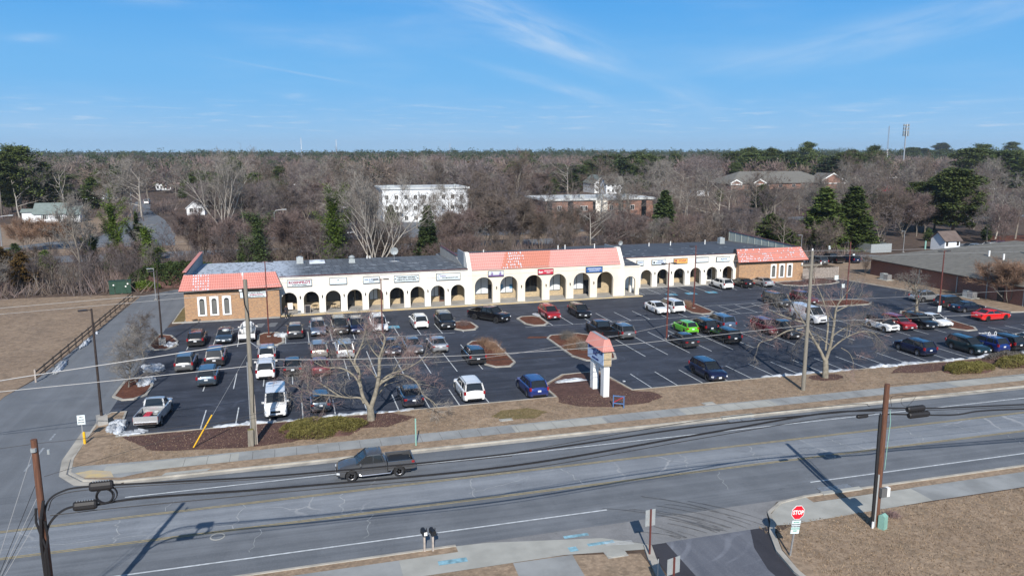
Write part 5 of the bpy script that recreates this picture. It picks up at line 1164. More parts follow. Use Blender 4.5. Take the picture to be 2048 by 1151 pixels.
a_ = silverp.rotation_euler.z; rx = lambda u, v: (silverp.location.x+u*math.cos(a_)-v*math.sin(a_), silverp.location.y+u*math.sin(a_)+v*math.cos(a_))
o = thing('spare_wheel', 'white rimmed wheel lying in the silver pickup bed', 'wheel', (*rx(-1.0, -.4), .80)); mb = MB(); mb.tube([(0, 0, 0), (0, 0, .18)], .3, 16); mb.build('tyre', M['alum'], o); mb = MB(); mb.tube([(0, 0, .18), (0, 0, .2)], .17, 12); mb.build('hub', M['white'], o)
o = thing('red_toolbox', 'red flat load lying in the silver pickup bed', 'load', (*rx(-1.5, .15), .78), a_); mb = MB(); mb.bb(-.7, .7, -.25, .25, 0, .16); mb.build('load', M['crimson'], o); mb = MB(); mb.bb(-.6, .6, .3, .36, 0, .12); mb.build('handle_bar', M['black'], o)
# vehicles behind the centre and on the highway
rg = 'vehicles parked beside and behind the brick buildings'
def pk2(px, py, kind, col, face, label): p = G(px, py); L = KIND[kind]['L']; car(kind, p.x, p.y+L/2*(1 if face in 'UD' else 0), {'U': UP, 'D': DN, 'R': 0, 'L': math.pi}[face], col, label, rg)
pk2(1649, 532, 'bigsuv', 'grey', 'U', 'grey truck behind the picket enclosure left of the black pickup'); pk2(1681, 529, 'pickup', 'black', 'U', 'black pickup with a red tail lamp beyond the picket enclosure'); pk2(1715, 528, 'suv', 'navy', 'U', 'navy car partly behind the corner of the grey hipped roof')
pk2(1978, 500, 'minivan', 'white', 'L', 'white van on the far car park above the grey hipped roof'); pk2(2000, 496, 'bigsuv', 'maroon', 'R', 'dark maroon SUV on the far car park'); pk2(2036, 497, 'sedan', 'black', 'L', 'black car at the right edge of the far car park'); pk2(1937, 501, 'suv', 'silver', 'L', 'silver car at the left end of the far car park'); pk2(1962, 502, 'sedan', 'red', 'L', 'red car between the silver one and the white van on the far car park')
hg = 'vehicles on the highway and at the white office'
def hw_car(px, py, kind, col, h, label): p = G(px, py); car(kind, p.x, p.y, h, col, label, hg, name='distant_car' if kind != 'bigvan' else 'distant_van', z=.05)
hw_car(620, 497, 'sedan', 'white', 0, 'white saloon driving on the highway left of the ivy tree'); hw_car(728, 460, 'suv', 'white', DN, 'white SUV at the office car park right of the ivy tree'); hw_car(700, 468, 'sedan', 'silver', DN, 'silver car low in the office car park'); hw_car(676, 445, 'suv', 'pearl', 0, 'pale car behind the ivy tree by the small white gabled house')
hw_car(1985, 380, 'suv', 'white', 0, 'white car glimpsed through the trees at far right'); hw_car(295, 408, 'bigvan', 'white', UP, 'white van far up the side road at left')
# =============== lamp posts ===============
def lamp_post(px, py, h, label, m, foot=True, head=1, hr=0.0, g='lamp posts of the shopping centre car park', r0=.11, name='lamp_post'):
    p = G(px, py); o = thing(name, label, 'lamp post', (p.x, p.y, .10), hr, g); z0 = 0
    if foot: MB().bb(-.36, .36, -.36, .36, 0, .75).build('concrete_foot', M['concrete'], o); z0 = .75
    else: MB().bb(-.2, .2, -.2, .2, 0, .08).build('base_plate', M['concrete'], o); z0 = .08
    mb = MB(); mb.tube([(0, 0, z0), (0, 0, h)], [r0, r0*.65], 8); mb.build('pole', m, o)
    for i in range(head):
        s = (-1, 1)[i]
        mb = MB(); mb.tube([(0, 0, h-.12), (s*.35, 0, h-.08)], .035, 6); mb.build('arm', m, o)
        mb = MB(); mb.bb(min(s*.3, s*.95), max(s*.3, s*.95), -.17, .17, h-.13, h-.03); mb.build('lamp_head', M['darksteel'] if m != M['steel'] else m, o)
    return o
def top_h(px, py, pyt):
    p = G(px, py); lo, hi = 0, 40
    f, rr_ = p.y*math.cos(YAW)+p.x*math.sin(YAW), 0
    for _ in range(40):
        m_ = (lo+hi)/2; hh = m_-CAMH; zc = f*math.cos(PITCH)-hh*math.sin(PITCH); up = f*math.sin(PITCH)+hh*math.cos(PITCH)
        if CYP-FPX*up/zc > pyt: lo = m_
        else: hi = m_
    return lo
lamp_post(205, 850, 9.6, 'tall dark lamp post on a concrete foot at the near left verge corner', M['darksteel'], hr=.4)
lamp_post(325, 690, 8.6, 'tall dark lamp post on a concrete foot on the twiggy tree\'s further island', M['darksteel'], hr=.2)
lamp_post(538, 674, 9.1, 'red-brown lamp post on the bark island left of the first arches', M['redsteel'], foot=False, head=2, r0=.09)
lamp_post(765, 671, 6.9, 'shorter red-brown lamp post rising in front of the left wing beside a white minivan', M['redsteel'], foot=False, head=2, r0=.09)
lamp_post(1333, 679, 9.1, 'red-brown lamp post without an island, right of the roadside sign', M['redsteel'], head=2, foot=False, hr=.1)
lamp_post(1387, 617, 8.9, 'dark red lamp post beside the white minivan in front of the right wing', M['redsteel'], foot=False, head=1)
lamp_post(1692, 612, 9.2, 'red-brown lamp post before the lawn between brick block and hipped roof', M['redsteel'], foot=False, head=1)
lamp_post(1876.5, 631, 8.8, 'red-brown lamp post with a white notice, in front of the grey hipped roof', M['redsteel'], foot=False, head=2)
for (px, py, pt, lb) in ((312, 600, 537, 'small grey lamp post behind the left end of the service lane'), (1601, 520, 470, 'small grey lamp post behind the right end block'), (1806, 505, 462, 'small grey lamp post behind the ridge of the hipped roof')):
    lamp_post(px, py, top_h(px, py, pt), lb, M['steel'], foot=False, r0=.07, g='small grey lamp posts behind the buildings')
for (px, py, pt, lb) in ((4, 494, 431, 'cobra-head street lamp at the left edge by the highway'), (222, 432, 395, 'cobra-head street lamp at the mouth of the side road'), (263, 410, 376, 'cobra-head street lamp further up the side road'), (551, 480, 419, 'pale cobra-head street lamp among the bare trees left of the ivy tree')):
    p = G(px, py); h = top_h(px, py, pt); o = thing('street_lamp', lb, 'street lamp', (p.x, p.y, 0), 0, 'highway street lamps')
    mb = MB(); mb.tube([(0, 0, 0), (0, 0, h*.9), (.4, 0, h*.97), (2.2, 0, h)], [.16, .12, .09, .07], 6); mb.build('pole', M['steel'], o); MB().bb(2.0, 3.0, -.2, .2, h-.1, h+.1).build('lamp_head', M['alum'], o)
# =============== small signs ===============
def post_sign(px, py, h, w, hh, label, face, txts=(), post='steel', rz=0.0, tilt=0, cat='sign', name='road_sign', oct=False, z0=.05, two=0, pw=.035):
    p = G(px, py); o = thing(name, label, cat, (p.x, p.y, z0), rz); o.rotation_euler = (0, tilt, rz)
    mb = MB(); mb.bb(-pw, pw, -pw*.6, pw*.6, 0, h); mb.build('post', M[post], o)
    f = MB()
    if oct:
        P = [(w/2*1.08*math.cos(math.pi/8+i*math.pi/4), w/2*1.08*math.sin(math.pi/8+i*math.pi/4)) for i in range(8)]
        f.add([(a, -.05, h-w/2+b) for a, b in P]+[(a, -.035, h-w/2+b) for a, b in P], [tuple(range(8)), tuple(range(15, 7, -1))]+[(i, 8+i, 8+(i+1) % 8, (i+1) % 8) for i in range(8)]); f.build('rim', M['white'], o)
        g = MB(); g.add([(a*.93, -.056, h-w/2+b*.93) for a, b in P], [tuple(range(8))]); g.build('face', M[face], o)
        inst('lettering', text_mesh('STOP', .33, M['white'], .012, wide=.86), o, (0, -.062, h-w/2), (math.pi/2, 0, 0))
    else:
        f.bb(-w/2, w/2, -.05, -.04, h-hh, h); f.build('face', M[face], o)
        for (s, sz, dz, mm) in txts: inst('lettering', text_mesh(s, sz, M[mm], .004, ext=.003), o, (0, -.056, h-hh/2+dz), (math.pi/2, 0, 0))
    return o
s = post_sign(1580, 1112, 2.95, .80, .8, 'red octagonal STOP sign leaning to the right on the near lawn', 'red', oct=True, tilt=.115, pw=.045)
MB().bb(-.27, .27, -.05, -.04, 1.32, 2.08).build('notice_panel', M['sign_face'], s)
for (tx, sz, z_, mm) in (('NOTICE', .10, 1.98, 'green_text'), ('PRIVATE DRIVE', .075, 1.85, 'dark_text'), ('NO THRU TRAFFIC', .065, 1.74, 'dark_text'), ('CUSTOMER PARKING', .06, 1.60, 'green_text'), ('ONLY', .10, 1.48, 'green_text')): inst('lettering', text_mesh(tx, sz, M[mm], .004, ext=.003), s, (0, -.056, z_), (math.pi/2, 0, 0))
MB().bb(-.26, .26, -.053, -.051, 1.655, 1.68).build('stripe', M['green_text'], s)
def back_sign(px, py, h, w, hh, label, post, rz=0): 
    p = G(px, py); o = thing('road_sign', label, 'sign', (p.x, p.y, .1), rz); mb = MB(); mb.bb(-.045, .045, -.03, .03, 0, h+.03); mb.build('post', M[post], o); MB().bb(-w/2, w/2, .035, .05, h-hh, h).build('panel', M['alum'], o)
back_sign(1299, 1112, 2.65, .62, .95, 'back of a small rectangular sign on a dark brown post left of the driveway mouth', 'redsteel', .1)
p_ = G(1345, 1215); 
back_sign(1345, 1215, 2.55, .80, .85, 'back of a wider rectangular sign on a red-brown post cut off by the bottom edge', 'redsteel', .25)
p = G(1315, 1162); o = thing('marker_stake', 'thin pale stake with a dark tip by the kerb of the near driveway', 'stake', (p.x, p.y, .05)); MB().bb(-.02, .02, -.02, .02, 0, 1.25).build('stake', M['alum'], o); MB().bb(-.03, .03, -.03, .03, 1.25, 1.33).build('tip', M['black'], o)
post_sign(167, 884, 1.15+1.0, .55, .75, 'small white notice on a thin post behind the yellow bollard', 'sign_face', [('NO', .16, .2, 'dark_text'), ('TRUCKS', .11, 0, 'dark_text'), ('BEYOND', .11, -.2, 'dark_text')], rz=0)
post_sign(1684, 598, 1.9+.4, .55, .6, 'small white notice on a post in front of the maroon bark island', 'sign_face'); post_sign(1672, 566, 1.3, .75, .75, 'square white notice at the edge of the lawn beside the picket enclosure', 'sign_face')
post_sign(1658, 512, 2.2, .5, .8, 'tiny white notice in front of the dark cypress pair', 'sign_face'); post_sign(1706, 527, 1.9, .5, .7, 'tiny white notice beside the navy car at the brick building corner', 'sign_face')
post_sign(1876, 645, 2.2, .55, .8, 'white notice at the foot of the right-hand lamp post', 'sign_face')
p = G(832, 893); o = thing('marker_post', 'plain pale green fibreglass post standing on the verge', 'post', (p.x, p.y, .1)); MB().bb(-.05, .05, -.015, .015, 0, 2.15).build('blade', M['sage'], o); MB().bb(-.055, .055, -.018, .018, 1.75, 1.8).build('band', M['alum'], o)
# blue wooden A-frame
p = G(1237, 817); o = thing('notice_frame', 'small blue wooden frame standing at the edge of the bark below the roadside sign', 'notice board', (p.x, p.y, .1), -.6)
mb = MB(); mb.bb(-.5, -.42, -.05, .05, 0, 1.1); mb.bb(.42, .5, -.05, .05, 0, 1.1); mb.bb(-.42, .42, -.04, .04, 1.0, 1.08); mb.bb(-.42, .42, -.04, .04, .35, .43); mb.build('frame', M['blue_sign'], o); mb = MB(); mb.tube([(-.42, 0, .45), (.42, 0, 1.0)], .03, 4); mb.build('brace', M['crimson'], o)
# bollard, hydrant-like pole guards, boxes
p = G(170, 889); o = thing('bollard', 'bright yellow bollard at the verge corner by the side street', 'bollard', (p.x, p.y, .1)); mb = MB(); mb.cyl((0, 0, 0), .1, .88, 12); mb.build('post', M['yellow'], o, smooth=40); mb = MB(); mb.cyl((0, 0, .88), .1, .08, 12, r2=.03); mb.build('cap', M['yellow'], o)
p = G(502, 893); o = thing('pole_stub', 'short cut-off green-grey post beside the grey utility pole', 'post', (p.x, p.y-.1, .1), .1); o.rotation_euler = (0, .03, .1); MB().bb(-.2, .2, -.14, .14, 0, 1.3).build('stub', M['wood_grey'], o); MB().bb(-.19, .19, -.13, .13, 1.3, 1.34).build('top', M['juniper'], o)
p = G(1762, 1056); o = thing('utility_box', 'pale green utility pedestal on the lawn at the foot of the right pole', 'utility box', (p.x, p.y-.1, .05), .35); mb = MB(); mb.bb(-.19, .19, -.19, .19, 0, .82); mb.add([(-.19, -.19, .82), (.19, -.19, .82), (.19, .19, .82), (-.19, .19, .82), (-.16, 0, .95), (.16, 0, .95)], [(0, 1, 5, 4), (1, 2, 5), (2, 3, 4, 5), (3, 0, 4)]); mb.build('cabinet', M['sage'], o); MB().bb(-.12, .12, -.205, -.191, .1, .7).build('door', M['sage'], o); MB().bb(.195, .21, -.05, .05, .5, .62).build('handle', M['black'], o)
for (px, py, lb) in ((849, 1103, 'black mailbox with a bright white front, left of the pair'), (866, 1102, 'black mailbox right of the pair, without a white front')):
    p = G(px, py); o = thing('mailbox', lb, 'mailbox', (p.x, p.y, .05), .15, 'roadside mailboxes')
    MB().bb(-.05, .05, -.05, .05, 0, 1.02).build('post', M['picket'], o)
    mb = MB(); r_ = .13; N = 8; sec = [(-r_, 0), (-r_, .16)]+[(-r_*math.cos(math.pi*i/N), .16+r_*math.sin(math.pi*i/N)) for i in range(1, N)]+[(r_, .16), (r_, 0)]; k = len(sec)
    mb.add([(a, -.28, 1.02+b) for a, b in sec]+[(a, .28, 1.02+b) for a, b in sec], [tuple(range(k)), tuple(range(2*k-1, k-1, -1))]+[(i, k+i, k+(i+1) % k, (i+1) % k) for i in range(k)]); mb.build('box', M['black'], o)
    if 'bright' in lb: MB().bb(-.09, .09, -.295, -.281, 1.06, 1.26).build('door', M['white'], o)
    MB().bb(.135, .15, -.05, .05, 1.15, 1.35).build('flag', M['black'], o)
for (px, py, a, b, lb) in ((1012, 842, .7, .35, 'grey cover in the greenish patch of verge'), (1417, 809, .7, .45, 'grey cover in the verge right of the roadside sign'), (1232, 1109, .75, .45, 'pale oval cover in the lawn by the near driveway')):
    p = G(px, py); o = thing('access_cover', lb, 'cover', (p.x, p.y, .06 if py > 1000 else .12)); mb = MB(); mb.prism([(a*math.cos(t_)*.8, b*math.sin(t_)*.8) for t_ in [i*math.pi/8+.2 for i in range(16)]] if py > 1000 else [(-a*.6, -b*.6), (a*.6, -b*.6), (a*.6, b*.6), (-a*.6, b*.6)], 0, .05); mb.build('lid', M['walk_light'], o)
    mb = MB(); mb.prism([(-a*.8, -b*.8), (a*.8, -b*.8), (a*.8, b*.8), (-a*.8, b*.8)], 0, .02); mb.build('collar', M['concrete'], o)
for (px, py, lb, rr_) in ((435, 1073, 'round pale manhole cover in the near lane', .42), (1660, 912, 'round manhole cover in the turn lane', .4)):
    p = G(px, py); o = thing('manhole_cover', lb, 'manhole cover', (p.x, p.y, .02)); mb = MB(); mb.cyl((0, 0, 0), rr_, .012, 20); mb.build('ring', M['walk_light'], o); mb = MB(); mb.cyl((0, 0, .012), rr_*.82, .008, 20); mb.build('lid', M['road'], o)
for (x, y, lb, wd) in ((35.4, 54.45, 'storm drain with a concrete hood in the far kerb', 1.0), (34.0, 40.35, 'storm drain grate at the near kerb below the shadow of the pole', 1.0)):
    o = thing('storm_drain', lb, 'storm drain', (x, y, .03)); sgn = 1 if y > 50 else -1
    MB().bb(-1.5, 1.5, .1*sgn-.0 if sgn > 0 else -.45, .45 if sgn > 0 else -.1, .0, .16 if sgn > 0 else .11).build('hood', M['walk_light'], o)
    mb = MB()
    for i in range(2):
        mb.bb(-1.25+i*1.25, -.1+i*1.25, -.62 if sgn > 0 else .02, -.02 if sgn > 0 else .62, .0, .012)
        for k in range(10): mb.bb(-1.22+i*1.25+k*.11, -1.19+i*1.25+k*.11, -.6 if sgn > 0 else .04, -.04 if sgn > 0 else .6, .012, .03)
    mb.build('grate', M['steel'], o)
# =============== utility poles and wires ===============
def pole(name, x, y, h, m, r0, r1, label, lean=(0, 0)):
    o = thing(name, label, 'utility pole', (x, y, .05), 0, None); mb = MB(); mb.tube([(0, 0, 0), (lean[0]*.5, lean[1]*.5, h*.5), (lean[0], lean[1], h)], [r0, (r0+r1)/2, r1], 12); mb.build('pole', M[m], o, smooth=40)
    return o
U1x, U1y = G(510, 890).x, G(510, 890).y; U2x, U2y = G(1606, 782).x, G(1606, 782).y
u1 = pole('utility_pole', U1x, U1y, 12.7, 'wood_grey', .20, .14, 'grey wooden utility pole in front of the left part of the car park', (.0, 0))
MB().tube([(-.24, -.05, 0), (-.2, -.05, 6.5)], .05, 6).build('conduit', M['steel'], u1); MB().tube([(.2, -.1, 0), (.17, -.1, 4.0)], .03, 6).build('guard', M['picket'], u1)
mb = MB(); mb.tube([(-.15, -.02, 12.7), (-.15, -.02, 13.25)], .02, 5); mb.cyl((-.15, -.02, 13.0), .07, .2, 8); mb.cyl((-.35, -.02, 11.85), .12, .12, 8); mb.build('insulator', M['white'], u1)
mb = MB(); mb.tube([(-.2, -.12, 12.1), (-.12, -.2, 10.9), (.1, -.22, 10.2), (.15, -.2, 9.6)], .045, 5); mb.tube([(.05, -.2, 6.2), (.2, -.3, 5.5), (.12, -.2, 3.8), (.05, -.2, 2.6)], .03, 5); mb.build('down_cable', M['cable'], u1)
mb = MB(); mb.tube([(0, 0, 8.1), (.5, -.5, 7.8), (1.3, -1.0, 7.9)], .035, 6); mb.build('arm', M['steel'], u1); mb = MB(); mb.blob((1.55, -1.15, 7.8), (.28, .2, .12), rng, 2, 0); mb.build('lamp_head', M['alum'], u1)
mb = MB(); mb.tube([(-.1, 0, 9.2), (-.7, -.7, 9.2), (-1.3, -1.2, 9.25)], .03, 6); mb.build('arm', M['steel'], u1); mb = MB(); mb.blob((-1.45, -1.3, 9.3), (.26, .18, .12), rng, 2, 0); mb.build('lamp_head', M['alum'], u1)
for (ax, ay, az, bx, by, bz) in ((.1, 0, 7.2, 4.2, -3.6, 6.8),): pass
u2 = pole('utility_pole', U2x, U2y, 13.1, 'wood_grey', .19, .14, 'pale grey utility pole without lamps left of the right big tree')
mb = MB(); mb.bb(-1.1, 1.1, -.06, .06, 11.75, 11.87); mb.tube([(0, 0, 11.2), (-.7, 0, 11.75)], .03, 4); mb.tube([(0, 0, 11.2), (.7, 0, 11.75)], .03, 4); mb.build('crossarm', M['wood_grey'], u2); mb = MB()
for xx in (-1, 1): mb.cyl((xx, 0, 11.87), .06, .18, 8)
mb.cyl((0, 0, 13.1), .07, .2, 8); mb.build('insulator', M['white'], u2)
U3x = -10.75; UY = 35.5; U4x = G(1750, 1052).x
u3 = pole('utility_pole', U3x, UY, 10.0, 'wood_brown', .18, .13, 'brown utility pole at the lower left carrying coiled black cable')
u4 = pole('utility_pole', U4x, UY, 8.75, 'wood_brown', .20, .15, 'red-brown utility pole on the near lawn at lower right')
MB().tube([(-.2, -.15, 0), (-.18, -.15, 3.3)], .06, 6).build('conduit', M['alum'], u4); MB().tube([(-.33, -.15, 0), (-.31, -.12, 2.6), (-.3, 0, 7)], .05, 6).build('conduit', M['cable'], u4); MB().tube([(-.36, -.2, 0), (-.35, -.2, .4)], .065, 6).build('conduit_boot', M['white'], u4)
MB().bb(-.08, .3, -.4, -.19, 1.95, 2.5).build('meter_box', mat('grey_box', (.12, .12, .12), .6), u4); MB().bb(.32, .62, -.28, -.05, 1.9, 2.45).build('cable_box', M['white'], u4)
mb = MB(); mb.tube([(.25, -.1, 7.2), (.32, -.15, 6.5), (.2, -.2, 5.2), (.15, -.2, 3.6)], .025, 5); mb.build('ground_wire', M['sage'], u4)
mb = MB(); mb.tube([(-.32, -.05, 6.9), (-.36, -.1, 5.5), (-.32, -.1, 3), (-.3, -.1, .2)], .10, 6); mb.build('riser_cable', M['cable'], u4)
mb = MB(); mb.tube([(.15, -.15, 7.3), (.0, -.26, 6.5), (-.08, -.26, 5.4), (-.05, -.26, 3.5), (-.05, -.26, .2)], .065, 6); mb.tube([(.12, -.2, 6.4), (.18, -.2, 5.6), (.02, -.28, 4.9), (.0, -.28, 2)], .05, 6); mb.tube([(-.17, -.15, 7.0), (-.2, -.2, 6.4), (.08, -.26, 5.2), (.12, -.24, 2)], .05, 6); mb.build('riser_cable', M['cable'], u3)
mb = MB(); mb.cyl((-.02, -.12, 9.5), .12, .16, 8); mb.cyl((.5, 0, 9.3), .06, .2, 8); mb.build('insulator', M['alum'], u3)
def smooth_path(P, n=10):
    P = [Vector(p) for p in P]; out = []
    Q = [P[0]*2-P[1]]+P+[P[-1]*2-P[-2]]
    for i in range(1, len(Q)-2):
        for k in range(n):
            t_ = k/n; a, b, c, d = Q[i-1], Q[i], Q[i+1], Q[i+2]
            out.append(.5*((2*b)+(c-a)*t_+(2*a-5*b+4*c-d)*t_*t_+(3*b-a-3*c+d)*t_**3))
    out.append(P[-1]); return out
def wire(pts, r, m, label, cat='wire', name='overhead_wire', g=None):
    pts = smooth_path(pts, 8); c0 = pts[0].copy(); mb = MB(); mb.tube([p-c0 for p in pts], r, 5); o = mb.build(name, m, loc=c0); tag(o, label, cat, g); return o
def W(pix, Y, r, m, label, ext=None, g=None):
    P = [RY(a, b, Y) for a, b in pix]; return wire(P, r, m, label, g=g)
gw = 'light wires strung along the pale utility poles'
YU = U1y
W([(-250, 640), (0, 616), (360, 585), (500, 572)], YU, .014, M['wire'], 'upper thin wire running left from the top of the grey utility pole', g=gw)
W([(-250, 650), (0, 628), (365, 596), (500, 585)], YU, .012, M['wire'], 'lower thin wire running left from the top of the grey utility pole', g=gw)
W([(500, 575), (680, 555), (1192, 526), (1623, 501)], YU, .014, M['wire'], 'top wire between the two pale poles, crossing the arcade front', g=gw)
W([(500, 585), (680, 566), (1192, 538), (1623, 512)], YU, .012, M['wire'], 'second wire between the two pale poles, crossing the arcade front', g=gw)
W([(1623, 501), (1840, 498), (2300, 480)], YU, .014, M['wire'], 'upper wire leaving the right pale pole across the hipped roof', g=gw); W([(1630, 512), (1850, 508), (2300, 495)], YU, .012, M['wire'], 'lower wire leaving the right pale pole across the hipped roof', g=gw)
W([(-200, 800), (0, 761), (240, 724), (500, 684)], YU, .035, M['wire'], 'thick pale wire sagging left from the middle of the grey utility pole', g=gw); W([(-200, 806), (0, 783), (250, 758), (504, 731)], YU, .026, M['wire'], 'thinner pale wire below the thick one at the left of the grey utility pole', g=gw)
W([(504, 718), (680, 718), (936, 710), (1192, 694), (1400, 673), (1612, 650)], YU, .024, M['wire'], 'pale bundle wire crossing the car park between the two grey poles', g=gw)
W([(504, 735), (680, 731), (936, 722), (1192, 706), (1400, 684), (1610, 652)], YU, .02, M['cable'], 'black cable crossing the car park below the pale bundle wire', g=gw)
W([(1612, 643), (1800, 636), (2300, 612)], YU, .018, M['wire'], 'pale wire from the right pale pole over the parked cars', g=gw); W([(1610, 652), (1800, 654), (2050, 645), (2300, 630)], YU, .022, M['cable'], 'black cable from the right pale pole over the parked cars', g=gw)
W([(504, 735), (900, 722), (1230, 672), (1540, 606), (1790, 594), (2300, 565)], YU, .012, M['wire'], 'thin service wire climbing across the right half of the car park', g=gw)
p0 = Vector((U1x, U1y, 5.8)); 
gp = G(387, 897); wire([p0+Vector((0, 0, 1.6)), (gp+p0+Vector((0, 0, 1.6)))/2, gp+Vector((0, 0, .1))], .012, M['steel'], 'steel guy wire down to a yellow guard in the bark bed', name='guy_wire')
d_ = (p0+Vector((0, 0, 1.6))-gp).normalized(); o = thing('guy_guard', 'long slanting yellow guard tube in the bark bed', 'guy guard', (gp.x, gp.y, .1)); mb = MB(); mb.tube([(0, 0, 0), tuple(d_*2.9)], .055, 8); mb.build('sleeve', M['yellow'], o)
# near cables between the brown poles, with splice cases
gc_ = 'heavy black cables strung between the brown poles'
W([(88, 1060), (93, 1008), (122, 983), (180, 972), (360, 962), (600, 947), (1024, 906), (1400, 852), (1700, 822), (1765, 816)], UY, .045, M['cable'], 'upper heavy cable between the brown poles', g=gc_)
W([(90, 1085), (100, 1045), (134, 1016), (190, 1009), (300, 994), (600, 972), (1024, 931), (1400, 868), (1640, 827), (1765, 820)], UY, .055, M['cable'], 'lower heavy cable between the brown poles', g=gc_)
W([(96, 1020), (112, 992), (180, 978), (360, 966), (600, 951), (1024, 911)], UY-.1, .02, M['cable'], 'thin messenger strand under the upper heavy cable', g=gc_)
W([(100, 1030), (150, 1024), (250, 1013), (600, 980), (1024, 940), (1400, 876), (1640, 836), (1750, 826)], UY-.15, .022, M['cable'], 'thin drooping strand under the lower heavy cable', g=gc_)
W([(1024, 905), (1400, 840), (1700, 808), (1740, 812)], UY+.1, .018, M['cable'], 'thin strand above the heavy cables near the right brown pole', g=gc_)
W([(1765, 815), (1880, 815), (2048, 808), (2400, 796)], UY, .045, M['cable'], 'upper heavy cable leaving the right brown pole', g=gc_); W([(1765, 827), (1900, 829), (1960, 821), (2048, 817), (2400, 806)], UY, .05, M['cable'], 'lower heavy cable leaving the right brown pole', g=gc_); W([(1785, 818), (1850, 820), (2048, 812), (2400, 800)], UY-.1, .018, M['cable'], 'thin strand between the heavy cables at right', g=gc_)
W([(1783, 812), (1782, 795), (1795, 790), (1830, 790), (1880, 789), (2048, 776), (2400, 752)], UY+.15, .012, M['cable'], 'thin looping service wire above the right brown pole', g=gc_); W([(1826, 791), (1805, 795), (1803, 806), (1812, 812), (1822, 805), (1832, 792)], UY+.1, .01, M['cable'], 'small hanging loop of service wire', g=gc_)
W([(1773, 770), (1900, 760), (2400, 725)], UY, .01, M['cable'], 'fine wire leaving the very top of the right brown pole', g=gc_)
W([(-200, 925), (60, 888), (160, 877), (560, 830)], UY+1.5, .010, M['cable'], 'fine wire passing the top of the left brown pole', g=gc_); W([(88, 952), (260, 900), (500, 830), (560, 812)], UY+2, .010, M['cable'], 'fine service wire rising right from the left brown pole', g=gc_)
for i, (a, b) in enumerate((((66, 900), (-120, 1150)), ((74, 962), (-90, 1160)), ((76, 990), (-60, 1180)), ((78, 1010), (-40, 1200)), ((80, 1030), (-20, 1230)))):
    A = RY(a[0], a[1], UY); B = Vector((A.x-3.2-.2*i, A.y-2.0, .1)); wire([A, (A+B)/2, B], .012, M['wire'] if i % 2 == 0 else M['cable'], '%s guy wire fanning down left of the left brown pole' % ('uppermost', 'second highest', 'middle', 'fourth', 'lowest')[i], name='guy_wire', g='guy wires of the left brown pole')
def case(pxa, pxb, py, hgt, Y, label):
    A = RY(pxa, py, Y); B = RY(pxb, py-(pxb-pxa)*.03, Y); c = (A+B)/2; L = (B-A).length; o = thing('splice_case', label, 'splice case', tuple(c), 0, 'black splice cases hung on the cables'); r_ = hgt
    mb = MB(); n = 10; ring = [(r_*math.cos(2*math.pi*(i+.5)/n), r_*1.1*math.sin(2*math.pi*(i+.5)/n)) for i in range(n)]
    mb.add([(-L/2, a*.8, b*.8) for a, b in ring]+[(-L/2+.08, a, b) for a, b in ring]+[(L/2-.08, a, b) for a, b in ring]+[(L/2, a*.8, b*.8) for a, b in ring], [tuple(range(n-1, -1, -1)), tuple(range(3*n, 4*n))]+[(q*n+i, q*n+(i+1) % n, (q+1)*n+(i+1) % n, (q+1)*n+i) for q in range(3) for i in range(n)])
    mb.build('shell', M['cable'], o)
    mb = MB()
    for i in range(7): x = -L/2+.15+i*(L-.3)/6; mb.bb(x-.025, x+.025, -.04, .04, r_*1.02, r_*1.16)
    mb.build('clips', M['steel'] if pxa < 400 else M['black'], o); mb = MB(); mb.bb(-L/2+.1, L/2-.1, -.02, .02, -r_*1.14, -r_*1.0); mb.build('seam', M['black'], o)
case(179, 226, 971, .20, UY-.12, 'splice case above the coil of cable near the left brown pole'); case(147, 194, 1010, .20, UY-.25, 'lower left splice case beside the left brown pole')
case(1814, 1848, 817, .165, UY-.1, 'upper splice case right of the right brown pole'); case(1817, 1857, 829, .165, UY-.2, 'lower splice case right of the right brown pole'); case(1714, 1735, 832, .10, UY, 'slim splice case left of the right brown pole')
c = RY(212, 990, UY-.12); o = thing('cable_coil', 'round coil of black cable hanging under the left splice case', 'cable coil', tuple(c)); mb = MB(); r_ = random.Random(4)
for k in range(6): rr_ = .36+r_.uniform(-.05, .06); ox, oz = r_.uniform(-.07, .05), r_.uniform(-.04, .05); mb.tube([(ox+rr_*math.cos(i*math.pi/10), k*.03-.08, oz+rr_*.95*math.sin(i*math.pi/10)) for i in range(21)], .022, 5, cap=False)
mb.build('coil', M['cable'], o); 
# =============== fences and enclosures ===============
f0, f1 = G(72, 764), G(265, 598); o = thing('rail_fence', 'two-rail weathered timber fence along the left side of the side street', 'fence'); n = 16
for i in range(n+1):
    p = f0.lerp(f1, i/n); MB().bb(p.x-.07, p.x+.07, p.y-.07, p.y+.07, 0, 1.15 if i else 1.3).build('post', M['wood_fence'] if i else M['picket'], o)
for z_ in (.55, 1.0):
    mb = MB(); mb.add([(f0.x+.08, f0.y, z_), (f1.x+.08, f1.y, z_), (f1.x+.08, f1.y, z_+.13), (f0.x+.08, f0.y, z_+.13), (f0.x+.13, f0.y, z_), (f1.x+.13, f1.y, z_), (f1.x+.13, f1.y, z_+.13), (f0.x+.13, f0.y, z_+.13)], [(3, 2, 1, 0), (4, 5, 6, 7), (3, 7, 6, 2), (0, 1, 5, 4)]); mb.build('rail', M['wood_fence'], o)
o = thing('picket_enclosure', 'pale weathered picket fence enclosure right of the right brick block', 'fence', (84.7, 113.6, .1))
mb = MB(); r_ = random.Random(3)
for i in range(34): x = .1+i*.22; mb.bb(x, x+.13, 0, .04, .1, 1.95+r_.uniform(-.05, .05))
mb.build('pickets', M['picket'], o); mb = MB()
for i in range(26): y = .2+i*.22; mb.bb(7.5, 7.54, y, y+.13, .1, 1.95); mb.bb(.0, .04, y+.1, y+.2, .1, 2.3)
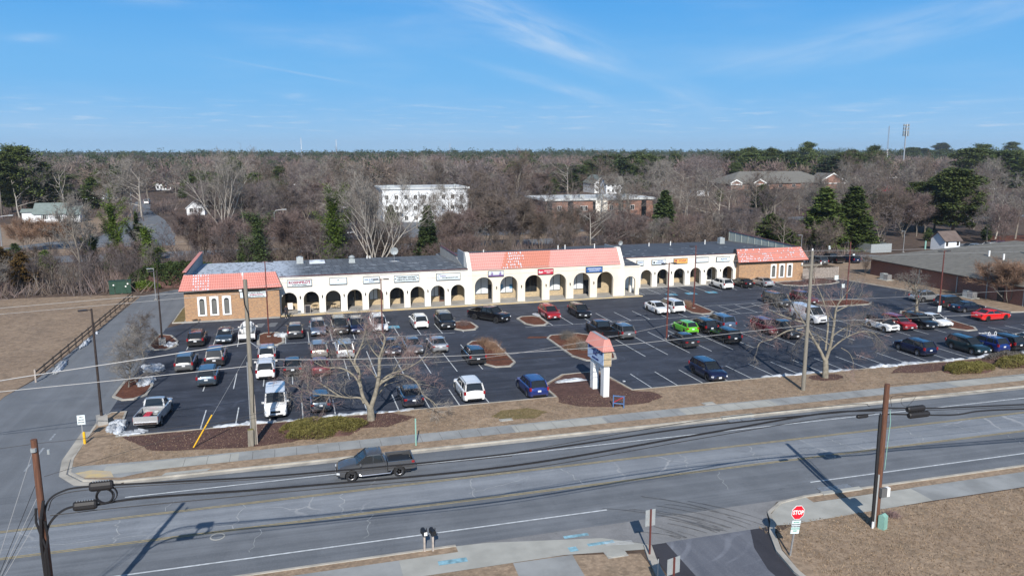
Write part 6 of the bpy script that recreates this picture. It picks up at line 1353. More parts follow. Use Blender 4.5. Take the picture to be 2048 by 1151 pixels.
for i in range(34): x = .1+i*.22; mb.bb(x, x+.13, 5.9, 5.94, .1, 1.95)
mb.build('pickets', M['wood_fence'], o); mb = MB(); mb.bb(0, 7.55, .045, .11, .5, .6); mb.bb(0, 7.55, .045, .11, 1.5, 1.6); mb.build('rail', M['wood_fence'], o)
o = thing('electrical_cabinet', 'dark green cabinet with round white stickers at the edge of the brush', 'cabinet', (*G(242, 586).xy, .05), .1); MB().bb(-1.55, 1.55, -.7, .7, 0, 1.9).build('cabinet', M['green_box'], o); MB().bb(-1.6, 1.6, -.75, .75, 1.9, 1.98).build('lid', M['green_box'], o)
mb = MB(); [mb.cyl((x, -.705, z_), .12, -.01, 10, 'y') for x, z_ in ((-.9, 1.4), (.8, 1.1), (1.1, 1.5))]; mb.build('sticker', M['white'], o)
o = thing('electrical_cabinet', 'smaller dark green box left of the cabinet with white stickers', 'cabinet', (*G(226, 588).xy, .05)); MB().bb(-.35, .35, -.35, .35, 0, 1.1).build('cabinet', M['green_box'], o); MB().bb(-.38, .38, -.38, .38, 1.1, 1.16).build('lid', M['green_box'], o)
# =============== things under the arches ===============
def easel(px, py, dark, lb):
    p = G(px, py, .15); o = thing('pavement_board', lb, 'pavement board', (p.x, p.y+.3, .15)); mb = MB(); mb.bb(-.38, -.32, 0, .05, 0, 1.15); mb.bb(.32, .38, 0, .05, 0, 1.15); mb.bb(-.32, .32, 0, .05, 1.08, 1.15); mb.build('frame', M['picket'], o); MB().bb(-.32, .32, .0, .04, .2, 1.08).build('panel', M['dark_text'] if dark else M['white'], o); MB().bb(-.3, .3, .4, .45, 0, 1.0).build('back_leg', M['picket'], o)
easel(616, 627, True, 'dark chalk board on an easel under the second arch from the left'); easel(581, 622, False, 'white menu board under the leftmost arch')
def table(px, py, lb):
    p = G(px, py, .15); o = thing('cafe_table', lb, 'table', (p.x, p.y+.9, .15)); mb = MB(); mb.cyl((0, 0, .7), .42, .04, 14); mb.build('tabletop', M['black'], o)
    for s in (-1, 1): mb = MB(); mb.tube([(s*.3, -.2, 0), (s*.1, 0, .7)], .025, 5); mb.build('leg', M['black'], o)
    for s in (-1, 1):
        ch = thing('cafe_chair', 'black metal chair drawn up to the cafe table under the %s arch, %s side' % (lb.split(' the ')[1].split(' arch')[0], 'left' if s < 0 else 'right'), 'chair', (p.x+s*.75, p.y+.9, .15), 0, 'cafe chairs under the arches')
        MB().bb(-.2, .2, -.2, .2, .42, .46).build('seat', M['black'], ch); MB().bb(s*.2-.02, s*.2+.02, -.2, .2, .46, .88).build('backrest', M['black'], ch)
        for a in (-1, 1):
            for b in (-1, 1): MB().bb(a*.18-.015, a*.18+.015, b*.18-.015, b*.18+.015, 0, .42).build('leg', M['black'], ch)
table(631, 623, 'round black table under the second arch'); table(668, 620, 'round black table under the third arch')
# =============== snow ===============
def snow(px, py, rx_, ry_, h, lb, seed, n=6, z=.02):
    r_ = random.Random(seed); p = G(px, py); mb = MB()
    for i in range(n): mb.blob((r_.uniform(-rx_, rx_)*.6, r_.uniform(-ry_, ry_)*.7, h*.1), (rx_*r_.uniform(.35, .6), ry_*r_.uniform(.3, .55), h*r_.uniform(.6, 1.1)), r_, 3, .62)
    o = mb.build('snow_heap', M['snow'], loc=(p.x, p.y, z), smooth=True); tag(o, lb, 'snow heap', 'ploughed snow heaps')
snow(236, 856, .8, 1.7, .38, 'dirty snow heap at the corner beside the silver pickup', 1, 12); snow(262, 868, 1.1, .6, .2, 'low snow patch in front of the silver pickup', 2, 7)
snow(308, 738, 1.2, 1.3, .32, 'snow heap at the upper side of the twiggy tree island', 3, 11); snow(291, 764, .7, 1.7, .34, 'snow heap against the right kerb of the twiggy tree island', 4, 11); snow(342, 692, .7, 1.0, .3, 'snow heap beside the concrete-footed lamp post on the further island', 5, 7); snow(561, 674, .8, .8, .5, 'rounded snow heap on the bark island with the red-brown lamp post', 6, 6)
snow(172, 688, .32, 2.2, .36, 'long snow heap by the upper part of the rail fence', 7, 10); snow(122, 735, .35, 2.7, .32, 'longer snow heap by the lower part of the rail fence', 8, 12); snow(193, 666, .3, .6, .3, 'small snow heap by the rail fence', 9, 3)
snow(1128, 764, 1.8, .45, .2, 'white snow patch at the top edge of the bark bed left of the roadside sign', 10, 8, .1); snow(1218, 758, .6, .25, .08, 'thin snow scraps on the asphalt right of the roadside sign', 11, 4); snow(1080, 632, .8, 1.4, .10, 'snow scrap on the small oval island beside the red SUV', 12, 5, .13); snow(1250, 762, .3, .25, .08, 'tiny snow scrap on the asphalt near the front row right of the roadside sign', 13, 2)
def snow_bank(x0, x1, y, h, lb, seed):
    r_ = random.Random(seed); mb = MB(); x = x0
    while x < x1: s_ = r_.uniform(.35, .8); mb.blob((x-x0, r_.uniform(-.15, .15), .02), (s_, r_.uniform(.18, .42), h*r_.uniform(.4, 1.1)), r_, 2, .7); x += s_*r_.choice((.7, .9, 1.6))
    o = mb.build('snow_bank', M['snow'], loc=(x0, y, .04), smooth=True); tag(o, lb, 'snow bank', 'thin snow banks along the verge kerb')
snow_bank(-6.3, -1.5, 64.1, .22, 'thin snow bank along the kerb left of the white cargo van', 21); snow_bank(-.8, 1.2, 64.0, .16, 'short snow bank between the white cargo van and the blue hatchback', 25); snow_bank(2.6, 5.2, 64.2, .2, 'snow bank between the low juniper and the left big tree', 22); snow_bank(6.2, 9.2, 64.1, .15, 'snow bank right of the left big tree', 23); snow_bank(44.6, 55, 64.1, .18, 'snow bank behind the right pale pole and the right big tree', 24); snow_bank(57, 68.5, 64.1, .24, 'long white snow bank running up to the juniper hedge', 26); snow_bank(70, 78, 64.2, .25, 'snow bank behind the juniper hedge', 27)
# =============== the person on the kerb ===============
def person():
    p = G(573, 636); o = thing('person', 'person in a dark coat and pale shoes standing at the kerb before the leftmost arch', 'person', (p.x, p.y, .03), .3)
    bm = bmesh.new(); J = {'pelvis': (0, 0, .93, .155, .115), 'waist': (0, 0, 1.10, .13, .10), 'chest': (0, .01, 1.30, .165, .115), 'neckb': (0, 0, 1.46, .075, .07), 'neck': (0, -.01, 1.52, .05, .05), 'head': (0, -.02, 1.64, .082, .10), 'crown': (0, -.01, 1.72, .065, .08),
         'hl': (-.10, 0, .86, .09, .09), 'kl': (-.11, -.03, .50, .06, .06), 'al': (-.12, .03, .09, .04, .04), 'tl': (-.13, -.14, .035, .035, .03), 'hr': (.10, 0, .86, .09, .09), 'kr': (.12, .02, .50, .06, .06), 'ar': (.14, .06, .09, .04, .04), 'tr': (.15, -.11, .035, .035, .03),
         'sl': (-.19, .01, 1.41, .055, .055), 'el': (-.25, .0, 1.12, .043, .043), 'wl': (-.20, -.20, 1.02, .03, .03), 'sr': (.19, .01, 1.41, .055, .055), 'er': (.27, .03, 1.12, .043, .043), 'wr': (.27, -.06, .88, .03, .03), 'ml': (-.18, -.28, 1.02, .03, .018), 'mr': (.27, -.09, .79, .03, .018)}
    E_ = [('pelvis', 'waist'), ('waist', 'chest'), ('chest', 'neckb'), ('neckb', 'neck'), ('neck', 'head'), ('head', 'crown'), ('pelvis', 'hl'), ('hl', 'kl'), ('kl', 'al'), ('al', 'tl'), ('pelvis', 'hr'), ('hr', 'kr'), ('kr', 'ar'), ('ar', 'tr'), ('chest', 'sl'), ('sl', 'el'), ('el', 'wl'), ('chest', 'sr'), ('sr', 'er'), ('er', 'wr'), ('wl', 'ml'), ('wr', 'mr')]
    for s, h, d in (('l', 'ml', Vector((.0, -1, 0))), ('r', 'mr', Vector((0, -.25, -1)))):   # four fingers and a thumb each
        b = Vector(J[h][:3])
        for k in range(4):
            off = Vector((0, 0, .022-.015*k)) if s == 'l' else Vector((0, .022-.015*k, 0)); ln = (.06, .068, .064, .05)[k]; q = b+off+d.normalized()*ln*.55; e = q+(d.normalized()+(Vector((.35, 0, -.4)) if s == 'l' else Vector((-.35, 0, 0)))).normalized()*ln*.5
            J['%s%da' % (s, k)] = (*q, .009, .009); J['%s%db' % (s, k)] = (*e, .008, .008); E_ += [(h, '%s%da' % (s, k)), ('%s%da' % (s, k), '%s%db' % (s, k))]
        q = b+(Vector((.035, -.01, .02)) if s == 'l' else Vector((-.02, -.035, .01))); J[s+'th'] = (*q, .010, .010); E_.append((h, s+'th'))
    ks = list(J); me = bpy.data.meshes.new('body'); me.from_pydata([J[k][:3] for k in ks], [(ks.index(a), ks.index(b)) for a, b in E_], [])
    b = bpy.data.objects.new('body', me); C.objects.link(b); b.parent = o; sk = b.modifiers.new('skin', 'SKIN'); 
    for i, k in enumerate(ks): me.skin_vertices[0].data[i].radius = J[k][3:]
    me.skin_vertices[0].data[0].use_root = True; b.modifiers.new('sub', 'SUBSURF').levels = 1; b.modifiers['sub'].render_levels = 2
    skin = mat('skin', (.42, .24, .17), .6); me.materials.append(skin)
    def lathe(nm, rings, m, n=16):
        mb = MB(); V = []
        for (z_, a, b_, cx_, cy_) in rings: V += [(cx_+a*math.cos(2*math.pi*i/n), cy_+b_*math.sin(2*math.pi*i/n), z_) for i in range(n)]
        mb.add(V, [(q*n+i, q*n+(i+1) % n, (q+1)*n+(i+1) % n, (q+1)*n+i) for q in range(len(rings)-1) for i in range(n)]); return mb.build(nm, m, o, smooth=True)
    coat = mat('dark_wool_coat', (.02, .019, .026), .9, .2, 8)
    lathe('coat', [(.56, .25, .20, 0, 0), (.75, .24, .19, 0, 0), (.95, .21, .165, 0, 0), (1.12, .185, .15, 0, 0), (1.32, .215, .155, 0, .01), (1.42, .205, .12, 0, .01), (1.475, .10, .085, 0, 0), (1.50, .065, .06, 0, 0)], coat)
    mb = MB(); mb.tube([(-.19, .01, 1.42), (-.25, 0, 1.12), (-.20, -.18, 1.03)], [.075, .06, .05], 10); mb.tube([(.19, .01, 1.42), (.27, .03, 1.12), (.27, -.05, .90)], [.075, .06, .05], 10); mb.build('sleeve', coat, o, smooth=50)
    tr_ = mat('dark_trousers', (.012, .012, .016), .9)
    for s in (-1, 1): y1, y2 = (-.03, .03) if s < 0 else (.02, .06); MB().tube([(s*.10, 0, .88), (s*.115, y1, .50), (s*.13, y2, .12)], [.10, .072, .06], 10).build('trouser_leg', tr_, o, smooth=50)
    for s, y_ in ((-1, .0), (1, .03)): mb = MB(); mb.blob((s*.135, y_-.05, .045), (.052, .135, .05), rng, 2, 0); mb.build('shoe', mat('pale_shoes', (.55, .5, .45), .8), o, smooth=True)
    mb = MB(); mb.blob((0, .01, 1.69), (.098, .105, .10), rng, 2, .05); mb.blob((0, .06, 1.60), (.085, .06, .10), rng, 2, .05); mb.build('hair', mat('dark_hair', (.02, .014, .010), .8), o, smooth=True)
    mb = MB()
    for s in (-1, 1): mb.blob((s*.032, -.112, 1.65), (.011, .006, .007), rng, 1, 0)
    mb.build('eyes', M['black'], o); mb = MB(); mb.blob((0, -.122, 1.625), (.012, .018, .02), rng, 1, 0); [mb.blob((s*.09, -.015, 1.635), (.01, .018, .028), rng, 1, 0) for s in (-1, 1)]; mb.build('nose_and_ears', skin, o, smooth=True); mb = MB(); mb.blob((0, -.112, 1.585), (.024, .006, .006), rng, 1, 0); mb.build('mouth', M['crimson'], o)
person()
# =============== trees ===============
def leaf_tris(mb_v, mb_f, c, n, sz, spread, r_, droop=0):
    for _ in range(n):
        p = (c[0]+r_.gauss(0, spread[0]), c[1]+r_.gauss(0, spread[1]), c[2]+r_.gauss(0, spread[2]))
        a = r_.uniform(0, 6.283); t_ = r_.uniform(-.9, .9); s = sz*r_.uniform(.6, 1.3)
        ux, uy, uz = math.cos(a)*s, math.sin(a)*s, t_*s*.6-droop*s; vx, vy, vz = -math.sin(a)*s*.75, math.cos(a)*s*.75, r_.uniform(-.6, .6)*s
        o = len(mb_v); mb_v += [(p[0]-vx*.5, p[1]-vy*.5, p[2]-vz*.5), (p[0]+vx*.5, p[1]+vy*.5, p[2]+vz*.5), (p[0]+ux, p[1]+uy, p[2]+uz)]; mb_f.append((o, o+1, o+2))
def rnd_perp(d, r_):
    v_ = Vector((r_.gauss(0, 1), r_.gauss(0, 1), r_.gauss(0, 1))); v_ -= d*v_.dot(d); return v_.normalized() if v_.length > 1e-5 else d.orthogonal().normalized()
def twig(cr, p, d, L, w, r_, kids=3, grav=0):
    """thin crossed sliver with side shoots"""
    q = p+d*L*.5+rnd_perp(d, r_)*L*.06; e = p+d*L+rnd_perp(d, r_)*L*.14+Vector((0, 0, grav*L)); s = rnd_perp(d, r_)*w*.5
    o = len(cr.v); cr.v += [tuple(p-s), tuple(p+s), tuple(q+s*.7), tuple(q-s*.7), tuple(e)]; cr.f += [(o, o+1, o+2, o+3), (o+3, o+2, o+4)]
    for k in range(kids):
        f = r_.uniform(.2, .95); b = p+(e-p)*f; dd = (d+rnd_perp(d, r_)*r_.uniform(.5, 1.0)).normalized(); ll = L*r_.uniform(.3, .6); ee = b+dd*ll; s2 = rnd_perp(dd, r_)*w*.36
        o = len(cr.v); cr.v += [tuple(b-s2), tuple(b+s2), tuple(ee)]; cr.f.append((o, o+1, o+2))
def grow(tr, cr, p, d, L, r0, depth, S, r_):
    seg = 4 if depth <= 1 else 3; pts = [p]; rad = [r0]; dd = d.copy(); q = p.copy()
    for i in range(seg):
        dd = (dd+rnd_perp(dd, r_)*S['wob']+Vector((0, 0, S['up']*(1 if depth < 3 else .5)))).normalized(); q = q+dd*(L/seg); pts.append(q.copy()); rad.append(r0*(1-.72*(i+1)/seg))
    tgt = tr if depth <= 1 else cr
    tgt.tube(pts, rad, 6 if depth == 0 else (5 if depth == 1 else 3), cap=False)
    if depth >= S['depth']:
        for k in range(S['tw']):
            f = r_.uniform(.1, 1); i = min(seg-1, int(f*seg)); b = pts[i].lerp(pts[i+1], f*seg-i); ddd = ((pts[i+1]-pts[i]).normalized()+rnd_perp(dd, r_)*r_.uniform(.3, 1.0)).normalized(); twig(cr, b, ddd, S['tl']*r_.uniform(.6, 1.3), S['twd'], r_, S.get('kids', 3), S.get('grav', 0))
        return
    nk = S['kids_n'][depth]
    for k in range(nk):
        f = S['lo'][depth]+(1-S['lo'][depth])*(k+r_.random())/nk; f = min(.99, f); i = min(seg-1, int(f*seg)); b = pts[i].lerp(pts[i+1], f*seg-i); base = (pts[i+1]-pts[i]).normalized(); ang = S['ang']*r_.uniform(.7, 1.3); ddd = (base*math.cos(ang)+rnd_perp(base, r_)*math.sin(ang)).normalized()
        grow(tr, cr, b, ddd, L*S['lr'][depth]*r_.uniform(.75, 1.15)*(1.15-.45*f), max(.012, r0*(1-.6*f)*.62), depth+1, S, r_)
def bare_meshes(name, seed, H, bark, tw, S0):
    S = dict(depth=3, wob=.16, up=.06, kids_n=[7, 5, 4], lo=[.28, .25, .2], lr=[.62, .62, .6], ang=.75, tw=4, tl=.9, twd=.035, kids=3); S.update(S0); r_ = random.Random(seed); tr, cr = MB(), MB()
    stems = S.get('stems', 1)
    for s in range(stems):
        d = Vector((r_.uniform(-.06, .06), r_.uniform(-.06, .06), 1)).normalized() if stems == 1 else Vector((math.cos(s*6.28/stems+.3)*S.get('fan', .35), math.sin(s*6.28/stems+.3)*S.get('fan', .35), 1)).normalized()
        grow(tr, cr, Vector((0, 0, -.1)), d, H*S.get('tk', .82), H*S.get('thick', .017)/(1 if stems == 1 else 1.7), 0, S, r_)
    return tr.mesh(name+'_trunk', bark, smooth=True), cr.mesh(name+'_crown', tw)
LIB = {}
def lib(kind, lst): LIB[kind] = lst
far = dict(twd=.05, tl=1.0, tw=6, kids=4)
lib('round', [bare_meshes('round_tree', 10+i, 13, M['trunk_grey'] if i % 2 else M['trunk_dark'], M[('twig_purple', 'twig_brown', 'twig_grey', 'twig_purple')[i]], dict(far, ang=.78, kids_n=[8, 5, 4])) for i in range(4)])
lib('upright', [bare_meshes('upright_tree', 30+i, 14, M['trunk_grey'], M[('twig_brown', 'twig_grey', 'twig_purple')[i]], dict(far, ang=.5, up=.12, kids_n=[9, 5, 4], lr=[.5, .6, .6])) for i in range(3)])
lib('broad', [bare_meshes('broad_tree', 50+i, 13, M[('trunk_pale', 'trunk_grey')[i]], M[('twig_grey', 'twig_brown')[i]], dict(far, ang=.9, up=.03, lr=[.78, .62, .6], kids_n=[7, 5, 4])) for i in range(2)])
lib('brush', [bare_meshes('brush', 70+i, 6, M['trunk_dark'], M[('twig_maroon', 'twig_brown', 'twig_purple', 'twig_maroon')[i]], dict(stems=5, fan=.45, depth=2, kids_n=[7, 5], ang=.5, tw=7, tl=.8, twd=.038, lr=[.5, .6], thick=.012, lo=[.15, .2])) for i in range(4)])
def place_tree(kind, x, y, h, base_h, idx, rot, label, group=None, cat='tree', name='bare_tree', z=0, wsc=1.0):
    tr, cr = LIB[kind][idx % len(LIB[kind])]; s = h/base_h; o = thing(name, label, cat, (x, y, z), rot, group); o.scale = (s*wsc, s*wsc, s); inst('trunk', tr, o); inst('crown', cr, o); return o
# ---- evergreens
def cone_meshes(name, seed, H, W, m, dens=1.0, bark=None, layers=30, sz=.42, shape='cone'):
    r_ = random.Random(seed); V, F = [], []; tr = MB(); tr.tube([(0, 0, -.1), (0, 0, H*.5), (0, 0, H*.96)], [W*.05+.05, W*.03+.03, .02], 7)
    for l in range(layers):
        u = (l+r_.random()*.6)/layers; z_ = H*(.03+.96*u)
        rr_ = W/2*((1-u)**.72 if shape == 'cone' else (math.sin(math.pi*min(1, .12+u*.93))**.6))
        n = max(3, int((3+10*(rr_/(W/2)))*dens))
        for k in range(n):
            a = r_.uniform(0, 6.283); q = rr_*r_.uniform(.55, 1.08); ux, uy = math.cos(a), math.sin(a)
            zz = z_+r_.uniform(-.25, .35)-q*.06; tr.tube([(ux*q*.15, uy*q*.15, z_), (ux*q*.95, uy*q*.95, zz)], [.025, .008], 3, cap=False)
            for t_ in (.45, .7, .9, 1.02): leaf_tris(V, F, (ux*q*t_, uy*q*t_, z_+(zz-z_)*t_), int(14*dens), sz, (W*.046, W*.046, H*.012), r_, -.15)
    cr = MB(); cr.v = V; cr.f = F; cr.mi = [0]*len(F); return tr.mesh(name+'_trunk', bark or M['trunk_dark'], smooth=True), cr.mesh(name+'_crown', m)
def pine_meshes(name, seed, H, W, m, lo=.45, clumps=34, tri=150, sz=.46):
    r_ = random.Random(seed); V, F = [], []; tr = MB(); tr.tube([(0, 0, -.1), (.1, 0, H*.4), (0, .1, H*.9)], [H*.018, H*.014, H*.004], 7)
    for k in range(clumps):
        u = r_.random()**.8; z_ = H*(lo+(1-lo)*u*.97); rr_ = W/2*math.sin(math.pi*min(.97, .18+.80*u))**.7*r_.uniform(.35, 1); a = r_.uniform(0, 6.283); c = (rr_*math.cos(a), rr_*math.sin(a), z_)
        tr.tube([(0, 0, z_-rr_*.25), (c[0]*.6, c[1]*.6, z_-rr_*.08), c], [H*.005, H*.003, .01], 4, cap=False)
        s_ = W*.085*r_.uniform(.8, 1.3)
        for q in range(3): leaf_tris(V, F, (c[0]+r_.gauss(0, s_), c[1]+r_.gauss(0, s_), c[2]+r_.gauss(0, s_*.4)), tri//2, sz, (s_*.7, s_*.7, s_*.42), r_, .1)
    cr = MB(); cr.v = V; cr.f = F; cr.mi = [0]*len(F); return tr.mesh(name+'_trunk', M['trunk_grey'], smooth=True), cr.mesh(name+'_crown', m)
lib('pine', [pine_meshes('pine', 100+i, 16, 9, M['pine'], lo=(.32, .5, .15)[i], clumps=(74, 52, 88)[i]) for i in range(3)])
lib('cone', [cone_meshes('cypress', 120+i, 12, (7.0, 6.0)[i], M[('leyland', 'spruce')[i]], 1.35) for i in range(2)])
lib('oval', [cone_meshes('holly', 130+i, 9, 6, M[('leyland', 'spruce', 'cedar_brown')[i]], 1.0, shape='oval', layers=18) for i in range(3)])
BH = {'round': 13, 'upright': 14, 'broad': 13, 'brush': 6, 'pine': 16, 'cone': 12, 'oval': 9}
def T(kind, px, py, pyt, idx, label, ydist=None, group=None, name=None, wsc=1.0):
    """a tree read off the photo: base pixel (or a base distance when its foot is hidden) and the pixel of its top"""
    if kind in ('pine', 'oval', 'cone') and 335 < py < 412 and not ydist and px > 150: py += 16
    if ydist: q = RY(px, py, ydist); x, y = q.x, ydist; h = RY(px, pyt, ydist).z
    else: q = G(px, py); x, y = q.x, q.y; h = top_h(px, py, pyt)
    nm = name or {'pine': 'pine_tree', 'cone': 'conifer_tree', 'oval': 'evergreen_tree', 'brush': 'bare_shrub'}.get(kind, 'bare_tree')
    return place_tree(kind, x, y, h, BH[kind], idx, (px*.37) % 6.28, label, group, 'shrub' if kind == 'brush' else 'tree', nm, wsc=wsc)
# named evergreens
T('pine', 45, 432, 293, 0, 'tallest dark pine of the cluster at the upper left, right of the leftmost one', wsc=1.05); T('pine', 5, 436, 306, 1, 'dark pine cut by the left edge of the picture'); T('pine', 84, 428, 322, 2, 'pine on the right flank of the upper-left cluster', wsc=1.15); T('pine', 122, 414, 342, 2, 'low spreading pine behind the white bungalow', wsc=1.7); T('pine', 25, 425, 345, 2, 'low pine filling under the leftmost pines')
T('oval', 186, 402, 352, 0, 'dark green evergreen between the bungalow and the small gabled house'); T('pine', 253, 345, 311, 1, 'small round-headed pine poking out of the far bare trees at left')
T('pine', 468, 372, 316, 1, 'rounded pine right of the left big pale-limbed tree'); T('pine', 500, 400, 352, 0, 'dark pine behind the pale-limbed tree at left'); T('pine', 560, 372, 331, 2, 'olive pine left of the far bare crowns'); T('pine', 704, 330, 306, 1, 'dark pine on the skyline left of centre'); T('pine', 860, 330, 303, 1, 'pair-topped pine on the skyline at the centre', wsc=1.3)
T('oval', 938, 358, 323, 2, 'bronze-green cedar standing behind the white office'); T('oval', 1001, 430, 374, 1, 'dark holly right of the white office'); T('cone', 856, 507, 413, 1, 'narrow conifer in front of the white office', ydist=150, wsc=1.0); T('pine', 1053, 345, 306, 1, 'skyline pine left of the brick office')
T('oval', 1164, 352, 322, 2, 'bronze evergreen above the brick office'); T('oval', 1104, 375, 348, 0, 'green holly left above the brick office'); T('oval', 1140, 370, 340, 1, 'wide green holly above the brick office', wsc=1.5); T('oval', 1217, 402, 386, 0, 'small green tree standing before the brick office roof'); T('cone', 1289, 362, 331, 1, 'narrow dark cedar right above the brick office')
T('pine', 1200, 348, 317, 2, 'dark pine behind the blue-grey gabled house'); T('pine', 1232, 345, 309, 0, 'darker pine behind the gabled house, right of its neighbour'); T('pine', 1275, 340, 305, 0, 'broad pine on the skyline right of the gabled house', wsc=1.4); T('pine', 1322, 345, 312, 2, 'olive pine in the middle distance right of centre'); T('pine', 1350, 345, 309, 0, 'olive pine next to its twin right of centre')
T('cone', 1327, 478, 382, 1, 'tall dark conifer behind the back roof edge, left of the red brick gable', wsc=1.35)
T('pine', 1497, 348, 296, 0, 'wide dark pine above the long grey roof, left part', wsc=1.5); T('pine', 1540, 350, 297, 0, 'pine above the long grey roof, middle'); T('pine', 1578, 345, 303, 2, 'low green pine right above the long grey roof', wsc=1.5); T('pine', 1612, 342, 286, 1, 'tall round-topped pine above the right end of the long grey roof'); T('pine', 1645, 350, 313, 1, 'small dark pine right of the tall round-topped pine'); T('pine', 1700, 352, 298, 2, 'bright green pine leaning over the bare trees left of the cell mast', wsc=1.2); T('pine', 1745, 345, 292, 0, 'dark pine left of the lattice mast')
T('oval', 1541, 481, 425, 0, 'broad green evergreen behind the right end block', ydist=148, wsc=1.35); T('cone', 1533, 408, 378, 1, 'small pointed evergreen behind the broad green one'); T('oval', 1574, 486, 455, 0, 'low green evergreen at the right foot of the broad one', ydist=145, wsc=1.3)
T('cone', 1645, 499, 377, 0, 'left one of the two big dark cypresses', wsc=1.5); T('cone', 1702, 497, 374, 0, 'right one of the two big dark cypresses', wsc=1.4)
T('pine', 1830, 462, 362, 2, 'light green pine-like tree left of the very large one', wsc=1.2); T('pine', 1905, 470, 334, 2, 'very large deep green pine at right', wsc=1.35); T('pine', 1868, 462, 350, 2, 'green tree between the light one and the very large pine', wsc=1.1); T('oval', 1855, 482, 455, 1, 'small dark evergreen by the pale shed'); T('oval', 1972, 480, 448, 1, 'dark evergreen right of the pale shed')
T('pine', 1960, 340, 289, 0, 'flat-topped pine near the right edge', wsc=1.3); T('pine', 2020, 335, 285, 1, 'dark pine at the right edge of the skyline', wsc=1.2); T('pine', 1800, 330, 299, 2, 'distant olive pine right of the cell mast'); T('pine', 1880, 325, 285, 2, 'broad skyline pine right of the cell mast', wsc=1.6)
def pines(px0, px1, pyb, pyt, n, seed, lb, kinds=('pine', 'pine', 'oval'), yd=None):
    r_ = random.Random(seed)
    for i in range(n):
        px = px0+(px1-px0)*(i+.5)/n+r_.uniform(-4, 4); k = r_.choice(kinds); ix = r_.randint(0, 2) if k == 'pine' else r_.randint(0, 1)
        where = ('leftmost', 'second', 'third', 'fourth', 'fifth', 'sixth', 'seventh', 'eighth', 'ninth', 'tenth')[i]
        T(k, px, pyb+r_.uniform(-4, 6)+(12 if pyb > 335 else 0), pyt+r_.uniform(-3, 7), ix, '%s evergreen from the left %s' % (where, lb) if i else 'leftmost evergreen %s' % lb, ydist=yd and yd+r_.uniform(0, 70), wsc=r_.uniform(1.4, 2.1))
pines(1460, 1560, 350, 302, 7, 1, 'of the row above the long grey roof', yd=450); pines(1080, 1190, 350, 325, 6, 2, 'of the clump above the brick office'); pines(1190, 1300, 345, 312, 7, 3, 'of the clump behind the gabled house'); pines(1340, 1450, 330, 305, 6, 4, 'of the skyline right of centre')
pines(1650, 1760, 340, 306, 5, 5, 'of the skyline beside the masts'); pines(1810, 1900, 330, 298, 6, 6, 'of the skyline right of the cell mast'); pines(1930, 2046, 345, 300, 6, 7, 'near the skyline at the right edge'); pines(395, 520, 385, 345, 6, 8, 'in the wood left of the ivy tree'); pines(430, 700, 322, 306, 7, 9, 'of the skyline left of centre'); pines(760, 1060, 318, 303, 9, 10, 'of the skyline above the white office', ('pine',)); pines(1560, 1650, 352, 312, 4, 12, 'under the tall round-topped pine', yd=450)
# named bare trees
lib('pale_big', [bare_meshes('pale_big_tree', 201, 15, M['trunk_pale'], M['twig_grey'], dict(stems=5, fan=.42, ang=.5, up=.10, kids_n=[7, 5, 4], tw=4, tl=.9, twd=.045, thick=.015, lo=[.22, .25, .2], lr=[.5, .6, .6]))]); BH['pale_big'] = 14
T('pale_big', 752, 520, 372, 0, 'big pale many-stemmed bare tree rising behind the satellite dish', ydist=141, wsc=1.05); T('pale_big', 450, 470, 322, 0, 'pale-limbed bare tree at left with fine grey branches'); T('pale_big', 640, 400, 322, 0, 'pale bare tree in the middle distance left of the white office')
T('broad', 1180, 500, 405, 0, 'pale bare tree behind the middle block\'s tiled roof', ydist=150); T('broad', 1990, 478, 380, 0, 'pale spreading bare tree at the right by the far car park'); T('upright', 2030, 478, 360, 1, 'tall pale bare tree near the right edge'); T('broad', 1765, 440, 355, 1, 'round bare tree behind the two dark cypresses'); T('upright', 1020, 470, 300+20, 0, 'tall bare tree with white limbs right of the white office')
lib('crape', [bare_meshes('crape_tree', 210+i, 6, M['trunk_grey'], M['twig_tan'], dict(stems=6, fan=.55, depth=2, kids_n=[9, 6], ang=.42, tw=12, tl=.8, twd=.035, lr=[.5, .55], thick=.016, lo=[.35, .2])) for i in range(2)]); BH['crape'] = 5.6
T('crape', 52, 503, 448, 0, 'fan-shaped reddish bare tree left on the highway median', wsc=1.1); T('crape', 100, 498, 446, 1, 'middle fan-shaped reddish bare tree on the highway median', wsc=1.1); T('crape', 130, 497, 447, 0, 'right fan-shaped reddish bare tree on the highway median', wsc=1.1)
T('crape', 2016, 607, 533, 1, 'dense brown fan-shaped tree against the brick wall at right', wsc=1.35)
T('upright', 160, 560, 410, 1, 'slim pale tree standing alone above the electrical cabinets'); T('upright', 178, 548, 425, 1, 'slim bare tree right of the lone slim one')
lib('dense', [bare_meshes('dense_tree', 230+i, 10, M['trunk_grey'], M[('twig_brown', 'twig_maroon', 'twig_purple')[i]], dict(stems=3, fan=.22, ang=.46, up=.12, kids_n=[9, 6, 4], lo=[.16, .15, .15], lr=[.45, .55, .6], tw=6, tl=.8, twd=.04, thick=.013, kids=4)) for i in range(3)]); BH['dense'] = 10
def grove(px0, px1, ydist, pyt, n, seed, lb):
    r_ = random.Random(seed)
    for i in range(n): T('dense', px0+(px1-px0)*(i+.5)/n+r_.uniform(-7, 7), 500, pyt+r_.uniform(-14, 16), r_.randint(0, 2), '%s %s, counted from the left' % (('first', 'second', 'third', 'fourth', 'fifth', 'sixth', 'seventh', 'eighth')[i], lb), ydist=ydist+r_.uniform(-7, 9), wsc=r_.uniform(1.1, 1.6))
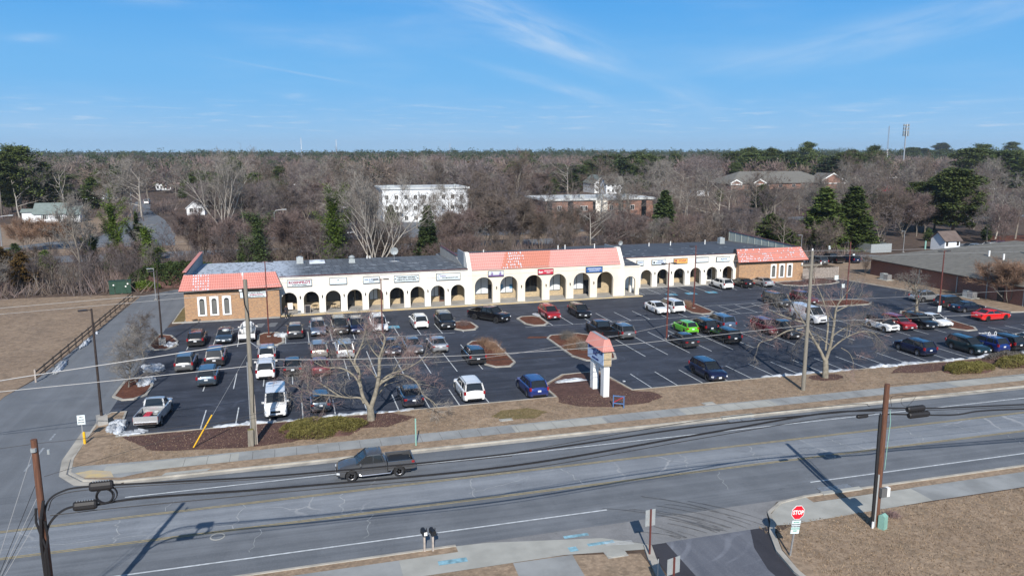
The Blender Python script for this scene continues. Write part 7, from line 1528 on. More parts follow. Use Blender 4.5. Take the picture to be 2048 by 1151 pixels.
grove(1070, 1310, 168, 422, 8, 1, 'brown bushy tree before the brick office'); grove(870, 1060, 172, 418, 7, 2, 'brown bushy tree right of the white office'); grove(1340, 1500, 176, 428, 5, 3, 'brown bushy tree behind the right wing'); grove(370, 640, 164, 437, 6, 4, 'brown bushy tree behind the left brick block'); grove(1560, 1640, 165, 430, 2, 5, 'brown bushy tree left of the dark cypresses'); grove(1950, 2046, 185, 400, 3, 6, 'brown bushy tree behind the far car park')
grove(415, 560, 262, 375, 4, 7, 'tall brown tree beyond the side road'); grove(560, 760, 262, 365, 5, 8, 'tall brown tree behind the ivy tree'); grove(950, 1090, 262, 355, 4, 9, 'tall brown tree between the two offices')
# right-side brownish crowns
for i, (px, py, pt, k, lb) in enumerate(((1768, 480, 392, 'upright', 'purple-brown bare tree behind the hipped roof, leftmost of four'), (1806, 478, 385, 'round', 'purple-brown bare tree behind the hipped roof, second of four'), (1848, 478, 384, 'upright', 'purple-brown bare tree behind the hipped roof, third of four'), (1945, 478, 388, 'upright', 'purple-brown bare tree behind the hipped roof, rightmost of four'))): T('dense', px, py, pt, i, lb, ydist=158+6*i, wsc=1.35)
# ---- ivy-clad trees
def ivy_tree(px, ydist, pyt, seed, label, lean=0, limbs=6, wid=1.0, m='ivy', dens=1.0):
    r_ = random.Random(seed); q = RY(px, 520, ydist); h = RY(px, pyt, ydist).z; o = thing('ivy_covered_tree', label, 'tree', (q.x, ydist, 0)); tr = MB(); V, F = [], []
    P = [Vector((0, 0, -.1))]; 
    for i in range(1, 9): P.append(Vector((lean*i/8+r_.uniform(-.2, .2), r_.uniform(-.2, .2), h*i/8)))
    tr.tube(P, [.34*(1-.08*i) for i in range(9)], 7)
    for i in range(len(P)-1):
        for t_ in range(3): c = P[i].lerp(P[i+1], t_/3); w_ = wid*(1.25-.75*i/8)*(.75 if i > 5 else 1); leaf_tris(V, F, c, int(210*dens), .30, (w_*.62, w_*.62, h/26), r_)
    for k in range(limbs):
        i = r_.randint(3, 7); a = r_.uniform(0, 6.28); b = P[i]; d = Vector((math.cos(a)*.8, math.sin(a)*.5, r_.uniform(.5, 1.2))).normalized(); L = h*r_.uniform(.2, .42); e = b+d*L; tr.tube([b, b.lerp(e, .5)+Vector((0, 0, .1)), e], [.12, .08, .03], 5)
        for t_ in range(6): leaf_tris(V, F, b.lerp(e, t_/6), int(100*dens), .22, (.32*wid, .32*wid, .3), r_)
    tr.build('trunk', M['trunk_dark'], o, smooth=True); cr = MB(); cr.v = V; cr.f = F; cr.mi = [0]*len(F); cr.build('ivy', M[m], o)
    cr = MB()
    for k in range(60): i = r_.randint(3, 8); d = Vector((r_.gauss(0, .8), r_.gauss(0, .5), r_.uniform(.2, 1))).normalized(); twig(cr, P[i], d, h*r_.uniform(.12, .3), .05, r_, 5)
    cr.build('twigs', M['twig_grey'], o)
ivy_tree(668, 143, 393, 1, 'big bright ivy-covered tree behind the left wing of the shopping centre', limbs=13, wid=1.5, dens=1.3)
ivy_tree(242, 158, 408, 2, 'ivy-covered tree with forked green limbs in front of the side road', limbs=13, wid=.8, lean=-1.2); ivy_tree(186, 160, 470, 3, 'slim yellow-green ivy-covered trunk at left', limbs=3, wid=.7); ivy_tree(222, 155, 490, 4, 'dark ivy-covered trunk between the slim yellow-green one and the forked one', limbs=5, wid=.75, m='spruce')
ivy_tree(305, 150, 455, 5, 'leaning ivy-covered tree nearest the left end of the shopping centre', limbs=7, wid=1.1, lean=-1.0); ivy_tree(278, 165, 425, 6, 'thin ivy-covered tree behind the leaning one', limbs=6, wid=.55); ivy_tree(520, 142, 430, 7, 'dark green ivy-covered tree behind the left block\'s roof', limbs=6, wid=1.3, m='spruce'); ivy_tree(488, 146, 480, 8, 'low dark green ivy-covered tree beside the taller one behind the left roof', limbs=3, wid=1.0, m='spruce')
# ---- hero trees
def hero(px, py, Y, limbs, label, seed, rt, m_tw=('twig_red', 'twig_grey'), S=None, depthvar=2.2):
    r_ = random.Random(seed); b = G(px, py); o = thing('bare_tree', label, 'tree', (b.x, b.y, .1)); tr, c1, c2 = MB(), MB(), MB(); org = Vector((b.x, b.y, .1))
    S = dict(dict(depth=3, wob=.20, up=.05, kids_n=[0, 4, 4], lo=[.2, .2, .2], lr=[.5, .6, .6], ang=.8, tw=4, tl=.5, twd=.0125, kids=4), **(S or {}))
    for li, (pts, ra, rb, ys, nk) in enumerate(limbs):
        P = []; n = len(pts)
        for i, (a, c) in enumerate(pts): q = RY(a, c, b.y+ys*i/(n-1)); P.append(q-org)
        P = smooth_path(P, 5); ra *= .86; rb *= .8; k = len(P); tr.tube(P, [ra+(rb-ra)*i/(k-1) for i in range(k)], 8, cap=False)
        L = sum((P[i+1]-P[i]).length for i in range(k-1))
        for j in range(nk):
            f = (.22 if li else .3)+.78*(j+r_.random())/nk; f = min(f, .995); i = min(k-2, int(f*(k-1))); base = (P[i+1]-P[i]).normalized(); ang = r_.uniform(.5, 1.15); d = (base*math.cos(ang)+rnd_perp(base, r_)*math.sin(ang)+Vector((0, 0, .12))).normalized(); cr = c1 if r_.random() < .55 else c2
            grow(tr, cr, P[i], d, r_.uniform(1.3, 2.6)*(1.1-.35*f), max(.02, (ra+(rb-ra)*f)*.42), 1, S, r_)
        for j in range(nk*3): i = r_.randint(k//3, k-1); twig(c2, P[i], (Vector((r_.gauss(0, 1), r_.gauss(0, 1), r_.gauss(.3, 1)))).normalized(), r_.uniform(.4, .9), .014, r_, 4)
    tr.build('trunk', M['trunk_olive'], o, smooth=True); c1.build('crown', M[m_tw[0]], o); c2.build('crown', M[m_tw[1]], o); return o
hero(742, 842, 62.3, [([(742, 842), (742, 828), (740, 814)], .40, .34, 0, 0), ([(741, 818), (726, 793), (720, 764), (717, 738), (709, 722), (723, 690), (729, 668), (733, 648)], .20, .05, 1.2, 7), ([(741, 818), (752, 782), (758, 748), (759, 716), (763, 703), (770, 678), (761, 662)], .24, .05, -.8, 7),
  ([(754, 774), (769, 761), (801, 748), (831, 762), (847, 789), (866, 803), (878, 818)], .13, .03, -1.8, 8), ([(758, 765), (780, 748), (810, 738), (838, 722), (856, 706)], .10, .03, 1.4, 7), ([(728, 806), (719, 795), (684, 793), (650, 772), (626, 757), (610, 752)], .12, .03, 1.8, 8), ([(700, 795), (660, 790), (628, 787), (604, 778), (580, 770)], .08, .02, -1.6, 7),
  ([(721, 774), (709, 752), (684, 736), (652, 734), (626, 722)], .11, .03, 2.2, 7), ([(716, 745), (700, 715), (690, 690), (672, 675), (655, 660)], .08, .02, 2.6, 6), ([(759, 716), (745, 700), (735, 680), (731, 660)], .07, .02, 1.0, 5), ([(745, 800), (770, 770), (800, 720), (822, 690)], .08, .02, 3.2, 6), ([(605, 778), (602, 795), (607, 812)], .04, .015, -1.5, 2)],
  'left big bare tree with thick olive limbs on the verge, beside the low juniper', 5, .4)
hero(1650, 757, 62.6, [([(1650, 758), (1651, 738), (1651, 719)], .36, .31, 0, 0), ([(1650, 722), (1640, 700), (1628, 680), (1608, 645), (1588, 615), (1573, 587)], .2, .04, .8, 7), ([(1608, 645), (1582, 637), (1555, 627), (1533, 616)], .09, .02, 1.0, 6), ([(1606, 655), (1573, 662), (1546, 677), (1522, 684), (1514, 694)], .10, .02, -1.2, 5),
  ([(1651, 722), (1661, 690), (1668, 648), (1673, 615), (1686, 595), (1701, 576)], .2, .04, -.8, 7), ([(1651, 700), (1656, 640), (1646, 600), (1635, 572)], .12, .03, 1.2, 6), ([(1660, 700), (1682, 681), (1708, 667), (1732, 662), (1757, 668)], .10, .02, -1.6, 8), ([(1673, 622), (1697, 611), (1719, 608), (1742, 607)], .08, .02, 1.5, 5), ([(1664, 672), (1690, 655), (1720, 648), (1745, 655)], .08, .02, 2.2, 7), ([(1630, 682), (1610, 668), (1590, 660), (1568, 640)], .08, .02, 2.4, 6), ([(1682, 695), (1698, 705), (1706, 722), (1708, 738)], .04, .015, -1.2, 2)],
  'right big bare tree with pale limbs on the verge, right of the pale utility pole', 9, .36)
lib('fine', [bare_meshes('fine_tree', 300+i, 8, M['trunk_grey'], M[('twig_grey', 'twig_brown')[i]], dict(depth=2, kids_n=[38, 8], ang=1.0, up=.05, lo=[.10, .15], lr=[.36, .5], tw=10, tl=.55, twd=.018, thick=.012, tk=.97, kids=4)) for i in range(2)]); BH['fine'] = 8
T('fine', 257, 776, 668, 0, 'twiggy bare tree with fine grey branches on the near side-street island', wsc=1.25); T('fine', 288, 715, 636, 1, 'twiggy bare tree behind the other one at the side-street island', wsc=1.25)
T('fine', 310, 690, 660, 1, 'small bare shrub near the concrete-footed lamp post', wsc=1.4)
lib('stout', [bare_meshes('stout_tree', 310, 7, M['trunk_olive'], M['twig_grey'], dict(depth=3, kids_n=[9, 5, 4], ang=.9, up=.08, lo=[.25, .2, .2], lr=[.6, .6, .6], tw=5, tl=.5, twd=.02, thick=.034, tk=.72, kids=4))]); BH['stout'] = 7
T('stout', 1834, 628, 534, 0, 'bare round-headed tree with a stout trunk on a bark island before the hipped roof', wsc=1.15); T('stout', 1628, 569, 520, 0, 'small bare tree in the bark bed before the picket enclosure', wsc=.6)
T('brush', 1730, 552, 510, 1, 'leafless shrub at the left corner of the brick building', wsc=.6)
# ---- scrub immediately behind and beside the centre, woodland, distant forest
r_ = random.Random(77); cnt = {'b': 0}
def hidden_zone(x, y):
    if y < 138 and -24 < x < 96: return True
    if 172 < y < 187.5 or 193 < y < 212: return -330 < x < 430 and not (x > 60)
    return False
blocks = []      # footprints kept clear: (x0,x1,y0,y1)
def clear(x, y):
    for a, b, c, d in blocks:
        if a < x < b and c < y < d: return False
    return True
def band(y):     # visible x range at depth y, with margin
    return (-y*.36-8, y*1.08+10)
LM = [('the white office', 45, 252, 14), ('the brick office', 97, 234, 20), ('the long grey-roofed building', 282, 412, 40), ('the bungalow', -70, 278, 9), ('the side road', -40, 262, 12), ('the left wing', 8, 138, 14), ('the middle block', 37, 140, 12), ('the right wing', 64, 142, 12), ('the two dark cypresses', 104, 152, 6), ('the hipped roof', 118, 134, 14), ('the pale shed', 152, 142, 4), ('the big ivy-covered tree', -20, 143, 3), ('the green cabinets', -26, 133, 3), ('the gabled house', 102, 300, 10), ('the highway bend', 120, 196, 12), ('the two-storey white house', -25, 420, 8), ('the cell mast', 300, 470, 20), ('the fan-shaped trees', -55, 190, 6), ('the far car park', 160, 160, 12)]
FORM = {'round': 'round-crowned', 'upright': 'upright', 'broad': 'wide-limbed', 'brush': 'bushy', 'pine': 'clumpy', 'oval': 'rounded', 'cone': 'pointed'}
HUE = {'round': ('mauve-grey', 'brown', 'grey', 'mauve-grey'), 'upright': ('brown', 'grey', 'mauve-grey'), 'broad': ('pale grey', 'grey-brown'), 'brush': ('maroon', 'brown', 'mauve', 'maroon'), 'pine': ('green',)*3, 'oval': ('green', 'dark green', 'bronze'), 'cone': ('green', 'dark green')}
def zone_label(x, y, k, idx, h):
    n, lx, ly, r_ = min(LM, key=lambda q: (x-q[1])**2+(y-q[2])**2); dx, dy = (x-lx), (y-ly); d = math.hypot(dx, dy)
    rel = ('far ' if d > r_+28 else '')+(('behind' if dy > 0 else 'in front of') if abs(dy) > abs(dx) else ('right of' if dx > 0 else 'left of'))
    sz_ = ('tall' if h > .82 else 'short' if h < .35 else 'middling')
    what = {'brush': 'bare shrub', 'pine': 'pine', 'oval': 'evergreen', 'cone': 'conifer'}.get(k, 'bare tree')
    return '%s %s %s %s %s %s' % (sz_, FORM[k], HUE[k][idx % len(HUE[k])], what, rel, n)
# =============== background buildings ===============
def windows(o, xs, zs, w, h, y, m='glass', shut=None, frame='white'):
    for zz in zs:
        for x in xs:
            mb = MB(); mb.bb(x-w/2-.08, x+w/2+.08, y-.06, y, zz-.08, zz); mb.bb(x-w/2-.08, x+w/2+.08, y-.06, y, zz+h, zz+h+.08); mb.bb(x-w/2-.08, x-w/2, y-.06, y, zz, zz+h); mb.bb(x+w/2, x+w/2+.08, y-.06, y, zz, zz+h); mb.bb(x-.03, x+.03, y-.05, y, zz, zz+h)
            f = mb.build('window', M[frame], o); MB().bb(x-w/2, x+w/2, y-.03, y-.01, zz, zz+h).build('pane', M[m], f)
            if shut:
                s = MB(); s.bb(x-w/2-.45, x-w/2-.1, y-.04, y, zz, zz+h); s.bb(x+w/2+.1, x+w/2+.45, y-.04, y, zz, zz+h); s.build('shutters', M[shut], f)
def gable(o, x0, x1, y0, y1, z0, zr, m, axis='x', ov=.4, wall=None, nm='roof'):
    mb = MB()
    if axis == 'x':
        c = (y0+y1)/2; P = [(x0-ov, y0-ov, z0-.1), (x1+ov, y0-ov, z0-.1), (x1+ov, c, zr), (x0-ov, c, zr), (x0-ov, y1+ov, z0-.1), (x1+ov, y1+ov, z0-.1)]; mb.add(P, [(0, 1, 2, 3), (3, 2, 5, 4)]); Q = [(p[0], p[1], p[2]-.15) for p in P]; mb.add(Q, [(3, 2, 1, 0), (4, 5, 2, 3)]); mb.add([P[0], P[1], Q[0], Q[1]], [(2, 3, 1, 0)])
        g = MB(); g.add([(x0, y0, z0), (x0, y1, z0), (x0, c, zr-.12)], [(0, 2, 1)]); g.add([(x1, y0, z0), (x1, y1, z0), (x1, c, zr-.12)], [(0, 1, 2)])
    else:
        c = (x0+x1)/2; P = [(x0-ov, y0-ov, z0-.1), (x0-ov, y1+ov, z0-.1), (c, y1+ov, zr), (c, y0-ov, zr), (x1+ov, y1+ov, z0-.1), (x1+ov, y0-ov, z0-.1)]; mb.add(P, [(0, 3, 2, 1), (3, 5, 4, 2)]); Q = [(p[0], p[1], p[2]-.18) for p in P]; mb.add(Q, [(0, 1, 2, 3), (3, 2, 4, 5)]); mb.add([P[0], P[3], Q[3], Q[0]], [(0, 3, 2, 1)]); mb.add([P[3], P[5], Q[5], Q[3]], [(0, 3, 2, 1)])
        g = MB(); g.add([(x0, y0, z0), (x1, y0, z0), (c, y0, zr-.15)], [(0, 1, 2)]); g.add([(x0, y1, z0), (x1, y1, z0), (c, y1, zr-.15)], [(0, 2, 1)])
    mb.build(nm, m, o)
    if wall: g.build('gable', wall, o)
def hip(o, x0, x1, y0, y1, z0, zr, m, ov=.5):
    x0 -= ov; x1 += ov; y0 -= ov; y1 += ov; k = min(x1-x0, y1-y0)/2; mb = MB()
    if x1-x0 > y1-y0: R0, R1 = (x0+k, (y0+y1)/2, zr), (x1-k, (y0+y1)/2, zr); F = [(0, 1, 5, 4), (1, 2, 5), (2, 3, 4, 5), (3, 0, 4)]
    else: R0, R1 = ((x0+x1)/2, y0+k, zr), ((x0+x1)/2, y1-k, zr); F = [(0, 1, 4), (1, 2, 5, 4), (2, 3, 5), (3, 0, 4, 5)]
    mb.add([(x0, y0, z0), (x1, y0, z0), (x1, y1, z0), (x0, y1, z0), R0, R1], F); mb.bb(x0+.01, x1-.01, y0+.01, y1-.01, z0-.2, z0-.01); return mb.build('roof', m, o)
def walls(o, x0, x1, y0, y1, h, m): return MB().bb(x0, x1, y0, y1, 0, h).build('wall', m, o)
# big brick building at right
bx0, bx1, by0, by1 = 100.6, 131.0, 62.0, 115.6
o = thing('brick_building', 'long low brown brick building with a big grey hipped roof at the right edge', 'building')
walls(o, bx0, bx1, by0, by1, 3.0, M['red_brick']); hip(o, bx0, bx1, by0, by1, 3.05, 7.4, M['shingle'], 1.0)
blocks.append((93, 160, 60, 128))
for y in (104.2, 96.5, 91.0, 84.8): MB().bb(bx0-.12, bx0-.001, y-.07, y+.07, 0, 3.0).build('downpipe', M['alum'], o)
for y in (88.6,): 
    d = MB().bb(bx0-.06, bx0-.002, y-.55, y+.55, 0.1, 2.2).build('door', M['darksteel'], o); MB().bb(bx0-.12, bx0-.062, y-.4, y-.3, 1.0, 1.15).build('handle', M['steel'], d)
MB().bb(bx0-1.02, bx0-.98, by0-1, by1+1, 2.86, 3.06).build('gutter', M['darksteel'], o)
for (px, py, hh) in ((1850.5, 494, 1.1), (1978, 512, .9), (2007, 519, .9), (2052, 507, .9)):
    z_ = 5
    for _ in range(40): q = G(px, py, z_); z_ = .5*z_+.5*min(7.3, max(3.1, 3.05+(q.x-99.6)*.268))
    mb = MB(); mb.cyl((q.x, q.y, z_-.4), .14, hh+.4, 10); mb.build('vent_pipe', M['sage'] if px < 1900 else M['white'], o)
for (y, lb) in ((109.6, 'pair of grey condensers on a slab by the far end of the brick building'), (92.2, 'grey condensers beside the downpipes in the middle of the brick wall')):
    c = thing('air_conditioner', lb, 'air conditioner', (98.7, y, .1), 0, 'condensers along the brick wall'); MB().bb(-.45, .45, -.9, -.05, .1, 1.0).build('condenser', M['steel'], c); MB().bb(-.45, .45, .05, .9, .1, 1.1).build('condenser', M['alum'], c); MB().bb(-.8, .8, -1.1, 1.1, 0, .1).build('slab', M['walk_light'], c)
# white office
def place(px0, px1, py, Y=None): 
    Y = Y or G((px0+px1)/2, py).y; return RY(px0, py, Y).x, RY(px1, py, Y).x, Y
x0, x1, y = place(766, 937, 443, 244); h = 22-(378-HOR)*244/FPX/math.cos(PITCH)*1.0; h = RY(850, 378, 244).z; blocks.append((x0-4, x1+4, y-5, y+24))
o = thing('office_building', 'white three-storey office building with a flat roof and square dark windows', 'building'); walls(o, x0, x1, y, y+18, h, M['siding'])
st = (x1-x0)/9.2; windows(o, [x0+1.4+st*i for i in range(9)], [h-3.1, h-6.4, h-9.6], 1.0, 1.25, y, 'glass', None, 'white')
MB().bb(x0-.4, x1+.4, y-.4, y+18.4, h, h+.55).build('cornice', M['rooftop'], o); mb = MB(); mb.bb(x0+2, x0+4.5, y+5, y+7, h+.55, h+1.1); mb.bb(x1-4, x1-3.4, y+3, y+3.6, h+.55, h+1.3); mb.bb(x0+8, x0+14, y+8, y+9, h+.55, h+.85); mb.build('roof_unit', M['alum'], o)
MB().bb(x0-.01+.6, x0+6, y-2.2, y-.002, 3.2, 3.5).build('canopy', M['white'], o); MB().bb(x0+1.5, x0+5, y-.05, y-.003, 0, 3).build('entrance', M['glass'], o)
# brick office
x0, x1, y = place(1092, 1305, 440, 225); h = RY(1200, 398, 225).z; blocks.append((x0-3, x1+3, y-4, y+26))
o = thing('office_building', 'two-storey orange-brown brick office with a flat grey roof and tall dark bays', 'building'); walls(o, x0, x1, y, y+20, h-.3, M['orange_brick']); MB().bb(x0-.6, x1+.6, y-.6, y+20.6, h-.3, h+.3).build('flat_roof', M['rooftop'], o)
for f in (.0, .19, .42, .66, .88): MB().bb(x0+(x1-x0)*f+.3, x0+(x1-x0)*f+1.9, y-.06, y-.003, .3, h-.6).build('window_bay', M['glass'], o)
MB().bb(x0+(x1-x0)*.45, x0+(x1-x0)*.56, y-.5, y-.003, 0, h-.31).build('stair_panel', M['stucco'], o)
windows(o, [x0+(x1-x0)*f for f in (.12, .33, .36, .6, .8)], [1.2, h-3.4], 1.2, 1.4, y, 'glass')
for f, s_ in ((.22, 1.2), (.35, 1.0), (.52, 1.6), (.78, .8)): MB().bb(x0+(x1-x0)*f, x0+(x1-x0)*f+1.6*s_, y+4, y+6, h+.3, h+1.2).build('roof_unit', M['alum'], o)
# bungalow at left
x0, x1, y = place(68, 160, 443, 272); blocks.append((x0-8, x1+5, y-60, y+14))
o = thing('bungalow', 'small white bungalow with a grey-green gabled roof and shuttered windows', 'house'); walls(o, x0, x1-4, y, y+8, 2.9, M['siding']); gable(o, x0, x1-4, y, y+8, 2.9, 6.0, M['shingle_green'], wall=M['siding'])
MB().bb(x1-4, x1, y+.4, y+7, 0, 2.6).build('side_wing', M['siding'], o); gable(o, x1-4, x1, y+.4, y+7, 2.6, 4.9, M['shingle_green'], wall=M['siding'], nm='wing_roof'); windows(o, [x0+3, x0+7], [1.2], .9, 1.3, y, 'glass', 'shingle_green'); windows(o, [x1-2.6, x1-1.3], [1.2], .9, 1.2, y+.4, 'glass', 'shingle_green')
d = MB().bb(x0+9.2, x0+10.2, y-.06, y-.003, .2, 2.2).build('door', M['shingle_dark'], o)
o = thing('white_shed', 'white low shed joined to the left of the bungalow', 'shed'); MB().bb(x0-4, x0-.6, y+3, y+6, 0, 3.4).build('wall', M['siding'], o); gable(o, x0-4, x0-.6, y+3, y+6, 3.4, 4.2, M['shingle_green'], wall=M['siding'])
T('oval', 124, 444, 429, 2, 'rounded bronze shrub against the white bungalow')
def small_house(pxa, pxb, pyb, pe, pr, axis, wall, roof, label, depth=9, chim=False, Y=None, name='house', win=2, clearf=5):
    Y = Y or G((pxa+pxb)/2, pyb).y; a, b = RY(pxa, pyb, Y).x, RY(pxb, pyb, Y).x; he = RY((pxa+pxb)/2, pe, Y).z; hr = RY((pxa+pxb)/2, pr, Y+(depth/2 if axis == 'x' else 0)).z
    he = max(2.5, he); hr = max(he+1.2, hr); o = thing(name, label, 'house'); walls(o, a, b, Y, Y+depth, he, wall); gable(o, a, b, Y, Y+depth, he, hr, roof, axis, wall=wall); n = max(1, win)
    windows(o, [a+(b-a)*(i+.5)/n for i in range(n)], [1.1]+([3.9] if he > 5 else []), min(1.1, (b-a)*.25), 1.3, Y)
    if chim: MB().bb(b-2.2, b-1.4, Y+depth/2-.4, Y+depth/2+.4, he, hr+1.0).build('chimney', M['orange_brick'], o)
    blocks.append((a-3, b+3, Y-clearf, Y+depth+3)); return o
small_house(165, 188, 399, 396, 384, 'y', M['siding'], M['shingle_dark'], 'small white gable end behind the bungalow to the right', chim=True, clearf=9)
small_house(189, 209, 399, 395, 386, 'x', M['siding'], M['shingle_dark'], 'low dark-roofed house with a brick chimney right of the small white gable', chim=True)
small_house(312, 342, 380, 362, 352, 'x', M['siding'], M['shingle_dark'], 'two-storey white house seen through the bare trees at left', win=4, clearf=9)
small_house(345, 362, 366, 352, 345, 'y', M['siding'], M['shingle'], 'narrow pale house beside the two-storey white one at left')
small_house(374, 410, 430, 419, 399, 'y', M['siding'], M['siding'], 'house with a bright pale gable half hidden by branches left of the ivy tree', clearf=9)
small_house(667, 692, 416, 410, 395, 'y', M['siding'], M['shingle_dark'], 'small white gabled house behind the ivy tree', clearf=9)
small_house(505, 527, 375, 367, 361, 'x', M['siding'], M['shingle_green'], 'white house with a pale roof left of centre in the wood')
small_house(586, 604, 370, 366, 361, 'x', M['siding'], M['shingle_dark'], 'tiny dark-roofed house far in the wood left of centre')
small_house(1188, 1222, 386, 366, 350, 'y', M['siding'], M['shingle_green'], 'house with a pale blue-grey roof and gable above the brick office', win=3, depth=16, clearf=9)
small_house(1212, 1248, 388, 368, 352, 'x', M['siding'], M['shingle'], 'white two-storey house with a brown-grey roof right of the pale blue-grey gable', win=4, clearf=9)
small_house(1392, 1418, 392, 385, 378, 'y', M['siding'], M['shingle'], 'grey gabled house in the wood to the right of centre')
# long grey roofed building with white gables
x0, x1, y = place(1462, 1696, 374, 400); blocks.append((x0-4, x1+6, y-36, y+40)); hE = RY(1600, 365, y).z; hE = max(3, hE)
o = thing('long_building', 'long low building with a big grey roof and white-trimmed gables', 'building'); walls(o, x0, x1-10, y, y+26, hE, M['orange_brick']); hip(o, x0, x1-12, y, y+26, hE, RY(1580, 342, y+13).z, M['shingle'], 1)
for (a, b) in ((1462, 1482), (1638, 1692), (1508, 1530)):
    xa, xb = RY(a, 370, y-6).x, RY(b, 370, y-6).x; MB().bb(xa, xb, y-6, y+2, 0, hE).build('porch_wall', M['orange_brick'], o); gable(o, xa, xb, y-6, y+8, hE, hE+(xb-xa)*.26+.6, M['shingle'], 'y', wall=M['orange_brick'], nm='porch_roof')
    mb = MB(); c = (xa+xb)/2; zr = hE+(xb-xa)*.26+.6; mb.add([(xa-.6, y-6.5, hE-.1), (xa-.6, y-6.5, hE+.6), (c, y-6.5, zr+.3), (c, y-6.5, zr-.5)], [(0, 3, 2, 1)]); mb.add([(c, y-6.5, zr-.5), (c, y-6.5, zr+.3), (xb+.6, y-6.5, hE+.6), (xb+.6, y-6.5, hE-.1)], [(0, 3, 2, 1)]); mb.bb(xa-.5, xb+.5, y-6.6, y-6.45, hE-.6, hE-.1); mb.build('white_trim', M['white'], o)
windows(o, [x0+6+9*i for i in range(int((x1-x0-20)/9))], [1.0], 2.2, 1.6, y, 'glass')
small_house(1768, 1808, 356, 350, 344, 'x', M['siding'], M['shingle'], 'low white house with a grey roof below the lattice mast', win=5, clearf=40, name='house')
small_house(1774, 1800, 327, 323, 319, 'x', M['siding'], M['rooftop'], 'long pale flat building far away below the cell mast')
small_house(1766, 1782, 382, 376, 371, 'y', M['crimson'], M['shingle_brown'], 'small red-brown gabled house right of the cypresses')
small_house(1368, 1385, 326, 322, 319, 'x', M['siding'], M['rooftop'], 'pale flat building far away right of centre'); small_house(1170, 1181, 332, 326, 323, 'x', M['siding'], M['rooftop'], 'small pale building far away above the gabled house')
# pale shed
x0, x1, y = place(1889, 1919, 495, 139); o = thing('garden_shed', 'pale timber shed with a brown roof behind the hipped roof', 'shed'); walls(o, x0, x1, y, y+4, 2.4, M['siding']); gable(o, x0, x1, y, y+4, 2.4, 4.3, M['shingle_brown'], wall=M['siding']); windows(o, [x0+.6, x1-.6], [1.2], .45, .8, y, 'glass', None, 'wood_fence'); blocks.append((x0-2, x1+2, y-6, y+7))
x0, x1, y = place(1742, 1783, 499, 141); o = thing('container', 'open pale green-grey container behind the hipped roof', 'container'); mb = MB(); mb.bb(x0, x1, y, y+.12, 0, 1.9); mb.bb(x0, x0+.12, y+.12, y+5, 0, 1.9); mb.bb(x1-.12, x1, y+.12, y+5, 0, 1.9); mb.bb(x0+.12, x1-.12, y+4.88, y+5, 0, 1.9); mb.build('sides', M['alum'], o); MB().bb(x0+.13, x1-.13, y+.13, y+4.87, 0, .6).build('contents', M['mulch'], o); blocks.append((x0-2, x1+2, y-6, y+7))
x0, x1, y = place(1727, 1736, 480, 152); o = thing('tall_hut', 'narrow tall grey-green hut right of the cypress pair', 'hut'); MB().bb(x0, x1, y, y+2.4, 0, 3.4).build('wall', M['metalwall'], o); gable(o, x0, x1, y, y+2.4, 3.4, 3.9, M['rooftop'], 'y', ov=.15, wall=M['metalwall']); blocks.append((x0-2, x1+2, y-4, y+4))
# masts
def mast(px, pyt, Y, r, label, kind):
    q = RY(px, 310, Y); h = RY(px, pyt, Y).z; o = thing('cell_mast' if kind else 'radio_mast', label, 'mast', (q.x, Y, 0)); mb = MB()
    if kind:
        mb.tube([(0, 0, 0), (0, 0, h)], [r, r*.6], 8); mb.build('pole', M['steel'], o)
        for f in (0, .12, .24, .34): mb = MB(); [mb.box((math.cos(a)*r*3.2, math.sin(a)*r*3.2, h-f*h*.55-1.2), (r*1.1, r*1.1, 2.4), a) for a in (0, 1.05, 2.1, 3.15, 4.2, 5.25)]; mb.tube([(-r*3.2, 0, h-f*h*.55-1.2), (r*3.2, 0, h-f*h*.55-1.2)], r*.2, 4); mb.build('antenna_array', M['alum'], o)
    else:
        for a in (0, 2.1, 4.2): mb.tube([(math.cos(a)*r, math.sin(a)*r, 0), (math.cos(a)*r*.5, math.sin(a)*r*.5, h)], r*.13, 3)
        n = 18
        for i in range(n):
            z0, z1 = h*i/n, h*(i+1)/n; k0, k1 = r*(1-.5*i/n), r*(1-.5*(i+1)/n)
            for a, b in ((0, 2.1), (2.1, 4.2), (4.2, 0)): mb.tube([(math.cos(a)*k0, math.sin(a)*k0, z0), (math.cos(b)*k1, math.sin(b)*k1, z1)], r*.08, 3, cap=False)
        mb.build('lattice', M['steel'], o)
mast(1808, 248, 620, .75, 'tall cell mast with stacked antennas on the skyline at right', 1); mast(1774, 252, 700, 1.0, 'faint lattice mast left of the cell mast', 0); mast(603, 275, 1100, .9, 'hair-thin lattice mast on the skyline, leftmost', 0); mast(673, 279, 1100, .9, 'hair-thin lattice mast on the skyline just right of the leftmost', 0); mast(900, 287, 1300, .9, 'hair-thin short mast on the skyline at the centre', 0); mast(1803, 300, 900, .3, 'short thin mast under the cell mast', 0)
blocks += [(-58, -30, 214, 272), (-90, -56, 200, 276)]
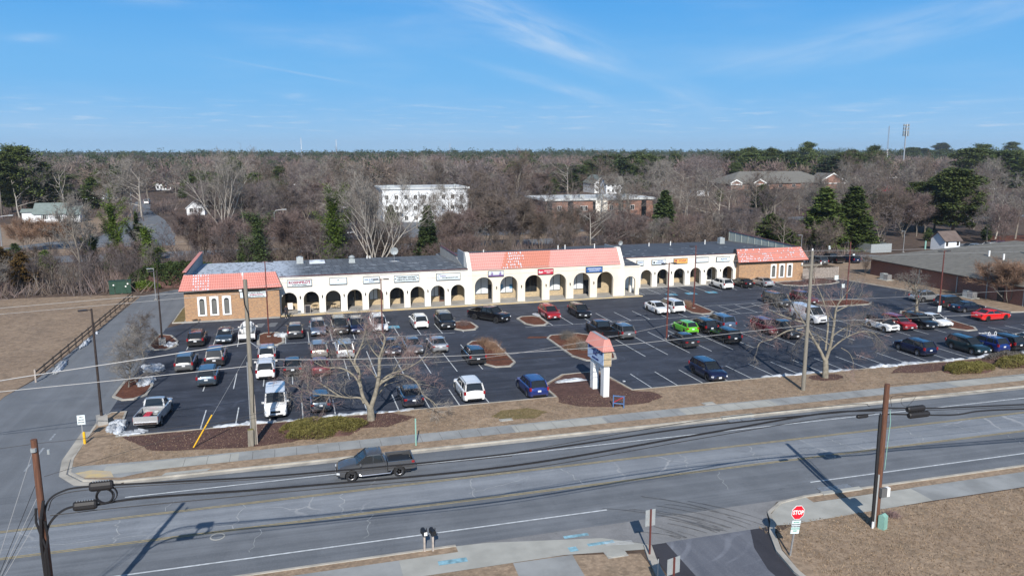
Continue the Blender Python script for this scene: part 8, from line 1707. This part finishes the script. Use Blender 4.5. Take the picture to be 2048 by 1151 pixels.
# =============== woods ===============
def wood(n, y0, y1, kinds, hr, group, seed, xr=None, mind=3.0):
    r_ = random.Random(seed); pts = []; tries = 0
    while len(pts) < n and tries < n*60:
        tries += 1; y = math.sqrt(r_.uniform(y0*y0, y1*y1)); a, b = xr if xr else band(y); x = r_.uniform(a, b)
        if not clear(x, y): continue
        if any((x-p[0])**2+(y-p[1])**2 < mind*mind for p in pts): continue
        pts.append((x, y)); k = r_.choice(kinds); h = r_.uniform(*hr); h = min(h, max(3.5, 22-.0535*y)) if .58 < x/y < .80 and 246 < y < 402 else h; nm = 'bare_shrub' if k == 'brush' else ('pine_tree' if k == 'pine' else ('evergreen_tree' if k in ('oval', 'cone') else 'bare_tree'))
        ix = r_.randint(0, 9); lb = zone_label(x, y, k, ix, (h-hr[0])/(hr[1]-hr[0]))
        place_tree(k, x, y, h, BH[k], ix, r_.uniform(0, 6.28), lb, group, 'shrub' if k == 'brush' else 'tree', nm, wsc=r_.uniform(.9, 1.3))
roadclear = [(-330, 60, 173, 187), (-330, 60, 197, 211)]; blocks += roadclear
wood(72, 139, 168, ['brush', 'brush', 'brush', 'upright', 'round'], (4.0, 8.5), 'thicket behind the shopping centre', 1, (-22, 112), 2.2)
wood(44, 134, 162, ['round', 'brush', 'round', 'upright', 'oval'], (3.2, 6.4), 'thicket beyond the dry field', 2, (-62, -22), 2.4)
wood(14, 140, 170, ['brush', 'round', 'upright'], (5, 9), 'thicket behind the hipped roof', 3, (128, 190), 4)
wood(72, 187, 246, ['round', 'upright', 'broad', 'broad', 'round'], (8.5, 14), 'bare trees between the highway and the offices', 4, (-18, 190), 3.6)
wood(85, 246, 340, ['round', 'upright', 'broad', 'round'], (11, 17.5), 'bare trees of the nearer wood', 5, None, 5.5)
wood(70, 340, 470, ['round', 'upright', 'broad', 'round', 'round', 'pine'], (12, 18), 'bare trees of the farther wood', 6, None, 8)
wood(12, 230, 420, ['oval', 'cone', 'pine'], (6, 11), 'small evergreens scattered in the wood', 8, None, 12)
# ---- distant forest: one mass of low-detail crowns
def far_forest():
    r_ = np.random.RandomState(3); V = []; F = []; MI = []; nv = 0
    def add(tri, mi):
        nonlocal nv
        k = tri.shape[0]; V.append(tri.reshape(-1, 3)); F.append(np.arange(nv, nv+3*k).reshape(-1, 3)); MI.append(np.full(k, mi)); nv += 3*k
    N = 3600
    for i in range(N):
        y = 440+(r_.rand()**1.25)*1900; a, b = -y*.40-10, y*1.12+20; x = r_.uniform(a, b); evg = r_.rand() < (.10 if y < 800 else .30 if y < 1300 else .65)
        if not clear(x, y): continue
        far_ = min(1, max(0, (y-600)/500)); lowf = math.sin(x*.013+1)*math.sin(x*.0047+y*.003)*.5+.5; h = (r_.uniform(10.5, 16)+3.0*far_*lowf) if not evg else r_.uniform(14, 19.5)+far_*(3+6*lowf)*r_.uniform(.5, 1)+(2*far_ if x > y*.3 else 0); w_ = (h if h < 16 else 16)*r_.uniform(.36, .58); k = int(np.clip(230000/y, 110, 420))
        # points on an ellipsoid-like crown, slivers radiating outwards
        d = r_.normal(size=(k, 3)); d /= np.linalg.norm(d, axis=1)[:, None]; rad = r_.uniform(.45, 1.0, (k, 1)) if not evg else r_.uniform(.75, 1.05, (k, 1))
        lump = 1+.22*np.sin(d[:, :1]*5+i)*np.cos(d[:, 1:2]*4+i*.7)
        c = np.array([x, y, h*.60]); p = c+d*rad*lump*np.array([w_, w_, h*.42])
        if evg:
            s = (1.1+y*.0006)*r_.uniform(.6, 1.2, (k, 1)); u = r_.normal(size=(k, 3))*s*.6; v_ = r_.normal(size=(k, 3))*s*.6; tri = np.stack([p, p+u, p+v_], 1); add(tri, 0)
        else:
            L = r_.uniform(.8, 2.2, (k, 1)); dir_ = d*1.0+np.array([0, 0, .35])+r_.normal(size=(k, 3))*.5; wv = r_.normal(size=(k, 3))*(.07+y*.00028); tri = np.stack([p-wv, p+wv, p+dir_*L], 1); add(tri, 1+int(1.5+1.49*math.sin(x*.021+y*.013)*math.cos(y*.009-x*.006)+r_.rand()*.8) % 3)
    V = np.concatenate(V); F = np.concatenate(F); MI = np.concatenate(MI); me = bpy.data.meshes.new('distant_forest'); me.vertices.add(len(V)); me.vertices.foreach_set('co', V.astype(np.float32).ravel()); me.loops.add(F.size); me.loops.foreach_set('vertex_index', F.ravel().astype(np.int32)); me.polygons.add(len(F)); me.polygons.foreach_set('loop_start', np.arange(0, F.size, 3, dtype=np.int32)); me.polygons.foreach_set('material_index', MI.astype(np.int32))
    for m in ('pine_far', 'twig_purple', 'twig_brown', 'twig_maroon'): me.materials.append(M[m])
    me.update(calc_edges=True); o = bpy.data.objects.new('distant_forest', me); C.objects.link(o); tag(o, 'far bare and pine forest reaching to the horizon', 'forest', kind='stuff')
far_forest()
# undergrowth in the woods: countless low brush as one mass
def undergrowth():
    r_ = np.random.RandomState(5); V = []; F = []; nv = 0; MI = []
    for i in range(2600):
        if i < 850: y = r_.uniform(136, 171); x = r_.uniform(-22, 115)
        elif i < 1100: y = r_.uniform(134, 158); x = r_.uniform(-62, -22)
        else: y = r_.uniform(187, 420); a, b = band(y); x = r_.uniform(a, b)
        if (y < 141 and -23 < x < 100) or not clear(x, y): continue
        h = r_.uniform(.8, 2.6); k = 45; p = np.array([x, y, 0])+r_.normal(size=(k, 3))*np.array([1.6, 1.6, 0]); p[:, 2] = 0; d = r_.normal(size=(k, 3))*.5+np.array([0, 0, 1.0]); L = h*r_.uniform(.5, 1.2, (k, 1)); wv = r_.normal(size=(k, 3))*.045; tri = np.stack([p-wv, p+wv, p+d*L], 1); V.append(tri.reshape(-1, 3)); F.append(np.arange(nv, nv+3*k).reshape(-1, 3)); MI.append(np.full(k, i % 3)); nv += 3*k
    V = np.concatenate(V); F = np.concatenate(F); MI = np.concatenate(MI); me = bpy.data.meshes.new('undergrowth'); me.vertices.add(len(V)); me.vertices.foreach_set('co', V.astype(np.float32).ravel()); me.loops.add(F.size); me.loops.foreach_set('vertex_index', F.ravel().astype(np.int32)); me.polygons.add(len(F)); me.polygons.foreach_set('loop_start', np.arange(0, F.size, 3, dtype=np.int32)); me.polygons.foreach_set('material_index', MI.astype(np.int32))
    for m in ('twig_maroon', 'twig_brown', 'twig_purple'): me.materials.append(M[m])
    me.update(calc_edges=True); o = bpy.data.objects.new('undergrowth', me); C.objects.link(o); tag(o, 'reddish low brush covering the floor of the thickets', 'undergrowth', kind='stuff')
undergrowth()
# =============== low planting ===============
def clump(x, y, rx_, ry_, h, m, label, seed, n=7000, sz=.12, name='juniper_bush', cat='shrub', z=.1, group=None):
    r_ = random.Random(seed); V, F = [], []; core = MB(); core.blob((0, 0, 0), (rx_*.9, ry_*.9, h*.8), r_, 3, .35)
    for _ in range(n):
        a = r_.uniform(0, 6.283); u = math.sqrt(r_.random()); e = 1+.12*math.sin(a*3+seed)+.08*math.sin(a*7); px_, py_ = rx_*u*math.cos(a)*e, ry_*u*math.sin(a)*e; zz = h*math.sqrt(max(.03, 1-u**2.6))*(1+.14*math.sin(px_*3.1)*math.cos(py_*2.7+seed)); leaf_tris(V, F, (px_, py_, zz), 1, sz, (.03, .03, .04), r_, -.4)
    o = thing(name, label, cat, (x, y, z), 0, group); core.build('stems', M['mulch'], o); cr = MB(); cr.v = V; cr.f = F; cr.mi = [0]*len(F); cr.build('foliage', M[m], o)
q = G(643, 868); clump(q.x, q.y+.6, 3.2, 1.9, .8, 'juniper', 'low spreading yellow-green juniper at the foot of the left big tree', 1, 24000, .085)
q = G(1936, 742); clump(q.x, q.y, 2.9, 1.3, .75, 'juniper', 'low juniper mound in front of the dark teal SUV', 2, 16000, .09); q = G(2045, 730); clump(q.x, q.y, 3.6, 1.4, .8, 'juniper', 'low juniper mound cut by the right edge', 3, 16000, .09)
q = G(2010, 717); clump(q.x, q.y, 2.6, .8, .6, 'twig_grey', 'grey leafless low shrub behind the juniper mounds', 4, 4000, .1)
q = G(340, 582); clump(q.x+1, q.y+6, 7.5, 3.0, 3.4, 'spruce', 'wide dark green hedge mass behind the left end of the centre', 6, 15000, .28, 'evergreen_hedge', 'hedge'); q = G(285, 582); clump(q.x, q.y+1, 2.2, 1.2, 1.2, 'ivy', 'bright yellow-green shrub right of the green electrical cabinets', 7, 3500, .2, 'evergreen_shrub')
def stick_bush(x, y, r0, h, m, label, seed, n=260, z=.13, group='leafless shrubs on the bark islands'):
    r_ = random.Random(seed); cr = MB()
    for k in range(n): a = r_.uniform(0, 6.28); d = Vector((math.cos(a)*r_.uniform(.1, .9), math.sin(a)*r_.uniform(.1, .9), 1)).normalized(); twig(cr, Vector((r_.gauss(0, r0*.35), r_.gauss(0, r0*.35), 0)), d, h*r_.uniform(.6, 1.1), .022, r_, 5)
    o = cr.build('leafless_shrub', M[m], loc=(x, y, z)); tag(o, label, 'shrub', group)
k = 0
for (px, py, r0, h, m, lb) in ((968, 692, 1.0, .9, 'twig_tan', 'brown leafless shrub at the top of the long planted island'), (985, 700, .9, .9, 'twig_tan', 'brown leafless shrub second from the top of the long planted island'), (1000, 712, .7, .7, 'twig_tan', 'smallest brown leafless shrub on the long planted island'), (1135, 680, 1.1, 1.0, 'twig_grey', 'grey leafless shrub at the top of the island behind the roadside sign'), (1150, 690, 1.0, .9, 'twig_tan', 'brown leafless shrub left of the roadside sign cap'), (1165, 700, .9, .9, 'twig_grey', 'grey leafless shrub beside the roadside sign face'), (1140, 700, .8, .7, 'twig_tan', 'low brown leafless shrub in the island behind the roadside sign'), (928, 652, .9, .6, 'twig_red', 'reddish leafless shrub on the island beside the black SUV with the chrome grille'), (1376, 615, .7, .9, 'twig_tan', 'brown leafless shrub beside the white minivan'), (1785, 1035, .5, .25, 'twig_red', 'small red dead shrub on the near lawn')):
    q = G(px, py); k += 1; stick_bush(q.x, q.y, r0, h, m, lb, 40+k)
# fallen leaves and tufts: dead grass cover on the near lawns
def tufts():
    r_ = np.random.RandomState(8); k = 70000; x = np.concatenate([r_.uniform(-14, 95, k//2), r_.uniform(24, 62, k//2)]); y = np.concatenate([r_.uniform(57.9, 63.7, k//2), r_.uniform(26, 37.2, k//2)]); z = np.where(y > 50, .10, .05)
    keep = (y > 50) | (x > 25.9); x, y, z = x[keep], y[keep], z[keep]; k = len(x); p = np.stack([x, y, z], 1); d = r_.normal(size=(k, 3))*.05; d[:, 2] = r_.uniform(.03, .09, k); w_ = r_.normal(size=(k, 3))*.022; w_[:, 2] = 0; V = np.stack([p-w_, p+w_, p+d], 1).reshape(-1, 3); F = np.arange(3*k).reshape(-1, 3)
    me = bpy.data.meshes.new('dead_grass'); me.vertices.add(len(V)); me.vertices.foreach_set('co', V.astype(np.float32).ravel()); me.loops.add(F.size); me.loops.foreach_set('vertex_index', F.ravel().astype(np.int32)); me.polygons.add(len(F)); me.polygons.foreach_set('loop_start', np.arange(0, F.size, 3, dtype=np.int32)); me.materials.append(M['tuft']); me.update(calc_edges=True); o = bpy.data.objects.new('dead_grass', me); C.objects.link(o); tag(o, 'short straw-coloured dead grass blades on the verges', 'grass', kind='stuff')
M['tuft'] = leafmat('straw_blades', (.17, .12, .08), (.33, .25, .17), 2)
tufts()
# =============== haze ===============
hz = MB().bb(-2600, 3400, -50, 3600, -1.0, 62).build('haze', mat('haze_volume', (1, 1, 1))); hz['kind'] = 'stuff'
hm = hz.data.materials[0]; hn = NT(hm.node_tree); hn.n.clear(); ho = hn.node('ShaderNodeOutputMaterial'); hv = hn.node('ShaderNodeVolumePrincipled'); hv.inputs['Color'].default_value = (.80, .88, 1, 1); hv.inputs['Density'].default_value = .00010; hv.inputs['Anisotropy'].default_value = .2; hn.l.new(hv.outputs[0], ho.inputs['Volume'])
